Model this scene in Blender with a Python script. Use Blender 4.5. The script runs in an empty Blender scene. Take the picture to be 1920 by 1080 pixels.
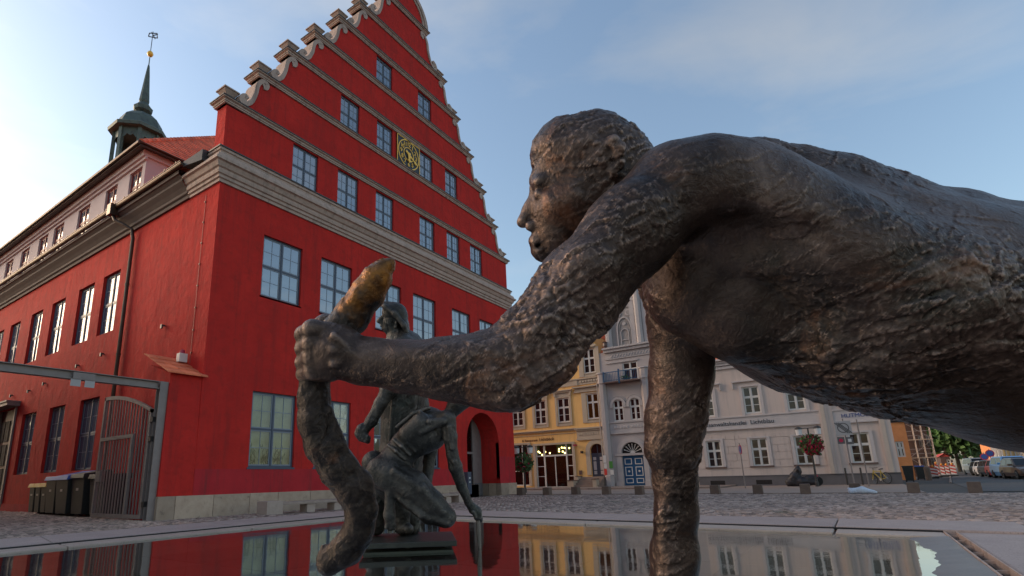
import bpy, bmesh, math, random
import numpy as np
from mathutils import Matrix, Vector

random.seed(7); RNG = np.random.default_rng(7)
scene = bpy.context.scene
COL = scene.collection
R = math.radians

# ------------------------------------------------------------------ camera
# world: x along the front of the town hall, y along its long side, z up
FPX, PPX, PPY = 1019.7, 867.0, 654.4
ROLL, PITCH, YAW, EYE = -0.02513, 0.23437, 0.6176, 1.0
def cam_axes():
    fh = np.array([math.cos(YAW), math.sin(YAW), 0]); rt = np.array([math.sin(YAW), -math.cos(YAW), 0]); up = np.array([0, 0, 1.0])
    f = fh*math.cos(PITCH)+up*math.sin(PITCH); u = up*math.cos(PITCH)-fh*math.sin(PITCH)
    return rt*math.cos(ROLL)+u*math.sin(ROLL), u*math.cos(ROLL)-rt*math.sin(ROLL), f
CR, CU, CF = cam_axes()
OEYE = np.array([0, 0, EYE])
def ray(px, py): return CR*(px-PPX)/FPX - CU*(py-PPY)/FPX + CF
def on_z(px, py, z=0.0): d = ray(px, py); return OEYE+d*((z-EYE)/d[2])
def on_x(px, py, x): d = ray(px, py); return OEYE+d*(x/d[0])
def on_y(px, py, y): d = ray(px, py); return OEYE+d*(y/d[1])

cam_data = bpy.data.cameras.new('camera'); cam = bpy.data.objects.new('camera', cam_data); COL.objects.link(cam)
cam_data.sensor_width = 36; cam_data.lens = FPX/1920*36
cam_data.shift_x = (960-PPX)/1920; cam_data.shift_y = (PPY-540)/1920
cam_data.clip_start = 0.05; cam_data.clip_end = 3000
m = Matrix.Identity(4)
for i in range(3): m[i][0] = CR[i]; m[i][1] = CU[i]; m[i][2] = -CF[i]
m[2][3] = EYE
cam.matrix_world = m
scene.camera = cam

# ------------------------------------------------------------------ light
SUN_EL, SUN_AZ = R(21), math.atan2(0.94, -0.33)      # low evening sun behind the left edge of the picture
sd = Vector((math.cos(SUN_EL)*math.cos(SUN_AZ), math.cos(SUN_EL)*math.sin(SUN_AZ), math.sin(SUN_EL)))
world = bpy.data.worlds.new('World'); scene.world = world; world.use_nodes = True
wn, wl = world.node_tree.nodes, world.node_tree.links
bg = wn['Background']
sky = wn.new('ShaderNodeTexSky'); sky.sky_type = 'NISHITA'; sky.sun_disc = False
sky.sun_elevation = SUN_EL; sky.sun_rotation = math.pi/2-SUN_AZ
sky.air_density = 1.5; sky.dust_density = 1.7; sky.ozone_density = 3.0; sky.altitude = 0
tc = wn.new('ShaderNodeTexCoord')
mp = wn.new('ShaderNodeMapping'); mp.inputs['Scale'].default_value = (1.0, 1.0, 2.6)
nz = wn.new('ShaderNodeTexNoise'); nz.inputs['Scale'].default_value = 1.7; nz.inputs['Detail'].default_value = 6; nz.inputs['Roughness'].default_value = 0.55; nz.inputs['Distortion'].default_value = 0.4
rmp = wn.new('ShaderNodeValToRGB'); rmp.color_ramp.elements[0].position = 0.47; rmp.color_ramp.elements[1].position = 0.70
rmp.color_ramp.elements[0].color = (0.16, 0.16, 0.16, 1); rmp.color_ramp.elements[1].color = (0.85, 0.85, 0.85, 1)
bw = wn.new('ShaderNodeHueSaturation'); bw.inputs['Saturation'].default_value = 0.40; bw.inputs['Value'].default_value = 1.05
mx = wn.new('ShaderNodeMixRGB')
wl.new(tc.outputs['Generated'], mp.inputs['Vector']); wl.new(mp.outputs['Vector'], nz.inputs['Vector'])
wl.new(nz.outputs['Fac'], rmp.inputs['Fac']); wl.new(sky.outputs['Color'], bw.inputs['Color'])
wl.new(rmp.outputs['Color'], mx.inputs['Fac']); wl.new(sky.outputs['Color'], mx.inputs['Color1']); wl.new(bw.outputs['Color'], mx.inputs['Color2'])
wl.new(mx.outputs['Color'], bg.inputs['Color']); bg.inputs['Strength'].default_value = 0.10
sun_d = bpy.data.lights.new('sun', 'SUN'); sun = bpy.data.objects.new('sun', sun_d); COL.objects.link(sun)
sun_d.energy = 0.8; sun_d.angle = R(25); sun_d.color = (1.0, 0.67, 0.40)
sun.rotation_euler = (-sd).to_track_quat('-Z', 'Y').to_euler()
scene.view_settings.view_transform = 'Standard'; scene.view_settings.look = 'None'
scene.view_settings.exposure = 1.12; scene.view_settings.gamma = 1.0
scene.view_settings.use_curve_mapping = False
scene.cycles.max_bounces = 8; scene.cycles.transparent_max_bounces = 12

# ------------------------------------------------------------------ materials
def mat(name, base, rough=0.7, metal=0.0, var=None, bump=None, stain=None, rnd=0.0, island=0.0, emit=None, spec=None, coat=0.0, streak=None):
    """principled material; var=(scale, other colour, amount), stain=(scale, colour, lo, hi), bump=[(scale, dist, detail)]"""
    M = bpy.data.materials.new(name); M.use_nodes = True
    n, l = M.node_tree.nodes, M.node_tree.links
    p = n['Principled BSDF']; p.inputs['Roughness'].default_value = rough; p.inputs['Metallic'].default_value = metal
    if spec is not None: p.inputs['Specular IOR Level'].default_value = spec
    if coat: p.inputs['Coat Weight'].default_value = coat; p.inputs['Coat Roughness'].default_value = 0.05
    t = n.new('ShaderNodeTexCoord'); co = t.outputs['Object']
    rgb = n.new('ShaderNodeRGB'); rgb.outputs[0].default_value = (*base, 1); c = rgb.outputs[0]
    def mix(fac, a, b, mode='MIX'):
        x = n.new('ShaderNodeMixRGB'); x.blend_type = mode
        if hasattr(fac, 'is_linked'): l.new(fac, x.inputs['Fac'])
        else: x.inputs['Fac'].default_value = fac
        l.new(a, x.inputs['Color1'])
        if hasattr(b, 'is_linked'): l.new(b, x.inputs['Color2'])
        else: x.inputs['Color2'].default_value = (*b, 1)
        return x.outputs['Color']
    def ramp(s, lo, hi, a=0.0, b=1.0):
        r = n.new('ShaderNodeMapRange'); l.new(s, r.inputs['Value'])
        r.inputs['From Min'].default_value = lo; r.inputs['From Max'].default_value = hi
        r.inputs['To Min'].default_value = a; r.inputs['To Max'].default_value = b
        return r.outputs['Result']
    def noise(sc, det=5, rg=0.6, vec=None, dist=0.0):
        x = n.new('ShaderNodeTexNoise'); x.inputs['Scale'].default_value = sc; x.inputs['Detail'].default_value = det; x.inputs['Roughness'].default_value = rg
        x.inputs['Distortion'].default_value = dist
        l.new(vec if vec is not None else co, x.inputs['Vector']); return x.outputs['Fac']
    if var: c = mix(ramp(noise(var[0]), 0.3, 0.7, 0, var[2]), c, var[1])
    if stain: c = mix(ramp(noise(stain[0], 7, 0.65), stain[2], stain[3]), c, stain[1])
    if streak:
        mpn = n.new('ShaderNodeMapping'); mpn.inputs['Scale'].default_value = (1.0, 1.0, 0.07); l.new(co, mpn.inputs['Vector'])
        sf = noise(streak[0], 6, 0.7, mpn.outputs['Vector']); c = mix(ramp(sf, 0.50, 0.74, 0, streak[2]), c, streak[1])
    if rnd:
        oi = n.new('ShaderNodeObjectInfo'); hs = n.new('ShaderNodeHueSaturation')
        l.new(ramp(oi.outputs['Random'], 0, 1, 1-rnd, 1+rnd), hs.inputs['Value']); l.new(c, hs.inputs['Color']); c = hs.outputs['Color']
    if island:
        g = n.new('ShaderNodeNewGeometry'); hs = n.new('ShaderNodeHueSaturation')
        l.new(ramp(g.outputs['Random Per Island'], 0, 1, 1-island, 1+island), hs.inputs['Value']); l.new(c, hs.inputs['Color']); c = hs.outputs['Color']
    l.new(c, p.inputs['Base Color'])
    last = None
    for b in (bump or []):
        bn = n.new('ShaderNodeBump'); bn.inputs['Distance'].default_value = b[1]; bn.inputs['Strength'].default_value = 1.0
        l.new(noise(b[0], b[2]), bn.inputs['Height'])
        if last: l.new(last, bn.inputs['Normal'])
        last = bn.outputs['Normal']
    if last: l.new(last, p.inputs['Normal'])
    if emit: p.inputs['Emission Color'].default_value = (*emit[0], 1); p.inputs['Emission Strength'].default_value = emit[1]
    return M

def glass_mat(name, tint, refl, body, see):
    """window glass: see = share of what lies behind, the rest a dark body; mirror share rises with the angle"""
    M = bpy.data.materials.new(name); M.use_nodes = True
    n, l = M.node_tree.nodes, M.node_tree.links; n.clear()
    o = n.new('ShaderNodeOutputMaterial'); d = n.new('ShaderNodeBsdfDiffuse'); d.inputs['Color'].default_value = (*body, 1)
    tr = n.new('ShaderNodeBsdfTransparent'); tr.inputs['Color'].default_value = (*tint, 1)
    gl = n.new('ShaderNodeBsdfGlossy'); gl.inputs['Roughness'].default_value = 0.015; gl.inputs['Color'].default_value = (0.93, 0.96, 1, 1)
    fr = n.new('ShaderNodeFresnel'); fr.inputs['IOR'].default_value = refl
    t = n.new('ShaderNodeTexCoord'); nz = n.new('ShaderNodeTexNoise'); nz.inputs['Scale'].default_value = 1.4; nz.inputs['Detail'].default_value = 1
    bp = n.new('ShaderNodeBump'); bp.inputs['Distance'].default_value = 0.012; l.new(t.outputs['Object'], nz.inputs['Vector']); l.new(nz.outputs['Fac'], bp.inputs['Height']); l.new(bp.outputs['Normal'], gl.inputs['Normal'])
    m1 = n.new('ShaderNodeMixShader'); m1.inputs['Fac'].default_value = see; l.new(d.outputs[0], m1.inputs[1]); l.new(tr.outputs[0], m1.inputs[2])
    m2 = n.new('ShaderNodeMixShader'); l.new(fr.outputs[0], m2.inputs['Fac']); l.new(m1.outputs[0], m2.inputs[1]); l.new(gl.outputs[0], m2.inputs[2])
    l.new(m2.outputs[0], o.inputs['Surface'])
    return M

MT = {}
MT['red'] = mat('red_plaster', (0.60, 0.034, 0.026), 0.85, var=(0.55, (0.44, 0.026, 0.022), 0.9), stain=(2.6, (0.36, 0.030, 0.024), 0.50, 0.78), bump=[(1.6, 0.045, 3), (5.0, 0.02, 4), (40, 0.004, 4)], spec=0.12, streak=(3.2, (0.27, 0.030, 0.026), 0.75))
MT['redband'] = mat('red_plaster_lower_band', (0.52, 0.034, 0.040), 0.8, var=(1.3, (0.38, 0.026, 0.032), 0.8), stain=(3.1, (0.28, 0.034, 0.04), 0.6, 0.75), bump=[(4.0, 0.012, 4), (40, 0.003, 4)], spec=0.12, streak=(4, (0.22, 0.04, 0.04), 0.8))
MT['trim'] = mat('stone_grey_trim', (0.48, 0.345, 0.28), 0.75, var=(2.0, (0.37, 0.26, 0.205), 0.7), stain=(4, (0.16, 0.12, 0.10), 0.62, 0.8), bump=[(25, 0.004, 4)], streak=(5, (0.17, 0.125, 0.105), 0.8))
MT['lead'] = mat('dark_sheet_metal', (0.055, 0.050, 0.050), 0.5, 0.6, var=(3, (0.10, 0.09, 0.085), 0.5))
MT['gutter'] = mat('brown_gutter_metal', (0.10, 0.060, 0.040), 0.45, 0.7, var=(2.5, (0.05, 0.034, 0.03), 0.8))
MT['frame'] = mat('blue_grey_window_paint', (0.055, 0.070, 0.105), 0.5, var=(5, (0.045, 0.055, 0.085), 0.4))
MT['sash'] = mat('light_grey_sash_paint', (0.20, 0.225, 0.265), 0.5)
MT['glass'] = glass_mat('window_glass', (0.9, 0.9, 0.9), 3.0, (0.05, 0.062, 0.08), 0.0)
MT['sideglass'] = glass_mat('side_window_glass', (0.9, 0.9, 0.9), 1.3, (0.085, 0.105, 0.14), 0.0)
MT['clear'] = glass_mat('clear_window_glass', (0.82, 0.86, 0.84), 1.45, (0.02, 0.02, 0.02), 0.92)
MT['darkglass'] = glass_mat('dark_window_glass', (0.9, 0.9, 0.9), 1.5, (0.035, 0.018, 0.016), 0.0)
MT['plinth'] = mat('sandstone_plinth', (0.46, 0.34, 0.25), 0.8, var=(3, (0.34, 0.235, 0.165), 0.8), stain=(6, (0.15, 0.11, 0.09), 0.6, 0.8), rnd=0.22, bump=[(14, 0.01, 5)])
MT['tile'] = mat('orange_roof_tile', (0.78, 0.20, 0.085), 0.75, var=(4, (0.62, 0.13, 0.06), 0.7), island=0.25, bump=[(20, 0.005, 3)])
MT['attic'] = mat('pale_mauve_render', (0.56, 0.46, 0.46), 0.85, var=(1.2, (0.48, 0.39, 0.39), 0.6), bump=[(20, 0.005, 3)])
MT['redwood'] = mat('dark_red_window_paint', (0.24, 0.030, 0.024), 0.5)
MT['copper'] = mat('weathered_copper', (0.085, 0.10, 0.095), 0.6, 0.5, var=(1.8, (0.13, 0.17, 0.13), 0.7), stain=(3, (0.05, 0.045, 0.045), 0.55, 0.7))
MT['gold'] = mat('gilding', (1.0, 0.56, 0.07), 0.35, 0.15)
MT['black'] = mat('black_paint', (0.012, 0.012, 0.014), 0.45)
MT['steel'] = mat('grey_painted_steel', (0.25, 0.205, 0.19), 0.55, 0.15, var=(4, (0.18, 0.145, 0.135), 0.7), stain=(9, (0.12, 0.06, 0.04), 0.66, 0.78))
MT['bin'] = mat('black_bin_plastic', (0.018, 0.018, 0.018), 0.5, var=(6, (0.03, 0.03, 0.03), 0.5))
MT['binyellow'] = mat('yellow_bin_lid', (0.78, 0.42, 0.03), 0.5, var=(6, (0.6, 0.32, 0.03), 0.6))
MT['binblue'] = mat('blue_bin_lid', (0.06, 0.14, 0.50), 0.45, var=(6, (0.05, 0.11, 0.38), 0.6))
MT['granite'] = mat('granite_slab', (0.37, 0.28, 0.245), 0.6, var=(2.2, (0.27, 0.20, 0.18), 0.7), stain=(90, (0.17, 0.13, 0.12), 0.56, 0.62), rnd=0.08, bump=[(60, 0.003, 4)])
MT['beige'] = mat('beige_granite_edge', (0.40, 0.31, 0.25), 0.55, var=(3, (0.30, 0.22, 0.17), 0.7), stain=(80, (0.2, 0.15, 0.13), 0.58, 0.64), rnd=0.08, bump=[(60, 0.003, 4)])
MT['apron'] = mat('wet_granite_apron', (0.19, 0.16, 0.145), 0.42, var=(2.6, (0.11, 0.09, 0.085), 0.9), stain=(1.7, (0.30, 0.22, 0.13), 0.58, 0.72), bump=[(70, 0.003, 4)])
MT['pooltile'] = mat('pool_floor_granite', (0.50, 0.35, 0.28), 0.4, var=(1.5, (0.38, 0.26, 0.20), 0.8), stain=(120, (0.13, 0.10, 0.09), 0.54, 0.64), rnd=0.15, bump=[(60, 0.002, 3)])
MT['joint_and_shade'] = mat('dark_joint_and_shade', (0.012, 0.010, 0.010), 0.9)
MT['cobble'] = mat('granite_cobble', (0.42, 0.30, 0.24), 0.7, var=(0.35, (0.26, 0.185, 0.15), 0.9), stain=(0.8, (0.12, 0.11, 0.07), 0.58, 0.72), island=0.5, bump=[(50, 0.006, 3)])
MT['ground'] = mat('sandy_cobble_joints', (0.085, 0.07, 0.062), 0.95, var=(0.6, (0.06, 0.052, 0.046), 0.8), bump=[(12, 0.02, 5)])
MT['paving'] = mat('brown_paving', (0.32, 0.225, 0.17), 0.8, var=(0.7, (0.24, 0.17, 0.14), 0.8), stain=(3, (0.10, 0.09, 0.06), 0.62, 0.75), rnd=0.12, bump=[(20, 0.006, 4)])
MT['asphalt'] = mat('asphalt', (0.085, 0.075, 0.072), 0.85, var=(0.5, (0.065, 0.06, 0.058), 0.8), bump=[(60, 0.004, 3)])
MT['bollard'] = mat('brown_stone_block', (0.165, 0.105, 0.075), 0.8, var=(5, (0.11, 0.07, 0.055), 0.8), rnd=0.18, bump=[(18, 0.012, 4)])
MT['concrete'] = mat('bench_concrete', (0.46, 0.35, 0.29), 0.75, var=(5, (0.36, 0.27, 0.22), 0.7), bump=[(30, 0.004, 4)])
MT['plank'] = mat('weathered_bench_wood', (0.36, 0.27, 0.22), 0.7, var=(6, (0.25, 0.18, 0.15), 0.7), rnd=0.1)
MT['yellow'] = mat('yellow_plaster', (0.86, 0.52, 0.19), 0.85, var=(0.8, (0.78, 0.44, 0.15), 0.6), bump=[(30, 0.004, 3)], streak=(2.5, (0.50, 0.27, 0.10), 0.6))
MT['ytrim'] = mat('cream_stone_trim', (0.50, 0.40, 0.30), 0.75, var=(2, (0.42, 0.33, 0.25), 0.6), bump=[(9, 0.01, 4)])
MT['white'] = mat('white_window_paint', (0.66, 0.62, 0.58), 0.5)
MT['bluegrey'] = mat('blue_grey_plaster', (0.45, 0.395, 0.38), 0.85, var=(0.9, (0.38, 0.335, 0.325), 0.6), bump=[(30, 0.004, 3)])
MT['bgtrim'] = mat('pale_grey_plaster', (0.49, 0.435, 0.415), 0.8, var=(1.4, (0.33, 0.32, 0.335), 0.6), bump=[(14, 0.006, 3)])
MT['warmgrey'] = mat('warm_grey_plaster', (0.31, 0.28, 0.265), 0.85, var=(1, (0.25, 0.225, 0.215), 0.6), bump=[(20, 0.006, 3)])
MT['grey'] = mat('grey_plaster', (0.60, 0.49, 0.435), 0.85, var=(0.7, (0.52, 0.425, 0.375), 0.7), bump=[(30, 0.004, 3)], streak=(2.5, (0.36, 0.31, 0.29), 0.6))
MT['greytrim'] = mat('light_grey_trim', (0.55, 0.48, 0.455), 0.75, var=(2, (0.40, 0.38, 0.39), 0.5))
MT['greybase'] = mat('dark_grey_plinth', (0.15, 0.135, 0.14), 0.85, var=(1.2, (0.11, 0.10, 0.10), 0.8), bump=[(20, 0.006, 3)])
MT['cream'] = mat('cream_pilaster_paint', (0.52, 0.43, 0.36), 0.8, var=(1.5, (0.44, 0.36, 0.30), 0.6))
MT['sill'] = mat('brown_sill_metal', (0.13, 0.075, 0.062), 0.5)
MT['bluedoor'] = mat('blue_door_paint', (0.008, 0.085, 0.20), 0.45, var=(4, (0.008, 0.065, 0.15), 0.6))
MT['slate'] = mat('slate_blue_door_paint', (0.055, 0.065, 0.095), 0.5)
MT['orangeblind'] = mat('orange_blind', (0.55, 0.17, 0.02), 0.8, var=(5, (0.42, 0.12, 0.015), 0.5))
MT['interior'] = mat('shop_interior_brown', (0.13, 0.045, 0.028), 0.8, var=(2, (0.05, 0.025, 0.02), 0.9))
MT['teal'] = mat('teal_interior_panel', (0.07, 0.16, 0.15), 0.8)
MT['dark'] = mat('dark_interior', (0.020, 0.016, 0.015), 0.9)
MT['curtain'] = mat('pale_curtain', (0.78, 0.72, 0.50), 0.9, var=(4, (0.55, 0.52, 0.36), 0.7))
MT['warmroom'] = mat('warm_interior', (0.62, 0.32, 0.15), 0.9, var=(3, (0.2, 0.1, 0.06), 0.8))
MT['bulb'] = mat('warm_lamp_glass', (1, 0.75, 0.35), 0.4, emit=((1.0, 0.66, 0.22), 6.0))
MT['lettering'] = mat('brown_lettering', (0.13, 0.045, 0.018), 0.7)
MT['lettergrey'] = mat('dark_grey_lettering', (0.04, 0.036, 0.042), 0.7)
MT['letterblue'] = mat('blue_lettering', (0.035, 0.06, 0.22), 0.6)
MT['lamp'] = mat('white_lantern_glass', (0.72, 0.68, 0.66), 0.35)
MT['leaf'] = mat('leaf_green', (0.060, 0.125, 0.028), 0.7, island=0.55)
MT['leafdark'] = mat('leaf_dark_green', (0.05, 0.10, 0.028), 0.75, island=0.6)
MT['pink'] = mat('pink_red_blossom', (0.42, 0.012, 0.05), 0.7, island=0.6)
MT['bark'] = mat('bark', (0.09, 0.065, 0.05), 0.9, var=(6, (0.05, 0.036, 0.03), 0.7), bump=[(20, 0.02, 4)])
MT['tarp'] = mat('black_tarpaulin', (0.022, 0.018, 0.022), 0.5, var=(3, (0.04, 0.032, 0.036), 0.6), bump=[(7, 0.03, 3)])
MT['bag'] = mat('white_plastic_bag', (0.66, 0.68, 0.72), 0.4, var=(7, (0.32, 0.42, 0.6), 0.45), bump=[(14, 0.02, 3)])
MT['signgrey'] = mat('sign_back_grey', (0.40, 0.37, 0.36), 0.5, var=(6, (0.33, 0.3, 0.3), 0.5))
MT['signdark'] = mat('sign_dark_grey', (0.10, 0.09, 0.09), 0.5)
MT['signred'] = mat('sign_red', (0.40, 0.02, 0.06), 0.5)
MT['signblue'] = mat('sign_blue', (0.03, 0.08, 0.30), 0.5)
MT['orange'] = mat('orange_brick_render', (0.85, 0.33, 0.12), 0.85, var=(1.1, (0.66, 0.22, 0.08), 0.8), bump=[(8, 0.02, 4)])
MT['brickdark'] = mat('dark_brown_brick', (0.11, 0.06, 0.05), 0.9, var=(1.3, (0.06, 0.04, 0.04), 0.8))
MT['scaffold'] = mat('scaffold_metal', (0.28, 0.22, 0.20), 0.5, 0.5)
MT['barrier_white'] = mat('barrier_white', (0.65, 0.58, 0.54), 0.6)
MT['barrier_red'] = mat('barrier_red', (0.48, 0.05, 0.03), 0.6)
MT['barrier_orange'] = mat('barrier_lamp_orange', (0.7, 0.25, 0.03), 0.4)
MT['rubber'] = mat('tyre_rubber', (0.012, 0.012, 0.012), 0.8)
MT['carglass'] = mat('car_glass', (0.012, 0.016, 0.020), 0.12, 0.0, spec=0.4)
MT['headlight'] = mat('headlight_glass', (0.55, 0.55, 0.58), 0.15)
MT['rim'] = mat('alloy_rim', (0.35, 0.35, 0.36), 0.35, 0.8)
for nm, c in (('blue', (0.13, 0.32, 0.60)), ('carred', (0.65, 0.02, 0.02)), ('dark', (0.022, 0.026, 0.034)), ('silver', (0.40, 0.40, 0.42)), ('brown', (0.10, 0.06, 0.045)), ('van', (0.55, 0.52, 0.50))):
    MT['car_'+nm] = mat('car_paint_'+nm, c, 0.38, 0.1, coat=0.25)
MT['bikeyellow'] = mat('yellow_bike_paint', (0.42, 0.30, 0.03), 0.4)
MT['paper'] = mat('paper_white', (0.62, 0.60, 0.58), 0.7)
MT['greenposter'] = mat('green_poster', (0.05, 0.22, 0.04), 0.6)
MT['redposter'] = mat('red_poster', (0.62, 0.04, 0.03), 0.6)
MT['yellowhouse2'] = mat('ochre_plaster', (0.58, 0.36, 0.13), 0.85, var=(0.5, (0.48, 0.28, 0.10), 0.6))
MT['greyhouse2'] = mat('grey_house_plaster', (0.30, 0.27, 0.26), 0.85)
MT['slab'] = mat('bronze_green_plate', (0.065, 0.062, 0.052), 0.45, 0.7, var=(5, (0.035, 0.034, 0.03), 0.8), bump=[(25, 0.006, 4)])
MT['mossstone'] = mat('mossy_stone_base', (0.060, 0.060, 0.036), 0.7, var=(4, (0.032, 0.034, 0.024), 0.8), bump=[(20, 0.006, 4)])

def bronze(name, dark, mid, worn, green, gold=None, scale=1.0, bumpd=0.0027):
    M = bpy.data.materials.new(name); M.use_nodes = True
    n, l = M.node_tree.nodes, M.node_tree.links; p = n['Principled BSDF']
    t = n.new('ShaderNodeTexCoord'); co = t.outputs['Object']
    def noise(sc, det=6, rg=0.6, dist=0.0):
        x = n.new('ShaderNodeTexNoise'); x.inputs['Scale'].default_value = sc*scale; x.inputs['Detail'].default_value = det; x.inputs['Roughness'].default_value = rg; x.inputs['Distortion'].default_value = dist
        l.new(co, x.inputs['Vector']); return x.outputs['Fac']
    def mrange(s, a, b, c=0.0, d=1.0):
        r = n.new('ShaderNodeMapRange'); l.new(s, r.inputs['Value'])
        for k, v in (('From Min', a), ('From Max', b), ('To Min', c), ('To Max', d)): r.inputs[k].default_value = v
        return r.outputs['Result']
    def mix(f, a, b):
        x = n.new('ShaderNodeMixRGB'); l.new(f, x.inputs['Fac'])
        for s, k in ((a, 'Color1'), (b, 'Color2')):
            if hasattr(s, 'is_linked'): l.new(s, x.inputs[k])
            else: x.inputs[k].default_value = (*s, 1)
        return x.outputs['Color']
    g = n.new('ShaderNodeNewGeometry')
    c = mix(mrange(noise(7), 0.35, 0.65), dark, mid)
    c = mix(mrange(noise(2.2, 4), 0.56, 0.72, 0, 0.55), c, green)
    c = mix(mrange(noise(3.1, 5, 0.6, 1.0), 0.60, 0.74, 0, 0.5), c, worn)
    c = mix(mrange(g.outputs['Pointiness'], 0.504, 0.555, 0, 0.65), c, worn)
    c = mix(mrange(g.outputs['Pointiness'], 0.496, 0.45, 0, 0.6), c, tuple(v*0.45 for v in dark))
    c = mix(mrange(noise(4.3, 6, 0.65, 0.8), 0.60, 0.70, 0, 0.55), c, tuple(0.55*a_ for a_ in (0.50, 0.21, 0.11)) if not scale < 1 else green)
    if gold:
        s = n.new('ShaderNodeSeparateXYZ'); l.new(co, s.inputs[0])
        a = n.new('ShaderNodeMath'); a.operation = 'ADD'; l.new(s.outputs['Z'], a.inputs[0]); l.new(mrange(noise(16), 0.3, 0.7, -0.05, 0.05), a.inputs[1])
        c = mix(mrange(a.outputs[0], gold[0], gold[1]), c, mix(mrange(noise(22), 0.4, 0.66), gold[2], gold[3]))
    l.new(c, p.inputs['Base Color'])
    p.inputs['Metallic'].default_value = 0.7
    l.new(mrange(noise(14), 0.3, 0.7, 0.27, 0.48), p.inputs['Roughness'])
    last = None
    for sc, d, det, ds in ((55, bumpd, 5, 1.6), (150, bumpd*0.4, 4, 0.6)):
        b = n.new('ShaderNodeBump'); b.inputs['Distance'].default_value = d
        l.new(noise(sc, det, 0.6, ds), b.inputs['Height'])
        if last: l.new(last, b.inputs['Normal'])
        last = b.outputs['Normal']
    l.new(last, p.inputs['Normal'])
    return M
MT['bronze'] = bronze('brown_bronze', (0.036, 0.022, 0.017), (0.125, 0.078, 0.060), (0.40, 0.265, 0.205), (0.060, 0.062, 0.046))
MT['eelbronze'] = bronze('eel_bronze', (0.022, 0.015, 0.012), (0.050, 0.034, 0.028), (0.12, 0.08, 0.06), (0.035, 0.036, 0.030), gold=(0.055, 0.115, (0.32, 0.12, 0.022), (0.09, 0.042, 0.016)))
MT['greenbronze'] = bronze('green_brown_bronze', (0.032, 0.027, 0.023), (0.085, 0.072, 0.061), (0.22, 0.18, 0.15), (0.052, 0.063, 0.052), scale=0.8, bumpd=0.006)

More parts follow.
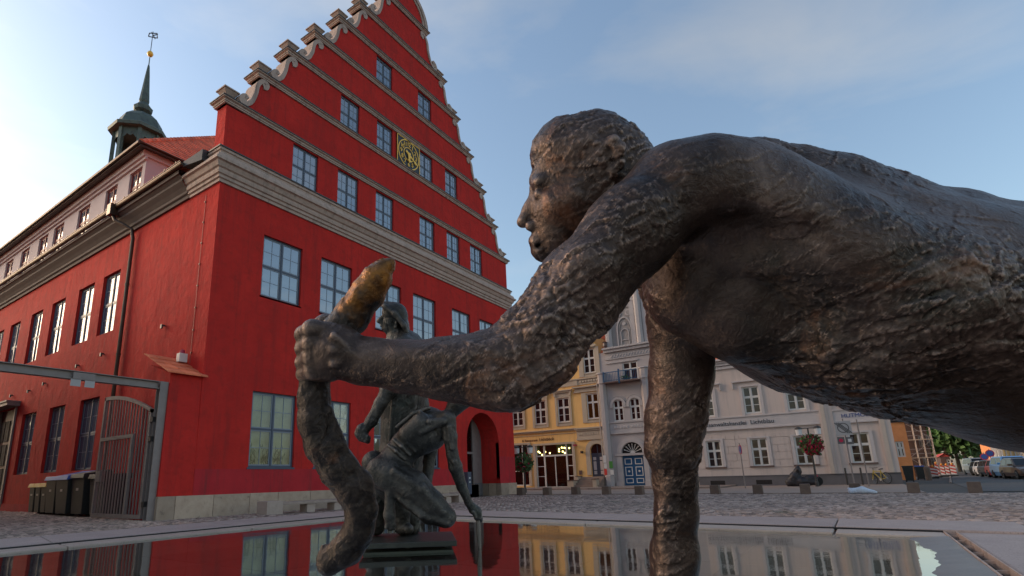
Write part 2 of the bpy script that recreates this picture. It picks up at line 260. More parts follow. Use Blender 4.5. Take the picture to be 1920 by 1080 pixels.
# ------------------------------------------------------------------ mesh helpers
class MB:
    def __init__(s): s.v = []; s.f = []; s.m = []; s.cur = 0
    def quad(s, a, b, c, d): s.poly([a, b, c, d])
    def poly(s, pts):
        k = len(s.v); s.v += [tuple(map(float, p)) for p in pts]; s.f.append(tuple(range(k, k+len(pts)))); s.m.append(s.cur)
    def faces(s, pts, fs):
        k = len(s.v); s.v += [tuple(map(float, p)) for p in pts]
        for f in fs: s.f.append(tuple(k+i for i in f)); s.m.append(s.cur)
    def hexa(s, p): s.faces(p, [(0, 3, 2, 1), (4, 5, 6, 7), (0, 1, 5, 4), (1, 2, 6, 5), (2, 3, 7, 6), (3, 0, 4, 7)])
    def box(s, x0, x1, y0, y1, z0, z1, mp=None):
        p = [(x0, y0, z0), (x1, y0, z0), (x1, y1, z0), (x0, y1, z0), (x0, y0, z1), (x1, y0, z1), (x1, y1, z1), (x0, y1, z1)]
        if mp: p = [mp(*q) for q in p]
        s.hexa(p)
    def prism(s, poly, d0, d1, mp):
        n = len(poly); a = [mp(x, d0, z) for x, z in poly]; b = [mp(x, d1, z) for x, z in poly]
        s.faces(a+b, [tuple(range(n))[::-1], tuple(range(n, 2*n))]+[(i, (i+1) % n, n+(i+1) % n, n+i) for i in range(n)])
    def ring(s, c, u, w, r, n, ph=0.0): return [tuple(np.array(c)+r*(math.cos(2*math.pi*i/n+ph)*u+math.sin(2*math.pi*i/n+ph)*w)) for i in range(n)]
    def tube(s, pts, rad, n=8, caps=True):
        pts = [np.array(p, float) for p in pts]; rs = rad if hasattr(rad, '__len__') else [rad]*len(pts)
        prev = None; rings = []; t0 = None
        for i, p in enumerate(pts):
            t = pts[min(i+1, len(pts)-1)]-pts[max(i-1, 0)]; t = t/ (np.linalg.norm(t)+1e-9)
            if prev is None: a = np.array([0, 0, 1.0]) if abs(t[2]) < 0.9 else np.array([1.0, 0, 0])
            else: a = prev
            u = a-t*np.dot(a, t); u /= np.linalg.norm(u)+1e-9; w = np.cross(t, u); prev = u
            rings.append(s.ring(p, u, w, rs[i], n))
        k = len(s.v); s.v += [q for r in rings for q in r]
        for i in range(len(pts)-1):
            for j in range(n):
                s.f.append((k+i*n+j, k+i*n+(j+1) % n, k+(i+1)*n+(j+1) % n, k+(i+1)*n+j)); s.m.append(s.cur)
        if caps:
            s.f.append(tuple(k+j for j in range(n))[::-1]); s.m.append(s.cur)
            s.f.append(tuple(k+(len(pts)-1)*n+j for j in range(n))); s.m.append(s.cur)
    def lathe(s, prof, c=(0, 0, 0), n=16, ph=0.0, axis='z'):
        k = len(s.v)
        for r, z in prof:
            for j in range(n):
                a = 2*math.pi*j/n+ph
                q = (r*math.cos(a), r*math.sin(a), z) if axis == 'z' else ((r*math.cos(a), z, r*math.sin(a)) if axis == 'y' else (z, r*math.cos(a), r*math.sin(a)))
                s.v.append((c[0]+q[0], c[1]+q[1], c[2]+q[2]))
        for i in range(len(prof)-1):
            for j in range(n): s.f.append((k+i*n+j, k+i*n+(j+1) % n, k+(i+1)*n+(j+1) % n, k+(i+1)*n+j)); s.m.append(s.cur)
        s.f.append(tuple(k+j for j in range(n))[::-1]); s.m.append(s.cur)
        s.f.append(tuple(k+(len(prof)-1)*n+j for j in range(n))); s.m.append(s.cur)
    def mesh(s, name, mats, smooth=False, bevel=0.0, recalc=True):
        me = bpy.data.meshes.new(name); me.from_pydata(s.v, [], s.f)
        for q in (mats if isinstance(mats, (list, tuple)) else [mats]): me.materials.append(q)
        if s.m and max(s.m) > 0: me.polygons.foreach_set('material_index', s.m)
        if recalc or bevel:
            bm = bmesh.new(); bm.from_mesh(me)
            if bevel:
                bmesh.ops.remove_doubles(bm, verts=bm.verts, dist=1e-5)
                ed = [e for e in bm.edges if len(e.link_faces) == 2 and e.calc_face_angle(0) > 0.5]
                bmesh.ops.bevel(bm, geom=ed, offset=bevel, segments=2, profile=0.6, affect='EDGES', clamp_overlap=True)
            bmesh.ops.recalc_face_normals(bm, faces=bm.faces); bm.to_mesh(me); bm.free()
        if smooth: me.polygons.foreach_set('use_smooth', [True]*len(me.polygons))
        me.update(); return me
    def build(s, name, mats, parent=None, loc=None, **kw): return place(name, s.mesh(name, mats, **kw), parent, loc)
def place(name, me, parent=None, loc=None, rz=0.0):
    o = bpy.data.objects.new(name, me); COL.objects.link(o)
    if parent is not None: o.parent = parent
    if loc is not None: o.location = loc
    if rz: o.rotation_euler = (0, 0, rz)
    return o
def tag(o, label=None, cat=None, group=None, kind=None):
    if label: o['label'] = label
    if cat: o['category'] = cat
    if group: o['group'] = group
    if kind: o['kind'] = kind
    return o
def thing(name, label, cat, loc=(0, 0, 0), rz=0.0, group=None):
    o = bpy.data.objects.new(name, None); COL.objects.link(o); o.location = loc; o.rotation_euler = (0, 0, rz); o.empty_display_size = 0.2
    return tag(o, label, cat, group)
def copy_tree(o, parent=None):
    c = o.copy(); COL.objects.link(c); c.parent = parent
    for ch in list(o.children): copy_tree(ch, c)
    return c
def text_mesh(s, size, mate, extrude=0.01, align='CENTER', spacing=1.0, bold=0.0):
    cu = bpy.data.curves.new('lettering', 'FONT'); cu.body = s; cu.size = size; cu.extrude = extrude; cu.align_x = align; cu.align_y = 'CENTER'; cu.space_character = spacing
    cu.resolution_u = 3; cu.offset = bold
    o = bpy.data.objects.new('lettering', cu); COL.objects.link(o); dg = bpy.context.evaluated_depsgraph_get(); dg.update()
    me = bpy.data.meshes.new_from_object(o.evaluated_get(dg)); bpy.data.objects.remove(o)
    me.materials.clear(); me.materials.append(mate); return me
UPR = Matrix.Rotation(math.pi/2, 4, 'X')       # lettering stood upright, facing -y

def sheet(mb, a0, a1, z0, z1, holes, rev, mp):
    """flat wall with rectangular openings and their reveals; mp(a, inward, z)"""
    xs = sorted({a0, a1, *[h[0] for h in holes], *[h[1] for h in holes]}); zs = sorted({z0, z1, *[h[2] for h in holes], *[h[3] for h in holes]})
    xs = [x for x in xs if a0 <= x <= a1]; zs = [z for z in zs if z0 <= z <= z1]
    for i in range(len(xs)-1):
        run = None
        for j in range(len(zs)-1):
            cx, cz = (xs[i]+xs[i+1])/2, (zs[j]+zs[j+1])/2
            hole = any(h[0] < cx < h[1] and h[2] < cz < h[3] for h in holes)
            if hole:
                if run is not None: mb.quad(mp(xs[i], 0, run), mp(xs[i+1], 0, run), mp(xs[i+1], 0, zs[j]), mp(xs[i], 0, zs[j])); run = None
            elif run is None: run = zs[j]
        if run is not None: mb.quad(mp(xs[i], 0, run), mp(xs[i+1], 0, run), mp(xs[i+1], 0, z1), mp(xs[i], 0, z1))
    for h in holes:
        x0, x1, y0, y1 = h[:4]
        for p, q in (((x0, y0), (x0, y1)), ((x0, y1), (x1, y1)), ((x1, y1), (x1, y0)), ((x1, y0), (x0, y0))):
            mb.quad(mp(p[0], 0, p[1]), mp(q[0], 0, q[1]), mp(q[0], rev, q[1]), mp(p[0], rev, p[1]))

def arch_pts(cx, zs, r, n=14, rz=None): return [(cx-r*math.cos(math.pi*i/n), zs+(rz or r)*math.sin(math.pi*i/n)) for i in range(n+1)]

STUFF_PANES = {}
def window(parent, loc, rz, w, h, cols, rows, split_z, mf, msash, mg, fr=0.06, sash=0.045, bar=0.022, mull=0.07, depth=0.09, panes='parts', cache={}, sill=None, inner=None):
    """casement window: frame (cols casements, rows tiers given by split_z), glazing bars and panes. cols = list of panes per casement"""
    key = (round(w, 2), round(h, 2), tuple(cols), tuple(rows), mf.name, msash.name, mg.name)
    if key not in cache:
        f = MB()
        f.box(0, fr, 0, depth, 0, h); f.box(w-fr, w, 0, depth, 0, h); f.box(fr, w-fr, 0, depth, h-fr, h); f.box(fr, w-fr, 0, depth, 0, fr)
        nc = len(cols); nt = len(rows); iw = w-2*fr-(nc-1)*mull; ih = h-2*fr-(nt-1)*mull
        cw = iw/nc; ths = [ih*(t) for t in split_z]
        for c in range(1, nc): x = fr+c*cw+(c-1)*mull; f.box(x, x+mull, -0.012, depth, fr, h-fr)
        z = fr; s = MB(); cells = []
        for t in range(nt):
            th = ths[t]
            if t < nt-1:
                for c in range(nc):
                    x = fr+c*(cw+mull); f.box(x, x+cw, 0.004, depth, z+th, z+th+mull)
            for c in range(nc):
                x = fr+c*(cw+mull); y0, y1 = 0.015, 0.055
                s.box(x, x+sash, y0, y1, z, z+th); s.box(x+cw-sash, x+cw, y0, y1, z, z+th); s.box(x+sash, x+cw-sash, y0, y1, z, z+sash); s.box(x+sash, x+cw-sash, y0, y1, z+th-sash, z+th)
                pc, pr = cols[c], rows[t]; gw, gh = cw-2*sash, th-2*sash
                for i in range(1, pc): xx = x+sash+gw*i/pc; s.box(xx-bar/2, xx+bar/2, 0.022, 0.045, z+sash, z+th-sash)
                for j in range(1, pr): zz = z+sash+gh*j/pr; s.box(x+sash, x+cw-sash, 0.024, 0.043, zz-bar/2, zz+bar/2)
                for i in range(pc):
                    for j in range(pr): cells.append((x+sash+gw*i/pc, z+sash+gh*j/pr, gw/pc, gh/pr))
            z += th+mull
        k = len(f.v); f.v += s.v; f.f += [tuple(k+i for i in q) for q in s.f]; f.m += [1]*len(s.f)
        fm = f.mesh('window_frame', [mf, msash])
        pm = {}
        plist = []
        for (x, z, a, b) in cells:
            kk = (round(a, 3), round(b, 3))
            if kk not in pm: q = MB(); q.box(0.003, a-0.003, 0.03, 0.036, 0.003, b-0.003); pm[kk] = q.mesh('pane', mg)
            plist.append((x, z, pm[kk]))
        am = MB()
        for (x, z, a, b) in cells: am.box(x+0.003, x+a-0.003, 0.03, 0.036, z+0.003, z+b-0.003)
        cache[key] = (fm, plist, am.mesh('pane', mg))
    fm, plist, am = cache[key]
    o = place('window', fm, parent, loc, rz)
    if panes == 'parts':
        for x, z, me in plist: place('pane', me, o, (x, 0, z))
    else:
        q = place('pane', am, o, (0, 0, 0)); q['kind'] = 'stuff'
    if sill:
        q = MB(); q.box(-sill[0], w+sill[0], -sill[1], 0.06, -sill[2], 0.0); q.build('sill', sill[3], o, bevel=0.006)
    if inner:
        q = MB(); q.box(-0.25, w+0.25, inner[1], inner[1]+0.02, -0.2, h+0.2); q.build('curtain', inner[0], o, recalc=False)
    return o
def np_mesh(name, V, F, m, smooth=False):
    me = bpy.data.meshes.new(name); me.vertices.add(len(V)); me.vertices.foreach_set('co', np.ascontiguousarray(V, np.float32).ravel())
    k = F.shape[1]; me.loops.add(F.size); me.loops.foreach_set('vertex_index', np.ascontiguousarray(F, np.int32).ravel())
    me.polygons.add(len(F)); me.polygons.foreach_set('loop_start', np.arange(0, F.size, k, dtype=np.int32))
    try: me.polygons.foreach_set('loop_total', np.full(len(F), k, np.int32))
    except Exception: pass
    if smooth: me.polygons.foreach_set('use_smooth', np.ones(len(F), bool))
    me.materials.append(m); me.update(calc_edges=True); me.validate(); return me
# ------------------------------------------------------------------ ground, cobbles, pavement
def flat(name, pts, z, m, kind='structure'):
    mb = MB(); mb.poly([(x, y, z) for x, y in pts]); o = mb.build(name, m, recalc=False); o['kind'] = kind; return o
flat('ground', [(-400, -400), (600, -400), (600, 400), (-400, 400)], -0.012, MT['ground'])
def cobbles(x0, x1, y0, y1, s, keep):
    xs = np.arange(x0, x1, s); ys = np.arange(y0, y1, s*1.12)
    X, Y = np.meshgrid(xs, ys, indexing='ij'); Y = Y+(np.arange(len(xs)) % 2)[:, None]*s*0.55
    X = X+RNG.normal(0, s*0.05, X.shape)+0.10*np.sin(Y*0.9)+0.06*np.sin(Y*2.3+X*0.4); Y = Y+RNG.normal(0, s*0.06, Y.shape)
    k = keep(X, Y); X = X[k]; Y = Y[k]; n = len(X)
    hw = s*RNG.uniform(0.40, 0.47, n); hd = s*1.12*RNG.uniform(0.40, 0.47, n); z = RNG.uniform(0.004, 0.022, n)+0.012*np.sin(X*1.3)*np.sin(Y*0.9)
    tx, ty = RNG.normal(0, 0.06, n), RNG.normal(0, 0.06, n)
    V = np.empty((n, 8, 3), np.float32)
    for i, (a, b) in enumerate(((-1, -1), (1, -1), (1, 1), (-1, 1))):
        V[:, i] = np.stack([X+a*hw, Y+b*hd, np.full(n, -0.011)], 1)
        V[:, 4+i] = np.stack([X+a*hw*0.80, Y+b*hd*0.80, z+a*hw*tx+b*hd*ty], 1)
    base = np.array([(4, 5, 6, 7), (0, 1, 5, 4), (1, 2, 6, 5), (2, 3, 7, 6), (3, 0, 4, 7)], np.int32)
    F = (base[None]+8*np.arange(n, dtype=np.int32)[:, None, None]).reshape(-1, 4)
    return V.reshape(-1, 3), F
PLAT = lambda X, Y: (X < 8.75) & (Y < 8.75) & (Y > -1.35)            # the fountain platform
HALL = lambda X, Y: ((X > 9.45) & (Y > 17.38)) | ((X > 8.3) & (Y > 17.38) & (Y < 19.2))
V1, F1 = cobbles(2.0, 28.6, -9.0, 20.2, 0.145, lambda X, Y: ~PLAT(X, Y) & ~HALL(X, Y) & (X > Y*0.17-1.0) & (X+Y*1.0 > 8) & ~((X > 8.0) & (Y < -0.32*X+0.2)))
V2, F2 = cobbles(2.0, 9.5, 20.2, 44.0, 0.16, lambda X, Y: ~HALL(X, Y) & (X > Y*0.17-1.0))
tag(place('cobblestones', np_mesh('cobblestones', np.vstack([V1, V2]), np.vstack([F1, F2+len(V1)]), MT['cobble'])), 'grey brown granite cobblestones paving the market square', kind='stuff')
# far pavement in front of the houses: long low steps of slabs
pav = MB(); pav.box(29.1, 44.2, -1.9, 40, -0.3, 0.03); pav.build('pavement', MT['paving']).__setitem__('kind', 'structure')
pavroot = bpy.data.objects['pavement']
kerb = MB(); kerb.box(0, 0.28, 0, 1.16, -0.2, 0.045); kerb_me = kerb.mesh('kerb_stone', MT['paving'], bevel=0.015)
for i in range(36): place('kerb_stone', kerb_me, pavroot, (28.8, -1.9+i*1.18, 0))
st = MB(); st.box(0, 0.35, 0, 1.45, -0.1, 0.075); st_me = st.mesh('step_stone', MT['paving'], bevel=0.012)
for i in range(16): place('step_stone', st_me, pavroot, (38.2, 7.5+i*1.48, 0.05))
up = MB(); up.box(38.56, 44.1, 7.5, 40, -0.1, 0.12); up.build('upper_terrace', MT['paving'], pavroot)
flat('side_street', [(30.5, -3.6), (46, -4.4), (140, -13.5), (140, -24), (62, -16), (30.5, -14)], 0.008, MT['asphalt'])
k2 = MB(); k2.tube([(46, -4.3, 0.0), (140, -13.4, 0.0)], 0.07, 6); k2.build('street_kerb', MT['paving']).__setitem__('kind', 'structure')

# ------------------------------------------------------------------ fountain basin
ZW = 0.41
basin = thing('fountain_basin', 'wide shallow granite fountain basin raised above the cobbles with flat stone rim', 'fountain', (0, 0, 0))
def inn_x(y): return 6.33+0.085*y                       # water edge on the far side, on the town hall side
def inn_y(x): return 6.62+0.03*x
def out_x(y): return 7.86+0.07*y
def out_y(x): return 8.22+0.02*x
body = MB(); c_in = 7.0
body.box(-6, 8.5, -1.15, 8.3, -0.05, 0.36); body.build('basin_body', MT['granite'], basin)
def slab(name, p, z0, z1, m, bev=0.012):
    mb = MB(); mb.hexa([(*q, z0) for q in p]+[(*q, z1) for q in p]); return mb.build(name, m, basin, bevel=bev)
# rim on the town hall side (joints run across) and on the far side
xs = [-6, -2.6, 0.42, 2.4, 4.55, 6.2]
for i in range(len(xs)-1):
    a, b = xs[i]+0.006, xs[i+1]-0.006
    slab('rim_slab', [(a, inn_y(a)+0.42), (b, inn_y(b)+0.42), (b+0.25, out_y(b)), (a+0.25, out_y(a))], 0.2, 0.45, MT['granite'])
    slab('rim_edge', [(a, inn_y(a)), (b, inn_y(b)), (b+0.06, inn_y(b)+0.40), (a+0.06, inn_y(a)+0.40)], 0.2, 0.43, MT['beige'])
ci, cm, co = (inn_x(6.83), 6.83), (inn_x(7.23)+0.42, 7.25), (8.42, 8.38)
slab('rim_slab', [(6.21, inn_y(6.2)+0.42), cm, co, (6.46, out_y(6.4))], 0.2, 0.45, MT['granite'])
slab('rim_edge', [(6.21, inn_y(6.2)), ci, (cm[0]-0.02, cm[1]-0.02), (6.27, inn_y(6.2)+0.40)], 0.2, 0.43, MT['beige'])
ys = [7.2, 5.0, 2.88, 0.315, -1.15]
for i in range(4):
    b, a = ys[i]-0.006, ys[i+1]+0.006
    if i == 0: q = [(inn_x(a)+0.42, a), (out_x(a), a-0.05), co, (cm[0], cm[1]-0.012)]; e = [(inn_x(a), a), (inn_x(a)+0.40, a), (cm[0]-0.02, cm[1]-0.035), (ci[0], ci[1]-0.012)]
    else: q = [(inn_x(a)+0.42, a), (out_x(a), a), (out_x(b), b), (inn_x(b)+0.42, b)]; e = [(inn_x(a), a), (inn_x(a)+0.40, a), (inn_x(b)+0.40, b), (inn_x(b), b)]
    slab('rim_slab', q, 0.2, 0.45, MT['granite'])
    if i < 3: slab('rim_edge', e, 0.2, 0.43, MT['beige'])
sl_ = MB()                                                  # dark strip painting in the shade of the step between the stone rings
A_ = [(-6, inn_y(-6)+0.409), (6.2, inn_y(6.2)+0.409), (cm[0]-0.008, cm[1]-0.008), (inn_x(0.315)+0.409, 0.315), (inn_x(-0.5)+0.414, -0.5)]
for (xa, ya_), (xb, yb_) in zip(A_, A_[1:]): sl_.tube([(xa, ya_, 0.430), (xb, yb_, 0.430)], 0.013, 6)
sl_.build('step_shade_strip', MT['joint_and_shade'], basin)
# pool floor of square granite tiles with open joints
jb = MB(); jb.box(-5.9, 6.9, -0.1, 7.0, 0.3, 0.372); jb.build('joint_bed', MT['joint_and_shade'], basin)
T = 0.882
tm = MB(); tm.box(0.006, T-0.006, 0.006, T-0.006, 0.34, 0.392); tile_me = tm.mesh('floor_tile', MT['pooltile'], bevel=0.004)
x0, y0 = 1.65-4*T, 4.37-5*T
for i in range(10):
    for j in range(8):
        if x0+i*T > 6.3 or y0+j*T > 6.5: continue
        place('floor_tile', tile_me, basin, (x0+i*T, y0+j*T, 0))
# gently sloping stone apron between water and drain, cut by long joints
def apron(xa, xb):
    nx, ny = 60, 24; pts = []; fs = []
    for i in range(nx+1):
        for j in range(ny+1):
            x = xa+(xb-xa)*i/nx; t = j/ny; y = -0.09-0.41*t
            z = 0.394+0.034*t+0.0030*math.sin(x*3.1+1.3)+0.0012*math.sin(x*9.7+y*9)+0.0005*math.sin(x*31+y*23)
            pts.append((x, y, z))
    for i in range(nx):
        for j in range(ny): k = i*(ny+1)+j; fs.append((k, k+ny+1, k+ny+2, k+1))
    mb = MB(); mb.faces(pts, fs); return mb.build('apron_slab', MT['apron'], basin, smooth=True)
for a, b in ((-5.9, 0.9), (0.912, 3.9), (3.912, inn_x(-0.2)-0.006)): apron(a, b)
slab('apron_slab', [(inn_x(-0.5), -0.5), (inn_x(-0.5)+0.41, -0.5), (inn_x(0.3)+0.41, 0.30), (inn_x(0.3), 0.30)], 0.2, 0.427, MT['beige'])
dr = MB(); dr.box(-5.9, 6.73, -0.598, -0.502, 0.28, 0.362); dr.build('drain_channel', MT['joint_and_shade'], basin)
for y in (-0.511, -0.598): q = MB(); q.box(-5.9, 6.9, y, y+0.010, 0.36, 0.436); q.build('drain_edge', MT['trim'], basin)
bar = MB(); bar.box(0, 0.02, -0.587, -0.513, 0.395, 0.412); bar_me = bar.mesh('drain_bar', MT['trim'])
for i in range(30): place('drain_bar', bar_me, basin, (6.6-i*0.42, 0, 0))
xs = [-5.9, -2.5, 0.6, 3.6, 6.755]
for i in range(4): slab('side_slab', [(xs[i]+0.006, -1.15), (xs[i+1]-0.006, -1.15), (xs[i+1]-0.006, -0.61), (xs[i]+0.006, -0.61)], 0.2, 0.428, MT['granite'])
# thin sheet of still water
def water_mat():
    M = bpy.data.materials.new('pool_water'); M.use_nodes = True; n, l = M.node_tree.nodes, M.node_tree.links; n.clear()
    o = n.new('ShaderNodeOutputMaterial'); tr = n.new('ShaderNodeBsdfTransparent'); tr.inputs['Color'].default_value = (0.72, 0.80, 0.76, 1)
    gl = n.new('ShaderNodeBsdfGlossy'); gl.inputs['Roughness'].default_value = 0.028; gl.inputs['Color'].default_value = (0.97, 1, 0.99, 1)
    fr = n.new('ShaderNodeFresnel'); fr.inputs['IOR'].default_value = 1.95
    t = n.new('ShaderNodeTexCoord'); nz = n.new('ShaderNodeTexNoise'); nz.inputs['Scale'].default_value = 2.2; nz.inputs['Detail'].default_value = 3
    n2 = n.new('ShaderNodeTexNoise'); n2.inputs['Scale'].default_value = 38; n2.inputs['Detail'].default_value = 2
    b1 = n.new('ShaderNodeBump'); b1.inputs['Distance'].default_value = 0.0016; b2 = n.new('ShaderNodeBump'); b2.inputs['Distance'].default_value = 0.00012
    l.new(t.outputs['Object'], nz.inputs['Vector']); l.new(t.outputs['Object'], n2.inputs['Vector']); l.new(nz.outputs['Fac'], b1.inputs['Height']); l.new(n2.outputs['Fac'], b2.inputs['Height']); l.new(b1.outputs['Normal'], b2.inputs['Normal'])
    l.new(b2.outputs['Normal'], gl.inputs['Normal'])
    ma = n.new('ShaderNodeMath'); ma.operation = 'MULTIPLY_ADD'; ma.inputs[1].default_value = 0.62; ma.inputs[2].default_value = 0.33; l.new(fr.outputs[0], ma.inputs[0])
    mx = n.new('ShaderNodeMixShader'); l.new(ma.outputs[0], mx.inputs['Fac']); l.new(tr.outputs[0], mx.inputs[1]); l.new(gl.outputs[0], mx.inputs[2]); l.new(mx.outputs[0], o.inputs['Surface'])
    return M
MT['water'] = water_mat()
flat('water', [(-5.9, -0.42), (inn_x(-0.42)+0.002, -0.42), (inn_x(6.83)+0.002, 6.832), (-5.9, inn_y(-5.9)+0.002)], ZW, MT['water'])

# ------------------------------------------------------------------ red town hall
HX, HY, W = 9.5, 17.4, 20.3
hall = thing('town_hall', 'tall red plastered town hall with stepped gable, grey stone ledges and golden clock', 'building', (HX, HY, 0))
fm_ = lambda a, d, z: (a, d, z)                  # front: d goes inward
lm_ = lambda a, d, z: (d, a, z)                  # long side, a runs back from the corner
UW = [(1.95, 3.77), (4.76, 6.52), (8.05, 9.83), (10.74, 12.60), (14.08, 15.86), (16.86, 18.42)]
GW = [(1.90, 3.80), (4.75, 6.63), (8.05, 9.90), (10.80, 12.72)]
R1 = [(3.05, 4.38), (5.52, 6.79), (7.96, 9.23), (11.30, 12.58), (13.72, 14.96), (16.08, 17.37)]
R2 = [(5.56, 6.75), (7.98, 9.13), (11.28, 12.48), (13.68, 14.88)]
R3 = [(7.88, 9.08), (11.23, 12.42)]
LU = [(7.48, 9.15), (10.10, 11.85), (13.44, 15.15), (16.42, 18.10), (19.76, 21.40), (22.55, 24.2), (25.6, 27.3), (28.7, 30.3), (31.8, 33.5), (34.8, 36.5)]
LG = [(7.92, 9.85), (11.5, 13.35), (15.03, 16.94)]
PX0, PX1, PZS, PR = 15.2, 18.5, 3.05, 1.65
w = MB()
sheet(w, 0, W, 1.52, 11.76, [(a, b, 7.92, 10.40) for a, b in UW]+[(a, b, 1.58, 4.28) for a, b in GW]+[(PX0, PX1, 1.0, 4.7)], 0.22, fm_)
ap = arch_pts((PX0+PX1)/2, PZS, PR, 20)
for i in range(20):
    (xa, za), (xb, zb) = ap[i], ap[i+1]
    w.quad((xa, 0, za), (xb, 0, zb), (xb, 0, 4.7), (xa, 0, 4.7)); w.quad((xa, 0, za), (xb, 0, zb), (xb, 1.35, zb), (xa, 1.35, za))
w.quad((PX0, 0, 0.7), (PX0, 1.35, 0.7), (PX0, 1.35, PZS), (PX0, 0, PZS)); w.quad((PX1, 0, 0.7), (PX1, 1.35, 0.7), (PX1, 1.35, PZS), (PX1, 0, PZS))
sheet(w, 0, 45, 0, 11.76, [(a, b, 7.5, 10.28) for a, b in LU]+[(a, b, 1.73, 4.73) for a, b in LG]+[(17.9, 20.8, 0, 5.2)], 0.22, lm_)
w.quad((W, 0, 0), (W, 45, 0), (W, 45, 11.76), (W, 0, 11.76)); w.quad((0, 45, 0), (W, 45, 0), (W, 45, 17), (0, 45, 17))
w.quad((0, 0, 11.76), (W, 0, 11.76), (W, 0, 13.1), (0, 0, 13.1))
EDGE = [0, 1.3, 2.6, 3.95, 5.35, 6.7, 8.35]; ZB = [15.0, 17.0, 19.0, 20.9, 22.85, 24.75, 27.1]; GT = 0.62
# gable, level by level
sheet(w, 0, W, 13.1, 15.0, [(a, b, 13.12, 14.99) for a, b in R1], 0.2, fm_)
w.quad((0, 0, 13.1), (0, GT, 13.1), (0, GT, 15), (0, 0, 15)); w.quad((W, 0, 13.1), (W, GT, 13.1), (W, GT, 15), (W, 0, 15)); w.quad((0, GT, 13.1), (W, GT, 13.1), (W, GT, 15.3), (0, GT, 15.3))
VREL = [(0.80, 0.73), (0.72, 0.81), (0.58, 0.71), (0.54, 0.52), (0.70, 0.44), (0.96, 0.67), (1.13, 1.15), (1.21, 1.63), (1.42, 1.93), (1.62, 1.90), (1.59, 1.72), (1.46, 1.67)]
def catmull(P, k=5):
    P = [np.array(p, float) for p in P]; P = [2*P[0]-P[1]]+P+[2*P[-1]-P[-2]]; o = []
    for i in range(1, len(P)-2):
        for t in np.linspace(0, 1, k, endpoint=False):
            o.append(0.5*((2*P[i])+(-P[i-1]+P[i+1])*t+(2*P[i-1]-5*P[i]+4*P[i+1]-P[i+2])*t*t+(-P[i-1]+3*P[i]-3*P[i+1]+P[i+2])*t**3))
    return o+[P[-2]]
for k in range(6):
    z0, z1 = ZB[k]+0.28, ZB[k+1]; e = EDGE[k]; s = (ZB[k+1]-ZB[k])/2.0; dx = EDGE[k+1]-e
    hol = [(a, b, z0+0.005, z1-0.005) for a, b in (R2 if k == 1 else R3 if k == 3 else [])]
    xi = e+1.9*dx/1.3
    sheet(w, xi, W-xi, z0-0.28, z1, hol, 0.2, fm_)
    sx = dx/1.3
    poly = [(0.70, 0.0), (0.70, 0.44), (0.96, 0.67), (1.13, 1.15), (1.21, 1.63), (1.42, 1.90), (1.42, 2.0), (1.9, 2.0), (1.9, 0.0)]
    for mir in (0, 1):
        pp = [((e+x*sx) if not mir else W-(e+x*sx), ZB[k]+z*s) for x, z in poly]
        w.prism(pp, 0, GT, fm_)
    w.quad((xi, GT, z0-0.28), (W-xi, GT, z0-0.28), (W-xi, GT, z1), (xi, GT, z1))
ped = arch_pts(W/2, 27.35, W/2-8.45, 16); w.prism(ped, 0.0, GT, fm_)
wall = w.build('wall', MT['red'], hall, recalc=False)
bd = MB(); sheet(bd, 0, W, 0.68, 1.52, [(PX0, PX1, 0.68, 1.52)], 0.03, lambda a, d, z: (a, d-0.006, z)); bd.quad((0, -0.006, 1.52), (PX0, -0.006, 1.52), (PX0, 0, 1.521), (0, 0, 1.521))
bd.quad((PX1, -0.006, 1.52), (W, -0.006, 1.52), (W, -0.006, 2.25), (PX1, -0.006, 2.25)); bd.build('lower_wall_band', MT['redband'], hall, recalc=False)
# plinth of sandstone blocks
def block(a0, a1, z1=0.7): q = MB(); q.box(a0+0.006, a1-0.006, -0.05, 0.3, -0.1, z1-0.003); return q.build('plinth_stone', MT['plinth'], hall, bevel=0.012)
a = -1.1
for L in (0.55, 1.25, 1.32, 1.15, 1.45, 1.55, 0.62, 1.2, 1.3, 0.9, 1.4, 1.15, 1.3, 1.05, 1.1): block(a, a+L); a += L
block(a, PX0); block(PX1, PX1+0.85, 0.70); block(PX1+0.85, W+0.05, 0.70)
for yy in (0.32, 0.85): q = MB(); q.box(PX1-0.001, PX1+0.2, yy, yy+0.5, -0.1, 0.697); q.build('plinth_stone', MT['plinth'], hall)
lp = MB()
for yy in (1.6,): lp.box(-0.06, 0.1, yy, 17.8, -0.1, 0.35)
lp.build('side_plinth', MT['redband'], hall)
# cornice, ledges
def mitre(mb, prof, path):
    """profile (out, z) swept round corners; path items: function out -> (x, y)"""
    for i in range(len(path)-1):
        for j in range(len(prof)-1):
            (o0, z0), (o1, z1) = prof[j], prof[j+1]
            a, b = path[i], path[i+1]
            mb.quad((*a(o0), z0), (*b(o0), z0), (*b(o1), z1), (*a(o1), z1))
CP = [(0, 11.75), (0.07, 11.75), (0.07, 11.86), (0.13, 11.89), (0.13, 12.0), (0.19, 12.03), (0.21, 12.12), (0.21, 12.2), (0.27, 12.24), (0.34, 12.40), (0.42, 12.44), (0.42, 12.54), (0.33, 12.60), (0.30, 12.72), (0.16, 12.84), (0.16, 12.93), (0.21, 12.95), (0.21, 13.08), (0, 13.12)]
cb = MB(); mitre(cb, CP, [lambda o: (-o, 2.0), lambda o: (-o, -o), lambda o: (W+o, -o), lambda o: (W+o, 3.0)]); cb.build('cornice', MT['trim'], hall, recalc=False)
dk = MB(); mitre(dk, [(0.22, 13.05), (0.25, 13.05), (0.25, 13.10), (0.0, 13.17)], [lambda o: (-o, 0.62), lambda o: (-o, -o), lambda o: (W+o, -o), lambda o: (W+o, 0.62)]); dk.build('cornice_flashing', MT['lead'], hall, recalc=False)
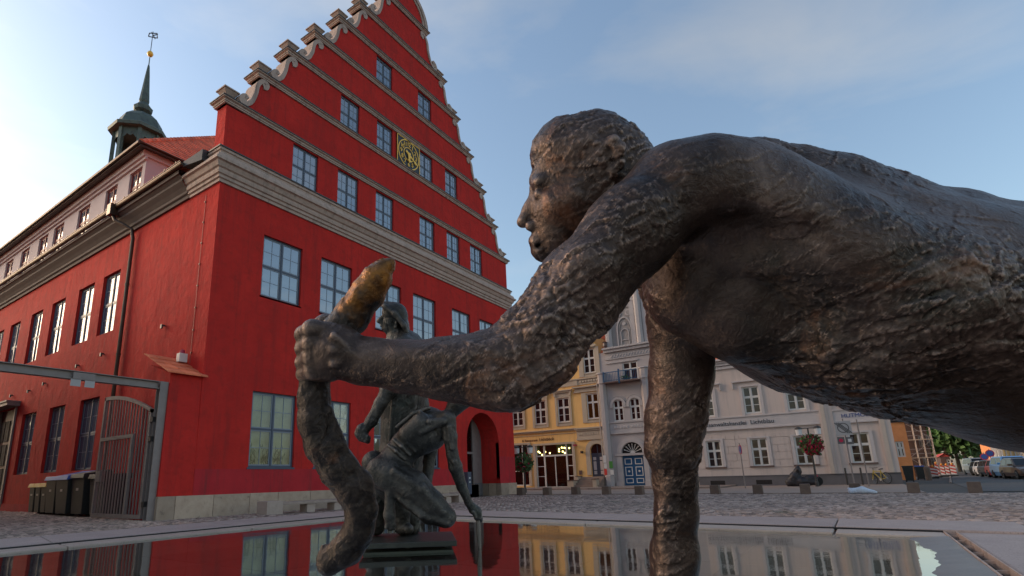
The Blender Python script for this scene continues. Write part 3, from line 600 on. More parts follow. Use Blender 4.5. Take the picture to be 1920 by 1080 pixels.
EP = [(0, 11.76), (0.09, 11.76), (0.09, 11.9), (0.16, 11.95), (0.16, 12.06), (0.26, 12.2), (0.40, 12.36), (0.40, 12.46), (0.50, 12.56), (0.56, 12.58), (0.56, 12.72), (0, 12.8)]
ev = MB(); mitre(ev, EP, [lambda o: (-o, 2.0), lambda o: (-o, 45.0)]); ev.build('eaves_cornice', mat('brown_eaves_plaster', (0.125, 0.092, 0.08), 0.8, var=(1.5, (0.085, 0.062, 0.055), 0.6), spec=0.2), hall, recalc=False)
g = MB(); n = 8
for i in range(n):
    a0, a1 = math.pi*i/n, math.pi*(i+1)/n
    p = lambda t, y: (-0.62-0.11*math.cos(t), y, 12.86-0.13*math.sin(t))
    g.quad(p(a0, 1.6), p(a1, 1.6), p(a1, 45), p(a0, 45))
g.tube([(-0.735, 1.6, 12.87), (-0.735, 45, 12.87)], 0.016, 6); g.poly([(-0.62-0.11*math.cos(math.pi*i/n), 1.6, 12.86-0.13*math.sin(math.pi*i/n)) for i in range(n+1)])
g.build('gutter', MT['gutter'], hall, recalc=False)
q = MB(); q.hexa([(-0.42, 0.63, 12.7), (0.6, 0.63, 12.7), (0.6, 1.61, 12.7), (-0.60, 1.61, 12.7), (-0.42, 0.63, 13.14), (0.6, 0.63, 13.3), (0.6, 1.61, 13.3), (-0.60, 1.61, 12.9)]); q.build('gutter_end', MT['lead'], hall)
gb = MB(); gb.box(-0.02, 0.02, -0.02, 0.02, 0, 0.07); gbm = gb.mesh('gutter_bracket', MT['gutter'])
for i in range(34): place('gutter_bracket', gbm, hall, (-0.735, 1.9+i*0.85, 12.875))
LP = [(0, 0.04), (0.07, 0.04), (0.07, 0.09), (0.10, 0.105), (0.10, 0.175), (0.17, 0.205), (0.17, 0.245), (0.0, 0.28)]
for k in range(7):
    e = EDGE[k]; lb = MB()
    pr = [(o, ZB[k]+z) for o, z in LP]
    mitre(lb, pr, [lambda o: (e-0.05-o, GT+o), lambda o: (e-0.05-o, -o), lambda o: (W-e+0.05+o, -o), lambda o: (W-e+0.05+o, GT+o), lambda o: (e-0.05-o, GT+o)])
    lb.build('ledge', MT['trim'], hall, recalc=False)
    fl = MB(); fl.box(e-0.25, W-e+0.25, -0.195, GT+0.19, ZB[k]+0.247, ZB[k]+0.285); fl.build('ledge_flashing', MT['lead'], hall)
    if k == 6: continue
    # pedestal urns and scroll volutes at both ends
    for mir in (0, 1):
        u = MB(); cx = e+0.18; cx = cx if not mir else W-cx; cy = GT/2; zz = ZB[k]+0.286
        def fr(h0, z0, h1, z1): u.hexa([(cx-h0, cy-h0, z0), (cx+h0, cy-h0, z0), (cx+h0, cy+h0, z0), (cx-h0, cy+h0, z0), (cx-h1, cy-h1, z1), (cx+h1, cy-h1, z1), (cx+h1, cy+h1, z1), (cx-h1, cy+h1, z1)])
        fr(0.20, zz, 0.20, zz+0.06); fr(0.165, zz+0.06, 0.165, zz+0.28); fr(0.18, zz+0.28, 0.20, zz+0.32); fr(0.20, zz+0.32, 0.29, zz+0.46); fr(0.32, zz+0.46, 0.32, zz+0.52)
        fr(0.30, zz+0.52, 0.08, zz+0.60)
        u.build('finial', MT['trim'], hall, bevel=0.012)
        sx = (EDGE[k+1]-e)/1.3; s = (ZB[k+1]-ZB[k])/2.0
        cl = [((e+x*sx) if not mir else W-(e+x*sx), ZB[k]+z*s) for x, z in catmull(VREL)]
        v = MB(); P = [np.array(p) for p in cl]; L_, R_ = [], []
        for i, p in enumerate(P):
            t = P[min(i+1, len(P)-1)]-P[max(i-1, 0)]; t /= np.linalg.norm(t); nn = np.array([-t[1], t[0]]); hw = 0.085
            L_.append(p+nn*hw); R_.append(p-nn*hw)
        for i in range(len(P)-1):
            q = [L_[i], R_[i], R_[i+1], L_[i+1]]
            v.prism([tuple(x) for x in q], -0.06, GT+0.03, fm_)
        for (x, z, r) in ((0.68, 0.63, 0.10), (1.50, 1.79, 0.09)):
            xx = (e+x*sx) if not mir else W-(e+x*sx); v.lathe([(r, -0.045), (r, GT+0.02)], (xx, 0, ZB[k]+z*s), 12, axis='y')
        v.build('volute', MT['trim'], hall)
pa = MB()
for r0, r1, d in ((W/2-8.45, W/2-8.2, -0.12), (W/2-8.62, W/2-8.45, -0.06)):
    A, B = arch_pts(W/2, 27.38, r0, 18), arch_pts(W/2, 27.38, r1, 18)
    for i in range(18): pa.prism([A[i], A[i+1], B[i+1], B[i]], d, GT, fm_)
pa.build('pediment_arch', MT['trim'], hall)
# windows of the front
SL = lambda m=MT['frame']: (0.05, 0.10, 0.07, m)
TWO = dict(cols=[2, 2], rows=[2, 2], split_z=[0.5, 0.5], mf=MT['frame'], msash=MT['sash'])
for a, b in UW: window(hall, (a, 0.10, 7.92), 0, b-a, 2.48, mg=MT['glass'], sill=SL(), **TWO)
for i, (a, b) in enumerate(GW): window(hall, (a, 0.08, 1.58), 0, b-a, 2.70, mg=MT['clear'], sill=SL(), inner=(MT['curtain'] if i != 1 else MT['warmroom'], 0.2), **TWO)
for a, b in R1: window(hall, (a, 0.08, 13.12), 0, b-a, 1.87, mg=MT['glass'], fr=0.045, sash=0.035, bar=0.03, mull=0.05, **TWO)
for a, b in R2: window(hall, (a, 0.08, 17.285), 0, b-a, 1.71, mg=MT['glass'], fr=0.045, sash=0.035, bar=0.03, mull=0.05, panes='one', **TWO)
for a, b in R3: window(hall, (a, 0.08, 21.185), 0, b-a, 1.66, mg=MT['glass'], fr=0.045, sash=0.035, bar=0.03, mull=0.05, panes='one', **TWO)
for i, (a, b) in enumerate(LU): window(hall, (0.13, b, 7.5), -math.pi/2, b-a, 2.78, mg=MT['sideglass'], sill=SL(MT['sash']), panes='parts' if i < 2 else 'one', **TWO)
for a, b in LG: window(hall, (0.13, b, 1.73), -math.pi/2, b-a, 3.0, mg=MT['sideglass'], sill=SL(MT['sash']), panes='one', **TWO)
# house plants behind the first ground floor window
pl = MB()
for x0 in (2.1, 2.75, 3.3):
    for i in range(40):
        c = np.array([x0+random.gauss(0, 0.12), 0.26+random.gauss(0, 0.03), 1.72+abs(random.gauss(0, 0.26))]); d = np.array([random.gauss(0, 0.05), random.gauss(0, 0.01), 0.12]); s_ = np.array([0.025, 0, 0.0])
        pl.poly([c-d, c+s_, c+d, c-s_])
q = pl.build('house_plant', MT['leafdark'], hall, recalc=False); q['kind'] = 'stuff'
# clock on the gable
clk = MB(); clk.box(9.41, 11.25, -0.06, 0.02, 17.3, 18.99); clock = clk.build('clock', MT['black'], hall)
gf = MB(); x0, x1, z0, z1 = 9.41, 11.25, 17.3, 18.99
for b in ((x0, x1, z0, z0+0.04), (x0, x1, z1-0.04, z1), (x0, x0+0.04, z0+0.04, z1-0.04), (x1-0.04, x1, z0+0.04, z1-0.04)): gf.box(b[0], b[1], -0.085, -0.058, b[2], b[3])
ccx, ccz = 10.33, 18.145
for r0, r1 in ((0.79, 0.845), (0.37, 0.415)):
    for i in range(40):
        a0, a1 = 2*math.pi*i/40, 2*math.pi*(i+1)/40
        gf.prism([(ccx+r0*math.cos(a0), ccz+r0*math.sin(a0)), (ccx+r0*math.cos(a1), ccz+r0*math.sin(a1)), (ccx+r1*math.cos(a1), ccz+r1*math.sin(a1)), (ccx+r1*math.cos(a0), ccz+r1*math.sin(a0))], -0.085, -0.058, fm_)
gf.build('clock_rings', MT['gold'], clock)
for h in range(1, 13):
    me = text_mesh(str(h), 0.33, MT['gold'], 0.012, spacing=0.85, bold=0.004); a_ = math.pi/2-h*math.pi/6
    o = place('numeral', me, clock, (ccx+0.60*math.cos(a_), -0.075, ccz+0.60*math.sin(a_))); o.rotation_euler = (math.pi/2, 0, 0)
def hand(L, wd, ang, y, tail):
    q = MB(); d = np.array([math.sin(ang), math.cos(ang)]); n_ = np.array([d[1], -d[0]]); c = np.array([ccx, ccz])
    q.prism([tuple(c-d*tail-n_*wd*1.3), tuple(c-d*tail+n_*wd*1.3), tuple(c+d*L*0.62+n_*wd*0.7), tuple(c+d*L*0.66+n_*wd*1.7), tuple(c+d*L), tuple(c+d*L*0.66-n_*wd*1.7), tuple(c+d*L*0.62-n_*wd*0.7)], y-0.012, y, fm_)
    q.build('clock_hand', MT['gold'], clock)
hand(0.82, 0.06, R(118), -0.10, 0.28); hand(0.50, 0.095, R(178), -0.115, 0.10)
# portal with recessed glass doors
dm = MB(); yb = 1.25
dm.box(PX0, PX0+0.1, yb, yb+0.1, 0, 4.6); dm.box(PX1-0.95, PX1-0.87, yb, yb+0.1, 0, 4.3); dm.box(PX0+0.1, PX1-0.95, yb, yb+0.1, 2.42, 2.54); dm.box(16.55, 16.62, yb, yb+0.1, 0, 4.6)
portal = dm.build('portal_door', MT['steel'], hall)
for (a0, a1, b0, b1) in ((15.31, 16.54, 0.02, 2.41), (15.31, 16.54, 2.55, 4.5), (16.63, 17.54, 2.55, 4.5), (16.63, 17.54, 0.02, 2.41)):
    q = MB(); q.box(a0, a1, yb+0.03, yb+0.045, b0, b1); q.build('door_glass', MT['clear'], portal)
q = MB(); q.box(PX1-0.86, PX1, yb+0.02, yb+0.1, 0.75, 4.6); q.build('side_panel', MT['steel'], portal)
q = MB(); q.box(PX1-0.86, PX1, yb+0.005, yb+0.1, 0.0, 0.745); q.build('side_panel', MT['greybase'], portal)
q = MB(); q.box(PX0-0.3, PX1+0.3, yb+1.9, yb+2.0, 0, 4.8); q.build('hall_interior', MT['warmroom'], portal)
q = MB(); q.tube([(16.42, yb-0.07, 0.9), (16.42, yb-0.07, 1.5)], 0.02, 6); q.build('handle', MT['sash'], portal)
# long side: doorway with little canopy, rainwater pipe, wall anchors
q = MB(); q.box(-0.55, 0.0, 17.6, 21.2, 5.25, 5.42); q.box(-0.6, 0.02, 17.55, 21.25, 5.42, 5.5); q.build('door_canopy', MT['steel'], hall)
q = MB(); q.box(0.12, 0.2, 17.9, 20.8, 0, 5.2); dd = q.build('side_door', mat('dull_red_door', (0.10, 0.022, 0.02), 0.6), hall)
for yy in (17.92, 20.62): q = MB(); q.box(-0.08, 0.12, yy, yy+0.16, 0, 5.2); q.build('door_jamb', MT['steel'], dd)
for i in range(3):
    for j in range(3): q = MB(); q.box(0.09, 0.12, 18.3+i*0.75, 18.9+i*0.75, 1.0+j*1.25, 2.1+j*1.25); q.build('door_pane', MT['dark'], dd)
pp = MB(); py = 6.35
pp.box(-0.86, -0.50, py+0.75, py+1.10, 12.45, 12.95); pp.tube([(-0.66, py+0.9, 12.46), (-0.62, py+0.75, 12.2), (-0.40, py+0.35, 11.95), (-0.19, py+0.05, 11.72), (-0.13, py, 11.3), (-0.13, py, 6), (-0.13, py, 0)], 0.075, 10)
for z in (1.5, 3.5, 6.2, 9.2): pp.tube([(-0.13, py, z), (-0.13, py, z+0.09)], 0.09, 10)
pp.build('downpipe', MT['gutter'], hall, smooth=False)
q = MB(); q.tube([(-0.015, 0.85, 11.5), (-0.015, 0.9, 5.1)], 0.008, 5)
for i in range(8): q.box(-0.04, 0, 0.84, 0.89, 11.2-i*0.82, 11.25-i*0.82)
q.build('cable', MT['redwood'], hall)
wa = MB(); wa.box(-0.14, 0, -0.03, 0.03, -0.03, 0.03); wa.box(-0.14, -0.08, -0.05, 0.05, -0.12, 0.03); wam = wa.mesh('wall_anchor', MT['lead'])
for y_, z_ in ((3.0, 6.85), (8.1, 6.55), (10.6, 6.4), (12.1, 6.35), (14.4, 6.05), (16.4, 5.9), (19.0, 5.95)): place('wall_anchor', wam, hall, (0, y_, z_))
# buttress at the corner with its tiled cap
bt = MB(); bt.hexa([(-1.08, 0.0, 0.7), (0, 0.0, 0.7), (0, 1.7, 0.7), (-1.08, 1.7, 0.7), (-1.04, 0.03, 4.52), (0, 0.03, 4.52), (0, 1.6, 5.0), (-1.04, 1.6, 5.0)]); bt.box(-1.1, 0, 0.31, 1.7, -0.1, 0.69)
btr = bt.build('buttress', MT['red'], hall)
q = MB()
for r_ in range(4):
    for c_ in range(5):
        x = -1.2+c_*0.262; y = -0.16+r_*0.44; z = 4.50+r_*0.21
        q.hexa([(x, y, z), (x+0.25, y, z), (x+0.25, y+0.50, z+0.22), (x, y+0.50, z+0.22), (x, y, z+0.05), (x+0.25, y, z+0.05), (x+0.25, y+0.5, z+0.25), (x, y+0.5, z+0.25)])
q.build('cap_tiles', MT['tile'], btr)
q = MB(); q.box(-0.34, -0.06, 1.0, 1.2, 5.15, 5.45); al = q.build('alarm_box', MT['white'], hall); q = MB(); q.lathe([(0.09, 5.45), (0.08, 5.56), (0.03, 5.6)], (-0.2, 1.1, 0), 10); q.build('alarm_lamp', MT['signred'], al)
# attic storey set back behind the gutter
at_ = MB(); AX, AY = 0.8, 8.3
LA = [(8.62, 9.92), (11.25, 12.62), (14.55, 16.1), (18.1, 19.6), (20.5, 22.0), (23.6, 25.1), (26.6, 28.1), (29.8, 31.3), (32.8, 34.3)]
sheet(at_, AY, 45, 12.6, 16.75, [(a, b, 14.2, 16.15) for a, b in LA], 0.16, lambda a, d, z: (AX+d, a, z))
at_.quad((AX, AY, 12.6), (12, AY, 12.6), (12, AY, 16.75), (AX, AY, 16.75)); at_.build('attic_wall', MT['attic'], hall, recalc=False)
fs_ = MB()
for yy0, yy1 in ((AY-0.12, 45),): fs_.box(AX-0.2, AX, yy0, yy1, 16.45, 16.75); fs_.box(AX-0.1, AX, yy0, yy1, 16.3, 16.45)
fs_.box(AX, 12, AY-0.12, AY, 16.45, 16.75); fs_.build('attic_frieze', MT['attic'], hall)
for i, (a, b) in enumerate(LA): window(hall, (AX+0.1, b, 14.2), -math.pi/2, b-a, 1.94, [2, 2], [2, 2], [0.58, 0.42], MT['redwood'], MT['redwood'], MT['sideglass'], sash=0.05, bar=0.03, panes='one')
rf = MB(); ZE, EX, EY = 16.85, 0.32, 7.9; RX, RY, RZ = 10.1, EY+9.78, 16.85+9.78
rf.quad((EX, EY, ZE), (EX, 45, ZE), (RX, 45, RZ), (RX, RY, RZ)); rf.quad((2*RX-EX, EY, ZE), (2*RX-EX, 45, ZE), (RX, 45, RZ), (RX, RY, RZ)); rf.poly([(EX, EY, ZE-0.02), (2*RX-EX, EY, ZE-0.02), (RX, RY, RZ-0.02)])
rf.poly([(EX, 45, ZE), (2*RX-EX, 45, ZE), (RX, 45, RZ)])
rf.quad((-0.6, 1.62, 12.84), (10, 1.62, 15.5), (10, AY-0.01, 15.5), (-0.6, AY-0.01, 12.84))
roof = rf.build('roof', MT['tile'], hall, recalc=False)
q = MB(); q.box(EX-0.05, EX+0.1, EY-0.05, 45, ZE-0.18, ZE+0.0); q.box(EX+0.1, 12, EY-0.05, EY+0.1, ZE-0.18, ZE+0.0); q.box(EX+0.1, AX, EY+0.1, 45, ZE-0.1, ZE-0.02); q.box(AX, 12, EY+0.1, AY, ZE-0.1, ZE-0.02)
q.tube([(EX-0.1, EY-0.1, ZE-0.04), (EX-0.1, 45, ZE-0.04)], 0.09, 8); q.tube([(EX-0.1, EY-0.1, ZE-0.04), (12, EY-0.1, ZE-0.04)], 0.05, 8)
q.build('attic_eaves', MT['gutter'], roof)
tl = MB()                                                    # tile courses of the hipped end, then ridge caps along the hip
for i in range(34):
    y_ = EY+0.02+i*0.285; z_ = ZE+(y_-EY); xa = EX+(y_-EY)+0.02; xb = 9.6
    m_ = max(1, int((xb-xa)/0.24))
    for j in range(m_):
        x = xa+j*(xb-xa)/m_; ww = (xb-xa)/m_-0.008
        tl.hexa([(x, y_-0.05, z_-0.05), (x+ww, y_-0.05, z_-0.05), (x+ww, y_+0.28, z_+0.28), (x, y_+0.28, z_+0.28), (x, y_-0.09, z_+0.0), (x+ww, y_-0.09, z_+0.0), (x+ww, y_+0.26, z_+0.30), (x, y_+0.26, z_+0.30)])
q = tl.build('roof_tiles', MT['tile'], roof); q['kind'] = 'stuff'
hc = MB()
for i in range(30):
    t0 = i*0.33; hc.tube([(EX+t0, EY+t0, ZE+t0+0.05), (EX+t0+0.36, EY+t0+0.36, ZE+t0+0.41)], [0.13, 0.10], 8)
q = hc.build('hip_tiles', MT['tile'], roof); q['kind'] = 'stuff'
# ridge turret: open octagonal lantern, dome, onion, needle, ball and vane
cx, cy = 19.6-HX, 51-HY
cup = MB(); cup.lathe([(2.15, 26), (2.15, 29.4), (2.3, 29.4), (2.3, 29.7), (1.0, 29.72)], (cx, cy, 0), 8, math.pi/8); turret = cup.build('turret', MT['copper'], hall)
pm_ = MB(); pm_.box(-0.16, 0.16, -0.16, 0.16, 29.6, 33.3); pme = pm_.mesh('turret_post', MT['copper'])
for i in range(8): a_ = math.pi/8+i*math.pi/4; place('turret_post', pme, turret, (cx+1.98*math.cos(a_), cy+1.98*math.sin(a_), 0), a_)
q = MB()
for i in range(8):                                           # scalloped boards between the posts
    a0, a1 = math.pi/8+i*math.pi/4, math.pi/8+(i+1)*math.pi/4
    P0 = np.array([cx+2.02*math.cos(a0), cy+2.02*math.sin(a0)]); P1 = np.array([cx+2.02*math.cos(a1), cy+2.02*math.sin(a1)])
    for j in range(9):
        t0, t1 = j/9, (j+1)/9; dz = lambda t: 31.9+0.55*math.sin(math.pi*t)**0.6*(1 if True else 0)+0.12*math.cos(6*math.pi*t)
        A, B = P0+(P1-P0)*t0, P0+(P1-P0)*t1
        q.quad((*A, dz(t0)), (*B, dz(t1)), (*B, 33.35), (*A, 33.35))
q.build('turret_valance', MT['copper'], turret, recalc=False)
q = MB(); q.lathe([(1.9, 33.2), (2.55, 33.25), (2.6, 33.55), (2.1, 33.9), (1.75, 34.9), (1.15, 35.5), (0.4, 35.8), (0.4, 35.9)], (cx, cy, 0), 8, math.pi/8); q.build('turret_dome', MT['copper'], turret)
q = MB(); q.lathe([(0.45, 35.6), (0.42, 35.85), (0.78, 36.15), (0.85, 36.5), (0.55, 36.85), (0.40, 37.1), (0.46, 37.3), (0.34, 38.6), (0.2, 40.3), (0.10, 41.3), (0.05, 41.5), (0.04, 42.5)], (cx, cy, 0), 10); q.build('turret_spire', MT['copper'], turret)
q = MB(); q.lathe([(0.02, 42.45), (0.2, 42.52), (0.29, 42.75), (0.2, 42.98), (0.02, 43.05)], (cx, cy, 0), 12); q.build('turret_ball', MT['gold'], turret, smooth=True)
q = MB(); q.tube([(cx, cy, 43.0), (cx, cy, 45.4)], 0.035, 6)
dX = np.array([0.8, -0.6])
for (u0, z0, u1, z1) in ((-0.35, 44.75, 0.45, 44.75), (-0.3, 45.15, 0.4, 45.3), (-0.35, 44.75, -0.3, 45.15), (0.45, 44.75, 0.4, 45.05), (-0.12, 45.3, 0.25, 44.6), (0.1, 45.0, 0.45, 45.2)):
    q.tube([(cx+dX[0]*u0, cy+dX[1]*u0, z0), (cx+dX[0]*u1, cy+dX[1]*u1, z1)], 0.05, 5)
q.build('weather_vane', MT['lead'], turret)
# ------------------------------------------------------------------ houses across the square (local x runs to the right seen from the square, y inward)
FX = 44.0
def house(name, label, x0, x1, depth, z1, m, holes, arches=(), rev=0.16, cat='house'):
    h = thing(name, label, cat, (FX, 0, 0), -math.pi/2)
    mb = MB(); sheet(mb, x0, x1, -0.1, z1, holes, rev, fm_)
    for (cx_, zs_, r_, z_top) in arches:                     # fill the corners over a round head inside a square opening
        P = arch_pts(cx_, zs_, r_, 14)
        for i in range(14):
            (xa, za), (xb, zb) = P[i], P[i+1]
            mb.quad((xa, 0, za), (xb, 0, zb), (xb, 0, z_top), (xa, 0, z_top)); mb.quad((xa, 0, za), (xb, 0, zb), (xb, rev, zb), (xa, rev, za))
    mb.quad((x0, 0, -0.1), (x0, depth, -0.1), (x0, depth, z1), (x0, 0, z1)); mb.quad((x1, 0, -0.1), (x1, depth, -0.1), (x1, depth, z1), (x1, 0, z1)); mb.quad((x0, depth, -0.1), (x1, depth, -0.1), (x1, depth, z1), (x0, depth, z1))
    mb.build('wall', m, h, recalc=False); return h
def box_part(par, name, m, *b, bevel=0.0):
    q = MB()
    for i in b: q.box(*i)
    return q.build(name, m, par, bevel=bevel)
def arch_band(par, name, m, cx_, zs_, r0, r1, d0, d1, legs=0.0, n=18):
    q = MB(); A, B = arch_pts(cx_, zs_, r0, n), arch_pts(cx_, zs_, r1, n)
    for i in range(n): q.prism([A[i], A[i+1], B[i+1], B[i]], d0, d1, fm_)
    if legs:
        q.box(cx_-r1, cx_-r0, d0, d1, zs_-legs, zs_); q.box(cx_+r0, cx_+r1, d0, d1, zs_-legs, zs_)
    return q.build(name, m, par)
def gable_roof(par, x0, x1, d, z0, z1, m):
    q = MB(); q.quad((x0-0.1, -0.25, z0), (x1+0.1, -0.25, z0), (x1+0.1, d/2, z1), (x0-0.1, d/2, z1)); q.quad((x0-0.1, d+0.2, z0), (x1+0.1, d+0.2, z0), (x1+0.1, d/2, z1), (x0-0.1, d/2, z1))
    q.poly([(x0, 0, z0), (x0, d, z0), (x0, d/2, z1-0.05)]); q.poly([(x1, 0, z0), (x1, d, z0), (x1, d/2, z1-0.05)]); return q.build('roof', m, par, recalc=False)
def cross_window(par, x, z, w_, h_, mf=None, mg=None, tiers=((2, 0.62), (1, 0.38)), y=0.06, **kw):
    return window(par, (x, y, z), 0, w_, h_, [1, 1], [t[0] for t in tiers], [t[1] for t in tiers], mf or MT['white'], mf or MT['white'], mg or MT['darkglass'], fr=0.05, sash=0.05, bar=0.035, mull=0.06, **kw)

# --- yellow house with the restaurant
YW = [(-25.75, -24.6), (-23.4, -22.25), (-21.1, -19.95)]; YW2 = [(-25.75, -24.6), (-23.4, -22.25), (-21.15, -20.03)]
yh = house('yellow_house', 'ornate yellow plastered house with glazed restaurant front and stone steps to an arched door', -30, -17.14, 10, 12.9, MT['yellow'],
           [(a, b, 5.6, 7.72) for a, b in YW]+[(a, b, 9.62, 11.72) for a, b in YW2]+[(-18.34, -17.26, 5.68, 7.84), (-18.36, -17.30, 9.62, 11.75), (-23.52, -19.92, 0.08, 3.72), (-27.6, -24.25, 0.25, 3.88), (-18.34, -17.16, 0.92, 3.6)],
           [(-17.75, 3.0, 0.59, 3.6)], rev=0.22)
for a, b in YW: cross_window(yh, a, 5.6, b-a, 2.12)
for a, b in YW2: cross_window(yh, a, 9.62, b-a, 2.10)
cross_window(yh, -18.36, 9.62, 1.06, 2.13)
wo = cross_window(yh, -18.34, 5.68, 1.08, 2.16, mg=MT['clear'], tiers=((1, 0.66), (1, 0.34)), inner=None); box_part(wo, 'orange_blind', MT['orangeblind'], (0.04, 1.04, 0.07, 0.08, 0.04, 2.12))
def surround(x0, x1, z0, z1, wd=0.2, hood=True, apron_=True, m='ytrim'):
    q = MB(); q.box(x0-wd, x0-0.01, -0.07, 0, z0-0.3, z1+0.10); q.box(x1+0.01, x1+wd, -0.07, 0, z0-0.3, z1+0.10); q.box(x0-0.01, x1+0.01, -0.06, 0, z1+0.01, z1+0.10)
    if apron_: q.box(x0-0.01, x1+0.01, -0.04, 0, z0-0.33, z0-0.07); q.box(x0-0.02, x1+0.02, -0.09, 0.0, z0-0.065, z0-0.01)
    if hood: q.box(x0-wd-0.02, x1+wd+0.02, -0.05, 0, z1+0.102, z1+0.46); q.box(x0-wd-0.2, x1+wd+0.2, -0.26, 0, z1+0.60, z1+0.68); q.box(x0-wd-0.12, x1+wd+0.12, -0.17, 0, z1+0.46, z1+0.598); q.box(x0-wd-0.06, x0-wd+0.12, -0.15, -0.051, z1+0.16, z1+0.458); q.box(x1+wd-0.12, x1+wd+0.06, -0.15, -0.051, z1+0.16, z1+0.458)
    return q.build('window_surround', MT[m], yh)
for a, b in YW: surround(a, b, 5.6, 7.72)
for a, b in YW2: surround(a, b, 9.62, 11.72, 0.3)
surround(-18.34, -17.26, 5.68, 7.84, 0.42, hood=False); surround(-18.36, -17.30, 9.62, 11.75, 0.42, hood=False)
q = MB(); q.poly([(-19.0, -0.1, 11.95), (-16.95, -0.1, 11.95), (-17.9, -0.1, 12.5)]); q.hexa([(-19.0, -0.2, 11.86), (-17.15, -0.2, 11.86), (-17.15, 0, 11.86), (-19.0, 0, 11.86), (-19.0, -0.2, 11.95), (-17.15, -0.2, 11.95), (-17.15, 0, 11.95), (-19.0, 0, 11.95)]); q.build('pediment', MT['ytrim'], yh)
box_part(yh, 'belt_cornice', MT['ytrim'], (-30, -19.45, -0.14, 0, 4.84, 4.95), (-30, -19.45, -0.22, 0, 4.95, 5.02), (-30, -19.45, -0.05, 0, 4.60, 4.64))
box_part(yh, 'bay_frieze', MT['ytrim'], (-19.44, -17.15, -0.16, 0, 3.95, 4.1), (-19.4, -17.15, -0.11, 0, 4.1, 4.72), (-19.44, -17.15, -0.2, 0, 4.72, 4.86), (-19.5, -17.15, -0.3, 0, 4.86, 4.98)); box_part(yh, 'bay_cornice', MT['ytrim'], (-19.44, -17.15, -0.12, 0, 8.02, 8.1), (-19.35, -17.15, -0.07, 0, 8.1, 8.42), (-19.5, -17.15, -0.28, 0, 8.42, 8.52))
q = MB()
for i in range(9): q.lathe([(0.001, -0.15), (0.09, -0.145), (0.10, -0.108)], (-19.2+i*0.24, 0, 4.42), 8, axis='y')
for i in range(7): q.lathe([(0.001, -0.14), (0.10, -0.13), (0.11, -0.08)], (-18.7+i*0.25, 0, 8.95), 7, axis='y')
q.build('frieze_ornament', MT['ytrim'], yh)
box_part(yh, 'belt_course', MT['ytrim'], (-30, -17.14, -0.06, 0, 8.68, 9.14), (-30, -17.14, -0.16, 0, 9.14, 9.24), (-19.42, -19.02, -0.12, -0.061, 8.66, 9.12))
box_part(yh, 'top_cornice', MT['ytrim'], (-30, -17.14, -0.1, 0, 12.3, 12.6), (-30, -17.14, -0.35, 0, 12.6, 12.8), (-30, -17.14, -0.45, 0.2, 12.8, 12.92))
gable_roof(yh, -30, -17.14, 10, 12.92, 17.5, MT['tile'])
# shop front
sf = box_part(yh, 'shop_front', MT['ytrim'], (-23.74, -23.5, -0.08, 0.1, 0.1, 3.88), (-19.94, -19.72, -0.08, 0.1, 0.1, 3.88), (-23.5, -19.94, -0.08, 0.1, 3.72, 3.88))
box_part(sf, 'shop_frame', MT['white'], (-23.5, -23.42, 0.05, 0.17, 0.1, 3.72), (-20.02, -19.94, 0.05, 0.17, 0.1, 3.72), (-22.75, -22.62, 0.04, 0.18, 0.1, 3.72), (-20.62, -20.50, 0.04, 0.18, 0.1, 3.72), (-21.70, -21.63, 0.05, 0.16, 0.1, 2.72),
         (-22.62, -20.62, 0.04, 0.18, 2.72, 2.86), (-23.42, -22.75, 0.06, 0.16, 2.74, 2.84), (-20.50, -20.02, 0.06, 0.16, 2.74, 2.84), (-23.42, -22.75, 0.07, 0.15, 1.86, 1.92), (-20.50, -20.02, 0.07, 0.15, 1.86, 1.92), (-23.42, -22.75, 0.07, 0.15, 1.0, 1.06), (-20.50, -20.02, 0.07, 0.15, 1.0, 1.06), (-23.42, -19.94, 0.05, 0.17, 0.09, 0.16))
for (a, b, c, d) in ((-22.62, -21.70, 0.16, 2.72), (-21.63, -20.62, 0.16, 2.72), (-22.62, -20.62, 2.86, 3.72), (-23.42, -22.75, 0.16, 1.0), (-23.42, -22.75, 1.06, 1.86), (-23.42, -22.75, 1.92, 2.74), (-23.42, -22.75, 2.84, 3.72), (-20.5, -20.02, 0.16, 1.0), (-20.5, -20.02, 1.06, 1.86), (-20.5, -20.02, 1.92, 2.74), (-20.5, -20.02, 2.84, 3.72)): box_part(sf, 'shop_pane', MT['clear'], (a+0.003, b-0.003, 0.10, 0.108, c+0.003, d-0.003))
ri = MB(); ri.quad((-28, 3.5, 0), (-19.2, 3.5, 0), (-19.2, 3.5, 4.2), (-28, 3.5, 4.2)); ri.quad((-28, 0.3, 0.02), (-19.2, 0.3, 0.02), (-19.2, 3.5, 0.02), (-28, 3.5, 0.02)); ri.quad((-28, 0.3, 4.1), (-19.2, 0.3, 4.1), (-19.2, 3.5, 4.1), (-28, 3.5, 4.1)); ri.quad((-19.2, 0.3, 0), (-19.2, 3.5, 0), (-19.2, 3.5, 4.1), (-19.2, 0.3, 4.1)); ri.quad((-28, 0.3, 0), (-28, 3.5, 0), (-28, 3.5, 4.1), (-28, 0.3, 4.1)); ri.build('restaurant_room', MT['interior'], yh, recalc=False)
box_part(yh, 'ceiling_panel', MT['teal'], (-22.6, -21.2, 2.4, 2.5, 2.9, 4.0), (-26, -24.2, 2.0, 2.1, 2.8, 4.0))
box_part(yh, 'shelf', MT['bollard'], (-23.3, -22.0, 3.0, 3.3, 0.5, 0.6), (-23.3, -22.0, 3.0, 3.3, 1.3, 1.36), (-21.5, -20.2, 3.0, 3.3, 1.6, 1.66), (-21.5, -20.2, 3.0, 3.3, 0.9, 0.96), (-22.6, -20.6, 1.5, 2.2, 0.72, 0.78), (-21.9, -21.8, 2.7, 2.8, 0, 2.6))
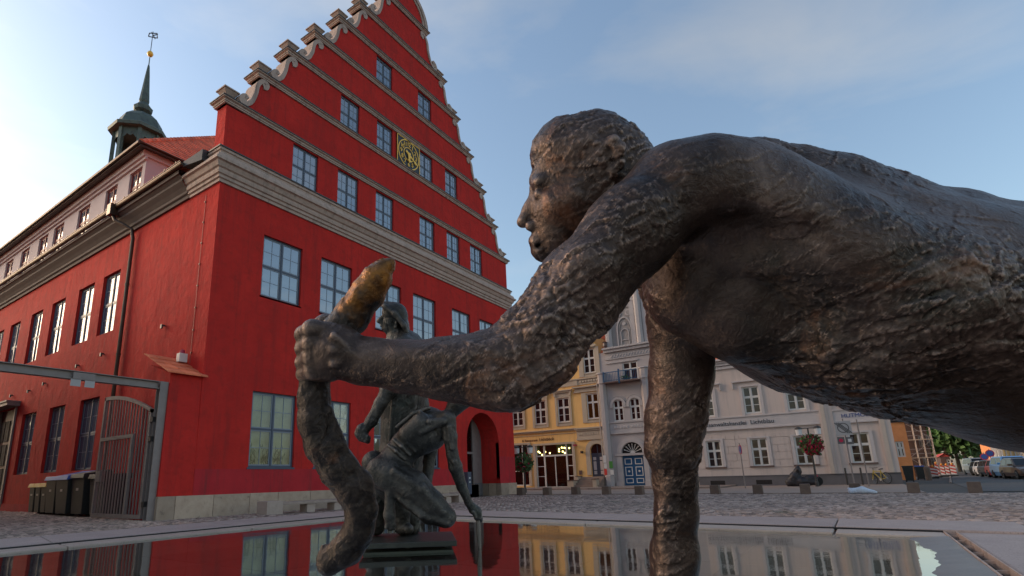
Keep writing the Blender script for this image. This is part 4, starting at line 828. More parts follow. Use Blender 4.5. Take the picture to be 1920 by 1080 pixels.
bl = MB(); bl.lathe([(0.005, -0.075), (0.05, -0.055), (0.075, 0), (0.05, 0.055), (0.005, 0.075)], (0, 0, 0), 8); blm = bl.mesh('pendant_lamp', MT['bulb'], smooth=True)
for (cx_, cz_) in ((340, 185), (357, 198), (388, 225), (415, 158), (428, 187), (487, 203), (605, 150), (605, 180), (640, 132), (653, 182), (672, 135), (690, 140), (678, 200), (698, 208), (735, 138)):
    p = on_x(960+cx_/6.857, 820+cz_/6.857, FX+1.0); place('pendant_lamp', blm, yh, (-p[1], 1.0, p[2]))
w2 = box_part(yh, 'shop_window', MT['ytrim'], (-24.25, -24.0, -0.08, 0.1, 0.25, 4.05), (-27.85, -27.6, -0.08, 0.1, 0.25, 4.05), (-27.6, -24.25, -0.08, 0.1, 3.88, 4.05))
box_part(w2, 'shop_frame', MT['white'], (-24.33, -24.25, 0.05, 0.15, 0.25, 3.88), (-24.95, -24.85, 0.05, 0.15, 0.25, 3.88), (-26.6, -26.5, 0.05, 0.15, 0.25, 3.88), (-27.6, -24.33, 0.06, 0.14, 0.25, 0.36), (-27.6, -24.33, 0.06, 0.14, 1.5, 1.58))
for (a, b) in ((-24.85, -24.33), (-26.5, -24.95), (-27.6, -26.6)):
    for (c, d) in ((0.36, 1.5), (1.58, 3.88)): box_part(w2, 'shop_pane', MT['clear'], (a+0.003, b-0.003, 0.10, 0.108, c+0.003, d-0.003))
o = place('lettering', text_mesh('& Restaurant', 0.30, MT['lettering'], 0.012, 'RIGHT'), yh, (-23.25, -0.012, 4.21)); o.rotation_euler = (math.pi/2, 0, 0)
o = place('lettering', text_mesh('Lichtblick', 0.38, MT['lettering'], 0.012, 'RIGHT'), yh, (-21.62, -0.012, 4.23)); o.rotation_euler = (math.pi/2, 0, 0)
# arched door with steps
arch_band(yh, 'door_surround', MT['ytrim'], -17.75, 3.0, 0.6, 0.98, -0.09, 0.0, legs=1.95)
dr_ = box_part(yh, 'entrance_door', MT['slate'], (-18.33, -17.78, 0.13, 0.18, 0.92, 2.68), (-17.76, -17.17, 0.13, 0.18, 0.92, 2.68), (-18.33, -17.17, 0.10, 0.18, 2.68, 2.82))
box_part(dr_, 'door_panel', MT['greytrim'], (-18.18, -17.93, 0.105, 0.13, 1.45, 2.15), (-17.60, -17.34, 0.105, 0.13, 1.45, 2.15), (-18.18, -17.93, 0.105, 0.13, 2.25, 2.5), (-17.60, -17.34, 0.105, 0.13, 2.25, 2.5), (-18.18, -17.93, 0.105, 0.13, 1.1, 1.38), (-17.60, -17.34, 0.105, 0.13, 1.1, 1.38))
box_part(dr_, 'fanlight', MT['darkglass'], (-18.33, -17.17, 0.14, 0.15, 2.82, 3.6)); box_part(dr_, 'fanlight_bar', MT['slate'], (-17.79, -17.73, 0.10, 0.14, 2.82, 3.58))
for i in range(5): box_part(yh, 'step', MT['paving'], (-19.2+0.0, -17.2, -1.75+i*0.34, -0.02, 0.12+i*0.16 if i else 0.0, 0.28+i*0.16-0.002 if i else 0.278), bevel=0.015)
box_part(yh, 'stair_wall', MT['ytrim'], (-19.75, -19.22, -1.9, -0.02, 0, 0.62), (-19.4, -19.22, -0.9, -0.02, 0.62, 0.95)); box_part(yh, 'stair_wall', MT['ytrim'], (-17.55, -17.22, -1.95, -1.4, 0, 0.7))
box_part(yh, 'stair_wall_cap', MT['sill'], (-19.8, -19.2, -1.95, -0.02, 0.622, 0.68), (-19.45, -19.2, -0.95, -0.02, 0.952, 1.01), (-17.6, -17.2, -2.0, -1.4, 0.702, 0.76))
box_part(yh, 'wall_lamp', MT['lead'], (-19.12, -18.98, -0.28, -0.02, 2.85, 3.05)); box_part(yh, 'notice_case', MT['sill'], (-19.45, -19.2, -0.06, 0, 1.1, 1.45)); box_part(yh, 'heater', MT['signred'], (-19.7, -19.45, -0.35, -0.1, 3.5, 3.62))
box_part(yh, 'rainwater_pipe', MT['cream'], (-17.22, -17.15, -0.32, -0.24, 1.0, 8.6))
for (n_, z0, z1, m_, x0) in (('poster', 1.02, 1.5, 'redposter', -17.12), ('poster', 1.55, 1.95, 'paper', -17.10), ('poster', 2.0, 2.6, 'paper', -17.12)): box_part(yh, n_, MT[m_], (x0-0.02, x0+0.22, -0.345, -0.335, z0, z1))

# --- blue grey house with a neo gothic gable
bh = house('blue_grey_house', 'narrow blue grey house with blue double door, small balcony and gothic style gable', -17.14, -9.95, 10, 11.2, MT['bluegrey'],
           [(-16.03, -15.19, 5.3, 7.08), (-14.64, -13.80, 5.3, 7.08), (-15.66, -13.96, 0.16, 3.56), (-14.94, -13.70, 8.58, 10.1), (-12.5, -11.6, 5.3, 7.08), (-12.6, -11.6, 1.3, 3.2)],
           [(-15.61, 6.65, 0.42, 7.08), (-14.22, 6.65, 0.42, 7.08), (-14.81, 2.69, 0.85, 3.56)], rev=0.24)
for x in (-16.03, -14.64): 
    o = cross_window(bh, x, 5.3, 0.84, 1.76, tiers=((2, 0.64), (1, 0.36))); arch_band(bh, 'window_arch', MT['bgtrim'], x+0.42, 6.65, 0.43, 0.66, -0.1, 0, legs=0.25); arch_band(bh, 'window_arch', MT['bgtrim'], x+0.42, 6.65, 0.70, 0.76, -0.06, 0)
cross_window(bh, -12.5, 5.3, 0.9, 1.78); cross_window(bh, -12.6, 1.3, 1.0, 1.9); cross_window(bh, -14.94, 8.58, 1.24, 1.52, tiers=((1, 0.62), (1, 0.38)))
box_part(bh, 'window_ledge', MT['bgtrim'], (-16.44, -13.56, -0.12, 0, 5.16, 5.26), (-16.44, -13.56, -0.14, 0, 4.26, 4.38), (-16.44, -13.56, -0.05, 0, 4.38, 5.16))
q = MB()
for i in range(10): q.lathe([(0.001, -0.09), (0.11, -0.08), (0.14, -0.04)], (-16.0+i*0.25+(0.15 if i > 4 else 0), 0, 4.78), 8, axis='y')
q.build('frieze_ornament', MT['bgtrim'], bh)
arch_band(bh, 'door_arch', MT['bgtrim'], -14.81, 2.70, 0.86, 1.08, -0.10, 0.0); arch_band(bh, 'door_arch', MT['bgtrim'], -14.81, 2.70, 1.08, 1.26, -0.05, 0.0)
box_part(bh, 'door_lintel', MT['bgtrim'], (-16.2, -13.55, -0.14, 0.02, 2.5, 2.68)); box_part(bh, 'door_pilaster', MT['bgtrim'], (-16.1, -15.68, -0.08, 0, 0.5, 2.5)); box_part(bh, 'door_pilaster', MT['bgtrim'], (-13.94, -13.56, -0.08, 0, 0.5, 2.5)); box_part(bh, 'door_pilaster_base', MT['bluegrey'], (-16.25, -15.67, -0.16, 0.0, 0, 0.5), (-13.95, -13.5, -0.16, 0.0, 0, 0.5))
for x0, x1 in ((-15.64, -14.815), (-14.805, -13.98)):
    d_ = box_part(bh, 'double_door', MT['bluedoor'], (x0, x1, 0.12, 0.18, 0.18, 2.5))
    for z0, z1 in ((0.34, 0.72), (0.9, 1.62), (1.8, 2.28)):
        a, b = x0+0.12, x1-0.12; box_part(d_, 'door_moulding', MT['white'], (a, b, 0.09, 0.12, z0, z0+0.06), (a, b, 0.09, 0.12, z1-0.06, z1), (a, a+0.06, 0.09, 0.12, z0+0.06, z1-0.06), (b-0.06, b, 0.09, 0.12, z0+0.06, z1-0.06))
    q = MB(); q.lathe([(0.001, 0.06), (0.07, 0.07), (0.09, 0.118)], ((x0+x1)/2, 0, 1.26), 10, axis='y'); q.build('door_boss', MT['white'], d_)
fl_ = box_part(bh, 'fanlight', MT['dark'], (-15.66, -13.96, 0.17, 0.18, 2.69, 3.56)); q = MB()
for i in range(1, 8):
    a_ = math.pi*i/8; q.tube([(-14.81+0.2*math.cos(a_), 0.14, 2.7+0.2*math.sin(a_)), (-14.81+0.66*math.cos(a_), 0.14, 2.7+0.66*math.sin(a_))], [0.018, 0.035], 6); q.lathe([(0.001, 0.11), (0.055, 0.115), (0.055, 0.15)], (-14.81+0.7*math.cos(a_), 0, 2.7+0.7*math.sin(a_)), 8, axis='y')
q.lathe([(0.2, 0.12), (0.2, 0.16)], (-14.81, 0, 2.7), 12, axis='y'); q.build('fan_spokes', MT['white'], fl_)
q = MB()
for x, r_, zt in ((-16.8, 0.36, 9.45), (-13.2, 0.36, 9.5)):
    q.lathe([(r_, 0.0 if x < -15 else 2.7), (r_, zt-0.95), (r_+0.07, zt-0.93), (r_+0.07, zt-0.83), (r_, zt-0.8), (r_, zt-0.12), (r_+0.1, zt-0.08), (r_+0.06, zt)], (x, 0.0, 0), 8, math.pi/8)
q.lathe([(0.42, -0.05), (0.42, 0.95), (0.36, 1.0)], (-16.8, 0, 0), 8, math.pi/8); q.build('octagonal_pier', MT['bluegrey'], bh)
bal = box_part(bh, 'balcony', MT['sill'], (-16.42, -13.55, -0.75, 0, 8.42, 8.52)); q = MB()
q.box(-16.4, -13.56, -0.74, -0.70, 9.28, 9.34); q.box(-16.4, -13.56, -0.73, -0.71, 8.6, 8.64)
for i in range(22): x = -16.38+i*0.134; q.box(x-0.012, x+0.012, -0.73, -0.71, 8.52, 9.28)
q.box(-15.12, -15.02, -0.77, -0.67, 8.3, 9.5); q.box(-16.4, -16.34, -0.77, -0.67, 8.5, 9.4); q.build('balcony_railing', MT['bluedoor'], bal)
q = MB()
for i in range(60): c = np.array([-14.6+random.gauss(0, 0.22), -0.6+random.gauss(0, 0.06), 8.72+random.gauss(0, 0.08)]); a_ = np.random.default_rng(i).normal(0, 0.07, (3, 3)); q.poly([c+a_[0], c+a_[1], c+a_[2]])
o = q.build('balcony_plant', MT['leaf'], bal, recalc=False); o['kind'] = 'stuff'
box_part(bh, 'main_cornice', MT['bgtrim'], (-16.3, -10.0, -0.08, 0, 10.5, 11.1), (-16.4, -9.95, -0.28, 0, 11.1, 11.35), (-16.45, -9.95, -0.42, 0.3, 11.35, 11.5)); box_part(bh, 'string_course', MT['bgtrim'], (-16.3, -13.6, -0.08, 0, 10.15, 10.28))
q = MB()
for i in range(24): x = -15.85+i*0.24; q.hexa([(x, -0.13, 10.62), (x+0.07, -0.13, 10.62), (x+0.07, -0.081, 10.62), (x, -0.081, 10.62), (x+0.13, -0.13, 10.86), (x+0.2, -0.13, 10.86), (x+0.2, -0.081, 10.86), (x+0.13, -0.081, 10.86)])
q.build('cornice_frieze', MT['greytrim'], bh)
gx = -13.22                                                  # stepped gothic gable over the cornice
gb_ = MB()
prof = [(gx-3.0, 11.5), (gx+3.0, 11.5), (gx+3.0, 13.9), (gx+2.0, 13.9), (gx+2.0, 16.3), (gx+0.9, 16.3), (gx+0.9, 18.4), (gx-0.9, 18.4), (gx-0.9, 16.3), (gx-2.0, 16.3), (gx-2.0, 14.9), (gx-3.0, 13.9)]
gb_.box(gx-3.0, gx+3.0, 0.12, 0.7, 11.5, 13.9); gb_.box(gx-2.0, gx+2.0, 0.12, 0.7, 13.9, 16.3); gb_.box(gx-0.9, gx+0.9, 0.12, 0.7, 16.3, 18.4); gb_.build('gothic_gable', MT['warmgrey'], bh)
q = MB()
for x0, x1, zt in ((-16.18, -15.62, 14.6), (-13.52, -12.94, 18.9), (-10.8, -10.25, 14.6)):
    c_ = (x0+x1)/2; q.lathe([(0.30, 11.5), (0.30, zt), (0.38, zt+0.02), (0.38, zt+0.15), (0.02, zt+1.5)], (c_, 0.1, 0), 8, math.pi/8)
q.box(-12.9, -12.52, 0.0, 0.13, 11.5, 16.3); q.box(-13.95, -13.56, 0.03, 0.13, 11.5, 16.3); q.build('gable_pier', MT['bgtrim'], bh)
def lancet(c_, z0, w_, zs_, d0, d1, t, m):
    q = MB(); h_ = w_*1.75
    def pts(hw, hh): return [(c_-hw, z0)]+[(c_-hw+hw*(1-math.cos(math.pi/2*i/8)), zs_+hh*math.sin(math.pi/2*i/8)) for i in range(9)]
    A, B = pts(w_-t, h_-t*1.2), pts(w_, h_)
    for i in range(9):
        for sx in (1, -1):
            P = [A[i], A[i+1], B[i+1], B[i]]; q.prism([(c_+sx*(x-c_), z) for x, z in P], d0, d1, fm_)
    q.build('lancet_arch', MT[m], bh)
for c_ in (-14.5, -11.98): lancet(c_, 11.55, 0.66, 12.9, 0.02, 0.13, 0.11, 'bgtrim'); lancet(c_, 11.55, 0.5, 12.85, 0.06, 0.13, 0.08, 'warmgrey')
arch_band(bh, 'niche_arch', MT['bgtrim'], -14.5, 12.65, 0.30, 0.37, 0.04, 0.13, legs=1.0); box_part(bh, 'niche_sill', MT['bgtrim'], (-14.85, -14.15, 0.05, 0.13, 12.0, 12.06))
for x, m_ in ((-14.99, 'sill'), (-14.03, 'warmgrey')):
    q = MB(); q.lathe([(0.30, 0.06), (0.30, 0.13), (0.22, 0.135)], (x, 0, 14.36), 14, axis='y'); q.build('rosette', MT['bgtrim'], bh); q = MB(); q.lathe([(0.2, 0.05), (0.2, 0.13)], (x, 0, 14.36), 12, axis='y'); q.build('rosette_eye', MT[m_], bh)
q = MB(); q.lathe([(0.17, 0.07), (0.17, 0.13)], (-14.5, 0, 13.45), 12, axis='y'); q.build('rosette', MT['bgtrim'], bh)
bw_ = box_part(bh, 'gable_window', MT['bluedoor'], (-12.24, -11.74, 0.06, 0.12, 14.12, 14.75)); q = MB(); q.prism(arch_pts(-11.99, 14.75, 0.25, 10), 0.06, 0.12, fm_); q.build('window_head', MT['bluedoor'], bw_)
arch_band(bh, 'window_arch', MT['bgtrim'], -11.99, 14.75, 0.27, 0.40, 0.02, 0.13, legs=0.6); box_part(bh, 'gable_sill', MT['sill'], (-12.45, -11.53, 0.0, 0.13, 13.98, 14.06)); box_part(bh, 'gable_string', MT['bgtrim'], (gx-1.95, gx+1.95, 0.0, 0.13, 15.3, 15.45), (gx-2.9, gx-0.4, 0.05, 0.13, 14.85, 14.95))
q = MB()
for i in range(6): x = -15.0+i*0.22; q.box(x, x+0.1, 0.05, 0.12, 14.98, 15.22)
q.build('gable_frieze', MT['greytrim'], bh)
rb = MB(); rb.quad((-17.1, 0.7, 11.2), (-10, 0.7, 11.2), (-10, 5, 15.5), (-17.1, 5, 15.5)); rb.quad((-17.1, 10, 11.2), (-10, 10, 11.2), (-10, 5, 15.5), (-17.1, 5, 15.5)); rb.build('roof', MT['tile'], bh, recalc=False)
q = MB(); q.lathe([(0.12, 11.5), (0.2, 11.7), (0.16, 11.95), (0.22, 12.05)], (-16.2, -0.2, 0), 8); q.build('corner_ornament', MT['sill'], bh)
for (x0, z0, z1, m_) in ((-16.62, 1.02, 1.42, 'paper'), (-16.66, 1.55, 2.1, 'greenposter')): box_part(bh, 'poster', MT[m_], (x0, x0+0.3, -0.385, -0.372, z0, z1))

# --- grey house with the law office
GWn = [(-9.19, -8.2), (-6.22, -5.17), (-3.53, -2.48), (-0.45, 0.65)]; GU = [(-9.3, -8.3), (-6.28, -5.21), (-3.56, -2.5), (-0.45, 0.6)]
gh = house('grey_house', 'plain grey house with white windows, rusticated ground floor and law office lettering', -9.95, 1.86, 10, 9.6, MT['grey'], [(a, b, 1.38, 3.3) for a, b in GWn]+[(a, b, 5.08, 7.02) for a, b in GU], rev=0.14)
for i, (a, b) in enumerate(GWn): cross_window(gh, a, 1.38, b-a, 1.92, sill=(0.22, 0.16, 0.09, MT['sill']))
for a, b in GU: cross_window(gh, a, 5.08, b-a, 1.94)
for a, b in GWn: box_part(gh, 'window_surround', MT['greytrim'], (a-0.2, a-0.005, -0.07, 0.05, 1.39, 3.42), (b+0.005, b+0.2, -0.07, 0.05, 1.39, 3.42), (a-0.005, b+0.005, -0.07, 0.05, 3.305, 3.42))
for a, b in GU:
    box_part(gh, 'window_surround', MT['greytrim'], (a-0.2, a-0.005, -0.07, 0.05, 4.95, 7.12), (b+0.005, b+0.2, -0.07, 0.05, 4.95, 7.12), (a-0.005, b+0.005, -0.07, 0.05, 7.025, 7.12)); box_part(gh, 'window_hood', MT['greytrim'], (a-0.62, b+0.62, -0.16, 0, 7.40, 7.50), (a-0.62, a-0.54, -0.12, 0, 6.95, 7.40), (b+0.54, b+0.62, -0.12, 0, 6.95, 7.40))
box_part(gh, 'plinth', MT['greybase'], (-9.95, 1.9, -0.10, 0, -0.1, 0.69)); box_part(gh, 'plinth_cap', MT['greybase'], (-9.95, 1.92, -0.13, 0, 0.69, 0.74))
for a in (-9.2, -6.2): box_part(gh, 'cellar_window', MT['dark'], (a, a+0.98, -0.105, -0.09, 0.12, 0.42))
box_part(gh, 'sign_band', MT['greytrim'], (-9.95, -1.84, -0.14, 0, 4.0, 4.09), (-9.95, -1.84, -0.06, 0, 4.09, 4.86), (-9.95, -1.84, -0.13, 0, 4.86, 4.94)); box_part(gh, 'sign_band', MT['greytrim'], (-1.07, 1.27, -0.14, 0, 3.95, 4.04), (-1.07, 1.27, -0.05, 0, 4.04, 4.8), (-1.07, 1.27, -0.12, 0, 4.8, 4.9))
box_part(gh, 'pilaster', MT['grey'], (-1.83, -1.35, -0.16, 0, 0.74, 9.0)); box_part(gh, 'pilaster_edge', MT['cream'], (-1.72, -1.50, -0.21, -0.161, 0.74, 9.0)); box_part(gh, 'pilaster', MT['grey'], (1.28, 1.88, -0.16, 0, 0.74, 9.0)); box_part(gh, 'pilaster_edge', MT['cream'], (1.36, 1.58, -0.21, -0.161, 0.74, 9.0)); box_part(gh, 'pilaster', MT['grey'], (-1.345, -1.075, -0.10, 0, 0.74, 9.0))
box_part(gh, 'roof_cornice', MT['greytrim'], (-9.95, 1.88, -0.12, 0, 8.5, 8.7), (-9.95, 1.95, -0.3, 0, 8.95, 9.1), (-9.95, 2.0, -0.45, 0.2, 9.1, 9.25), (-9.95, 1.9, -0.2, 0, 8.75, 8.95)); gable_roof(gh, -9.95, 1.86, 10, 9.26, 14, MT['tile'])
rows = [0.76, 1.27, 1.78, 2.29, 2.80, 3.31, 3.62]
for ri_ in range(len(rows)-1):                              # blocks of the rusticated ground floor between the windows
    z0, z1 = rows[ri_], rows[ri_+1]; segs = [(-9.94, -9.42), (-7.97, -6.45), (-4.94, -3.76), (-2.25, -1.85)] if 1.3 < z1 < 3.45 and z0 > 1.2 else [(-9.94, -7.2), (-7.2, -4.6), (-4.6, -1.85)]
    if ri_ == 0: continue
    for (a, b) in segs:
        n_ = max(1, round((b-a)/0.85)); off = 0.33 if ri_ % 2 else 0.0; cuts = [a]+[a+(b-a)*(i+off)/n_ for i in range(n_+1) if a+0.25 < a+(b-a)*(i+off)/n_ < b-0.25]+[b]
        for x0, x1 in zip(cuts, cuts[1:]): box_part(gh, 'facade_block', MT['grey'], (x0+0.018, x1-0.018, -0.03, 0.0, z0+0.018, z1-0.018))
o = place('lettering', text_mesh('Rechtsanwaltskanzlei  Lichtblau', 0.42, MT['lettergrey'], 0.012, 'RIGHT'), gh, (-4.52, -0.075, 4.44)); o.rotation_euler = (math.pi/2, 0, 0)
o = place('lettering', text_mesh('HUTMODE', 0.36, MT['letterblue'], 0.012), gh, (0.25, -0.065, 4.42)); o.rotation_euler = (math.pi/2, 0, 0)
# ------------------------------------------------------------------ sculpting: smooth union of tapered limbs, meshed with surface nets
class Sculpt:
    def __init__(s): s.p = []
    def cap(s, a, ra, b, rb, k=0.03): s.p.append(('c', np.array(a, float), float(ra), np.array(b, float), float(rb), k, 1)); return s
    def ell(s, c, r, k=0.03, sign=1): s.p.append(('e', np.array(c, float), np.array(r, float), None, None, k, sign)); return s
    def chain(s, pts, rs, k=0.03):
        for i in range(len(pts)-1): s.cap(pts[i], rs[i], pts[i+1], rs[i+1], k)
        return s
    def mesh(s, h, disp=()):
        lo = np.min([np.minimum(q[1]-(q[2] if q[0] == 'c' else q[2]), (q[3]-q[4]) if q[0] == 'c' else q[1]-q[2]) for q in s.p if q[6] > 0], axis=0)-4*h-0.01
        hi = np.max([np.maximum(q[1]+q[2], (q[3]+q[4]) if q[0] == 'c' else q[1]+q[2]) for q in s.p if q[6] > 0], axis=0)+4*h+0.01
        n = np.ceil((hi-lo)/h).astype(int)+1
        F = np.full(n, 0.5, np.float32)
        ax = [(lo[i]+h*np.arange(n[i])).astype(np.float32) for i in range(3)]
        for t, a, ra, b, rb, k, sign in s.p:
            mg = k+3*h
            if t == 'c': l0, h0 = np.minimum(a-ra, b-rb)-mg, np.maximum(a+ra, b+rb)+mg
            else: l0, h0 = a-ra-mg, a+ra+mg
            i0 = np.clip(np.floor((l0-lo)/h).astype(int), 0, n-1); i1 = np.clip(np.ceil((h0-lo)/h).astype(int)+1, 1, n)
            X, Y, Z = ax[0][i0[0]:i1[0]][:, None, None], ax[1][i0[1]:i1[1]][None, :, None], ax[2][i0[2]:i1[2]][None, None, :]
            if t == 'c':
                d = (b-a).astype(np.float32); L2 = float(d@d)+1e-12
                u = np.clip(((X-a[0])*d[0]+(Y-a[1])*d[1]+(Z-a[2])*d[2])/L2, 0, 1).astype(np.float32)
                D = np.sqrt((X-a[0]-u*d[0])**2+(Y-a[1]-u*d[1])**2+(Z-a[2]-u*d[2])**2)-(ra+(rb-ra)*u)
            else:
                q = np.sqrt(((X-a[0])/ra[0])**2+((Y-a[1])/ra[1])**2+((Z-a[2])/ra[2])**2); D = (q-1)*float(np.min(ra))*(0.5+0.5*float(np.mean(ra)/np.min(ra)))
            D = D.astype(np.float32); G = F[i0[0]:i1[0], i0[1]:i1[1], i0[2]:i1[2]]
            if sign > 0:
                w_ = np.maximum(k-np.abs(G-D), 0)/k; G[...] = np.minimum(G, D)-w_*w_*k*0.25
            else:
                w_ = np.maximum(k-np.abs(G+D), 0)/k; G[...] = np.maximum(G, -D)+w_*w_*k*0.25
        V, Q = surface_nets(F, lo, h)
        for fn in disp:
            N = vnormals(V, Q); V = V+N*fn(V, N)[:, None]
        return V, Q
def surface_nets(F, lo, h):
    S = F < 0; n = np.array(F.shape)-1
    cnt = np.zeros(n, np.int8)
    corners = [(i, j, k) for i in (0, 1) for j in (0, 1) for k in (0, 1)]
    for (i, j, k) in corners: cnt += S[i:n[0]+i, j:n[1]+j, k:n[2]+k]
    act = np.argwhere((cnt > 0) & (cnt < 8)); m_ = len(act)
    idx = np.full(n, -1, np.int32); idx[act[:, 0], act[:, 1], act[:, 2]] = np.arange(m_)
    vals = {c: F[act[:, 0]+c[0], act[:, 1]+c[1], act[:, 2]+c[2]] for c in corners}
    acc = np.zeros((m_, 3)); num = np.zeros(m_)
    for c in corners:
        for a in range(3):
            if c[a] == 0:
                e = list(c); e[a] = 1; e = tuple(e); f0, f1 = vals[c], vals[e]; cr = (f0 < 0) != (f1 < 0)
                t = np.where(cr, f0/np.where(cr, f0-f1, 1), 0); p = np.tile(np.array(c, float), (m_, 1)); p[:, a] = t
                acc[cr] += p[cr]; num[cr] += 1
    V = lo+h*(act+acc/num[:, None]); Q = []
    for a in range(3):
        b, c = (a+1) % 3, (a+2) % 3
        sl0 = [slice(0, None)]*3; sl1 = [slice(0, None)]*3; sl0[a] = slice(0, -1); sl1[a] = slice(1, None)
        A, B = S[tuple(sl0)], S[tuple(sl1)]; cr = np.argwhere(A != B)
        ok = (cr[:, b] > 0) & (cr[:, c] > 0) & (cr[:, b] < n[b]) & (cr[:, c] < n[c]); cr = cr[ok]
        inside = A[cr[:, 0], cr[:, 1], cr[:, 2]]
        def cell(db, dc): q = cr.copy(); q[:, b] -= db; q[:, c] -= dc; return idx[q[:, 0], q[:, 1], q[:, 2]]
        quad = np.stack([cell(1, 1), cell(0, 1), cell(0, 0), cell(1, 0)], 1); quad[~inside] = quad[~inside][:, ::-1]; Q.append(quad)
    return V, np.vstack(Q).astype(np.int32)
def vnormals(V, Q):
    A = np.cross(V[Q[:, 2]]-V[Q[:, 0]], V[Q[:, 3]]-V[Q[:, 1]]); N = np.zeros_like(V)
    for i in range(4):
        for j in range(3): N[:, j] += np.bincount(Q[:, i], A[:, j], len(V))
    return N/(np.linalg.norm(N, axis=1)[:, None]+1e-12)
NT = np.random.default_rng(3).random((48, 48, 48)).astype(np.float32)
def vnoise(P):
    i = np.floor(P).astype(int); f = P-i; f = f*f*f*(f*(f*6-15)+10); i0, i1 = i % 48, (i+1) % 48; r = 0
    for a in (0, 1):
        for b in (0, 1):
            for c in (0, 1):
                w_ = (f[:, 0] if a else 1-f[:, 0])*(f[:, 1] if b else 1-f[:, 1])*(f[:, 2] if c else 1-f[:, 2])
                r = r+w_*NT[(i1 if a else i0)[:, 0], (i1 if b else i0)[:, 1], (i1 if c else i0)[:, 2]]
    return r*2-1
def clay(amp, sc, ridge=0.5, stretch=(1, 1, 1), seed=0.0, rotate=0.5, mask=None):
    """hand modelled surface: pressed lumps and ridges"""
    ca, sa = math.cos(rotate), math.sin(rotate)
    def fn(V, N):
        P = np.stack([V[:, 0]*ca-V[:, 2]*sa, V[:, 1], V[:, 0]*sa+V[:, 2]*ca], 1)*sc*np.array(stretch)+seed
        wv = np.stack([vnoise(P*0.7+11), vnoise(P*0.7+23), vnoise(P*0.7+37)], 1); P = P+wv*0.9
        a = vnoise(P); b = vnoise(P*2.1+5); c = vnoise(P*4.3+9)
        r1 = 1-np.abs(vnoise(P*1.35+17))*2.2; r2 = 1-np.abs(vnoise(P*2.9+29))*2.2
        return (mask(V, N) if mask else 1.0)*amp*((1-ridge)*(a*0.6+b*0.35+c*0.2)+ridge*(0.55*np.maximum(r1, -0.6)+0.35*np.maximum(r2, -0.6)-0.2))
    return fn
def dabs(amp, sc, stretch=(1, 1, 1), seed=0, mask=None, tilt=0.9, axes=None):
    """flat dabs of clay pressed on with sharp rims: every cell is its own little tilted facet"""
    r_ = np.random.default_rng(seed); tab = r_.random((32, 32, 32, 7)).astype(np.float32)
    def fn(V, N):
        A = axes if axes is not None else np.eye(3)
        P = (V@A.T)*sc*np.array(stretch); P = P+0.55*np.stack([vnoise(P*0.8+q) for q in (1, 13, 27)], 1); i = np.floor(P).astype(int)
        best = np.full(len(P), 9.0); h = np.zeros(len(P))
        for a in (-1, 0, 1):
            for b in (-1, 0, 1):
                for c in (-1, 0, 1):
                    q = i+np.array([a, b, c]); t = tab[q[:, 0] % 32, q[:, 1] % 32, q[:, 2] % 32]; dv = P-(q+t[:, :3]); d2 = (dv*dv).sum(1)-0.5*t[:, 6]
                    hh = (t[:, 3:6]-0.5)*2; hv = (hh*dv).sum(1)*tilt+(t[:, 6]-0.5)*0.8
                    m_ = d2 < best; best[m_] = d2[m_]; h[m_] = hv[m_]
        return (mask(V, N) if mask else 1.0)*amp*np.clip(h, -1.0, 1.2)
    return fn
def px(x, y, d): r = ray(x, y); return OEYE+r*d           # d metres along the viewing axis
def rp(r, d): return r*d/FPX
def sculpture(name, V, Q, m, parent, origin):
    return place(name, np_mesh(name, V-np.array(origin), Q, m, smooth=True), parent, (0, 0, 0))

# ------------------------------------------------------------------ bronze man leaning over the water with an eel in his fist
S1 = Sculpt()
def pc(a, b, k=0.03, S=None): (S or S1).cap(px(*a[:3]), rp(a[3], a[2]), px(*b[:3]), rp(b[3], b[2]), k)
def pe(x, y, d, r, k=0.02, sign=1, S=None): (S or S1).cap(px(x, y, d), rp(r, d), px(x+0.5, y, d), rp(r, d), k) if sign > 0 else (S or S1).p.append(('c', px(x, y, d), rp(r, d), px(x+0.5, y, d), rp(r, d), k, -1))
def pch(L, k=0.03, S=None):
    for a, b in zip(L, L[1:]): pc(a, b, k, S)
HD = 1.27
# head in profile
pch([(1110, 316, HD, 90), (1122, 306, HD, 84), (1146, 312, HD, 74)], 0.02); pch([(1062, 286, HD, 62), (1100, 290, HD, 72)], 0.02)
pch([(1072, 302, HD, 72), (1066, 350, HD, 62), (1052, 400, HD-0.01, 52), (1044, 438, HD-0.01, 40)], 0.03)
pc((1090, 380, HD-0.03, 52), (1130, 330, HD-0.03, 54), 0.03); pc((1050, 440, HD-0.01, 40), (1110, 400, HD-0.02, 46), 0.03)
pc((1010, 342, HD-0.045, 11), (1008, 338, HD+0.035, 11), 0.02)                        # brow
pch([(1006, 362, HD, 10), (994, 392, HD, 12), (981, 415, HD, 12)], 0.016); pe(994, 424, HD-0.022, 9, 0.012); pe(994, 424, HD+0.022, 9, 0.012)
pc((1006, 452, HD-0.022, 13), (1004, 452, HD+0.022, 13), 0.012); pc((1010, 468, HD-0.02, 11), (1009, 468, HD+0.02, 11), 0.010); pe(1020, 474, HD, 18, 0.02)
pe(1006, 361, HD-0.066, 11, 0.030, -1); pe(1006, 361, HD+0.066, 11, 0.030, -1); pc((1010, 364, HD-0.046, 7), (1024, 368, HD-0.056, 6), 0.014)
pc((1040, 385, HD-0.062, 16), (1075, 372, HD-0.075, 14), 0.03)                        # cheekbone
S1.p.append(('c', px(1012, 461, HD-0.05), rp(2.5, HD), px(1000, 460, HD+0.03), rp(2.0, HD), 0.010, -1)); S1.p.append(('c', px(1003, 436, HD-0.055), rp(3, HD), px(1026, 462, HD-0.062), rp(3, HD), 0.014, -1))
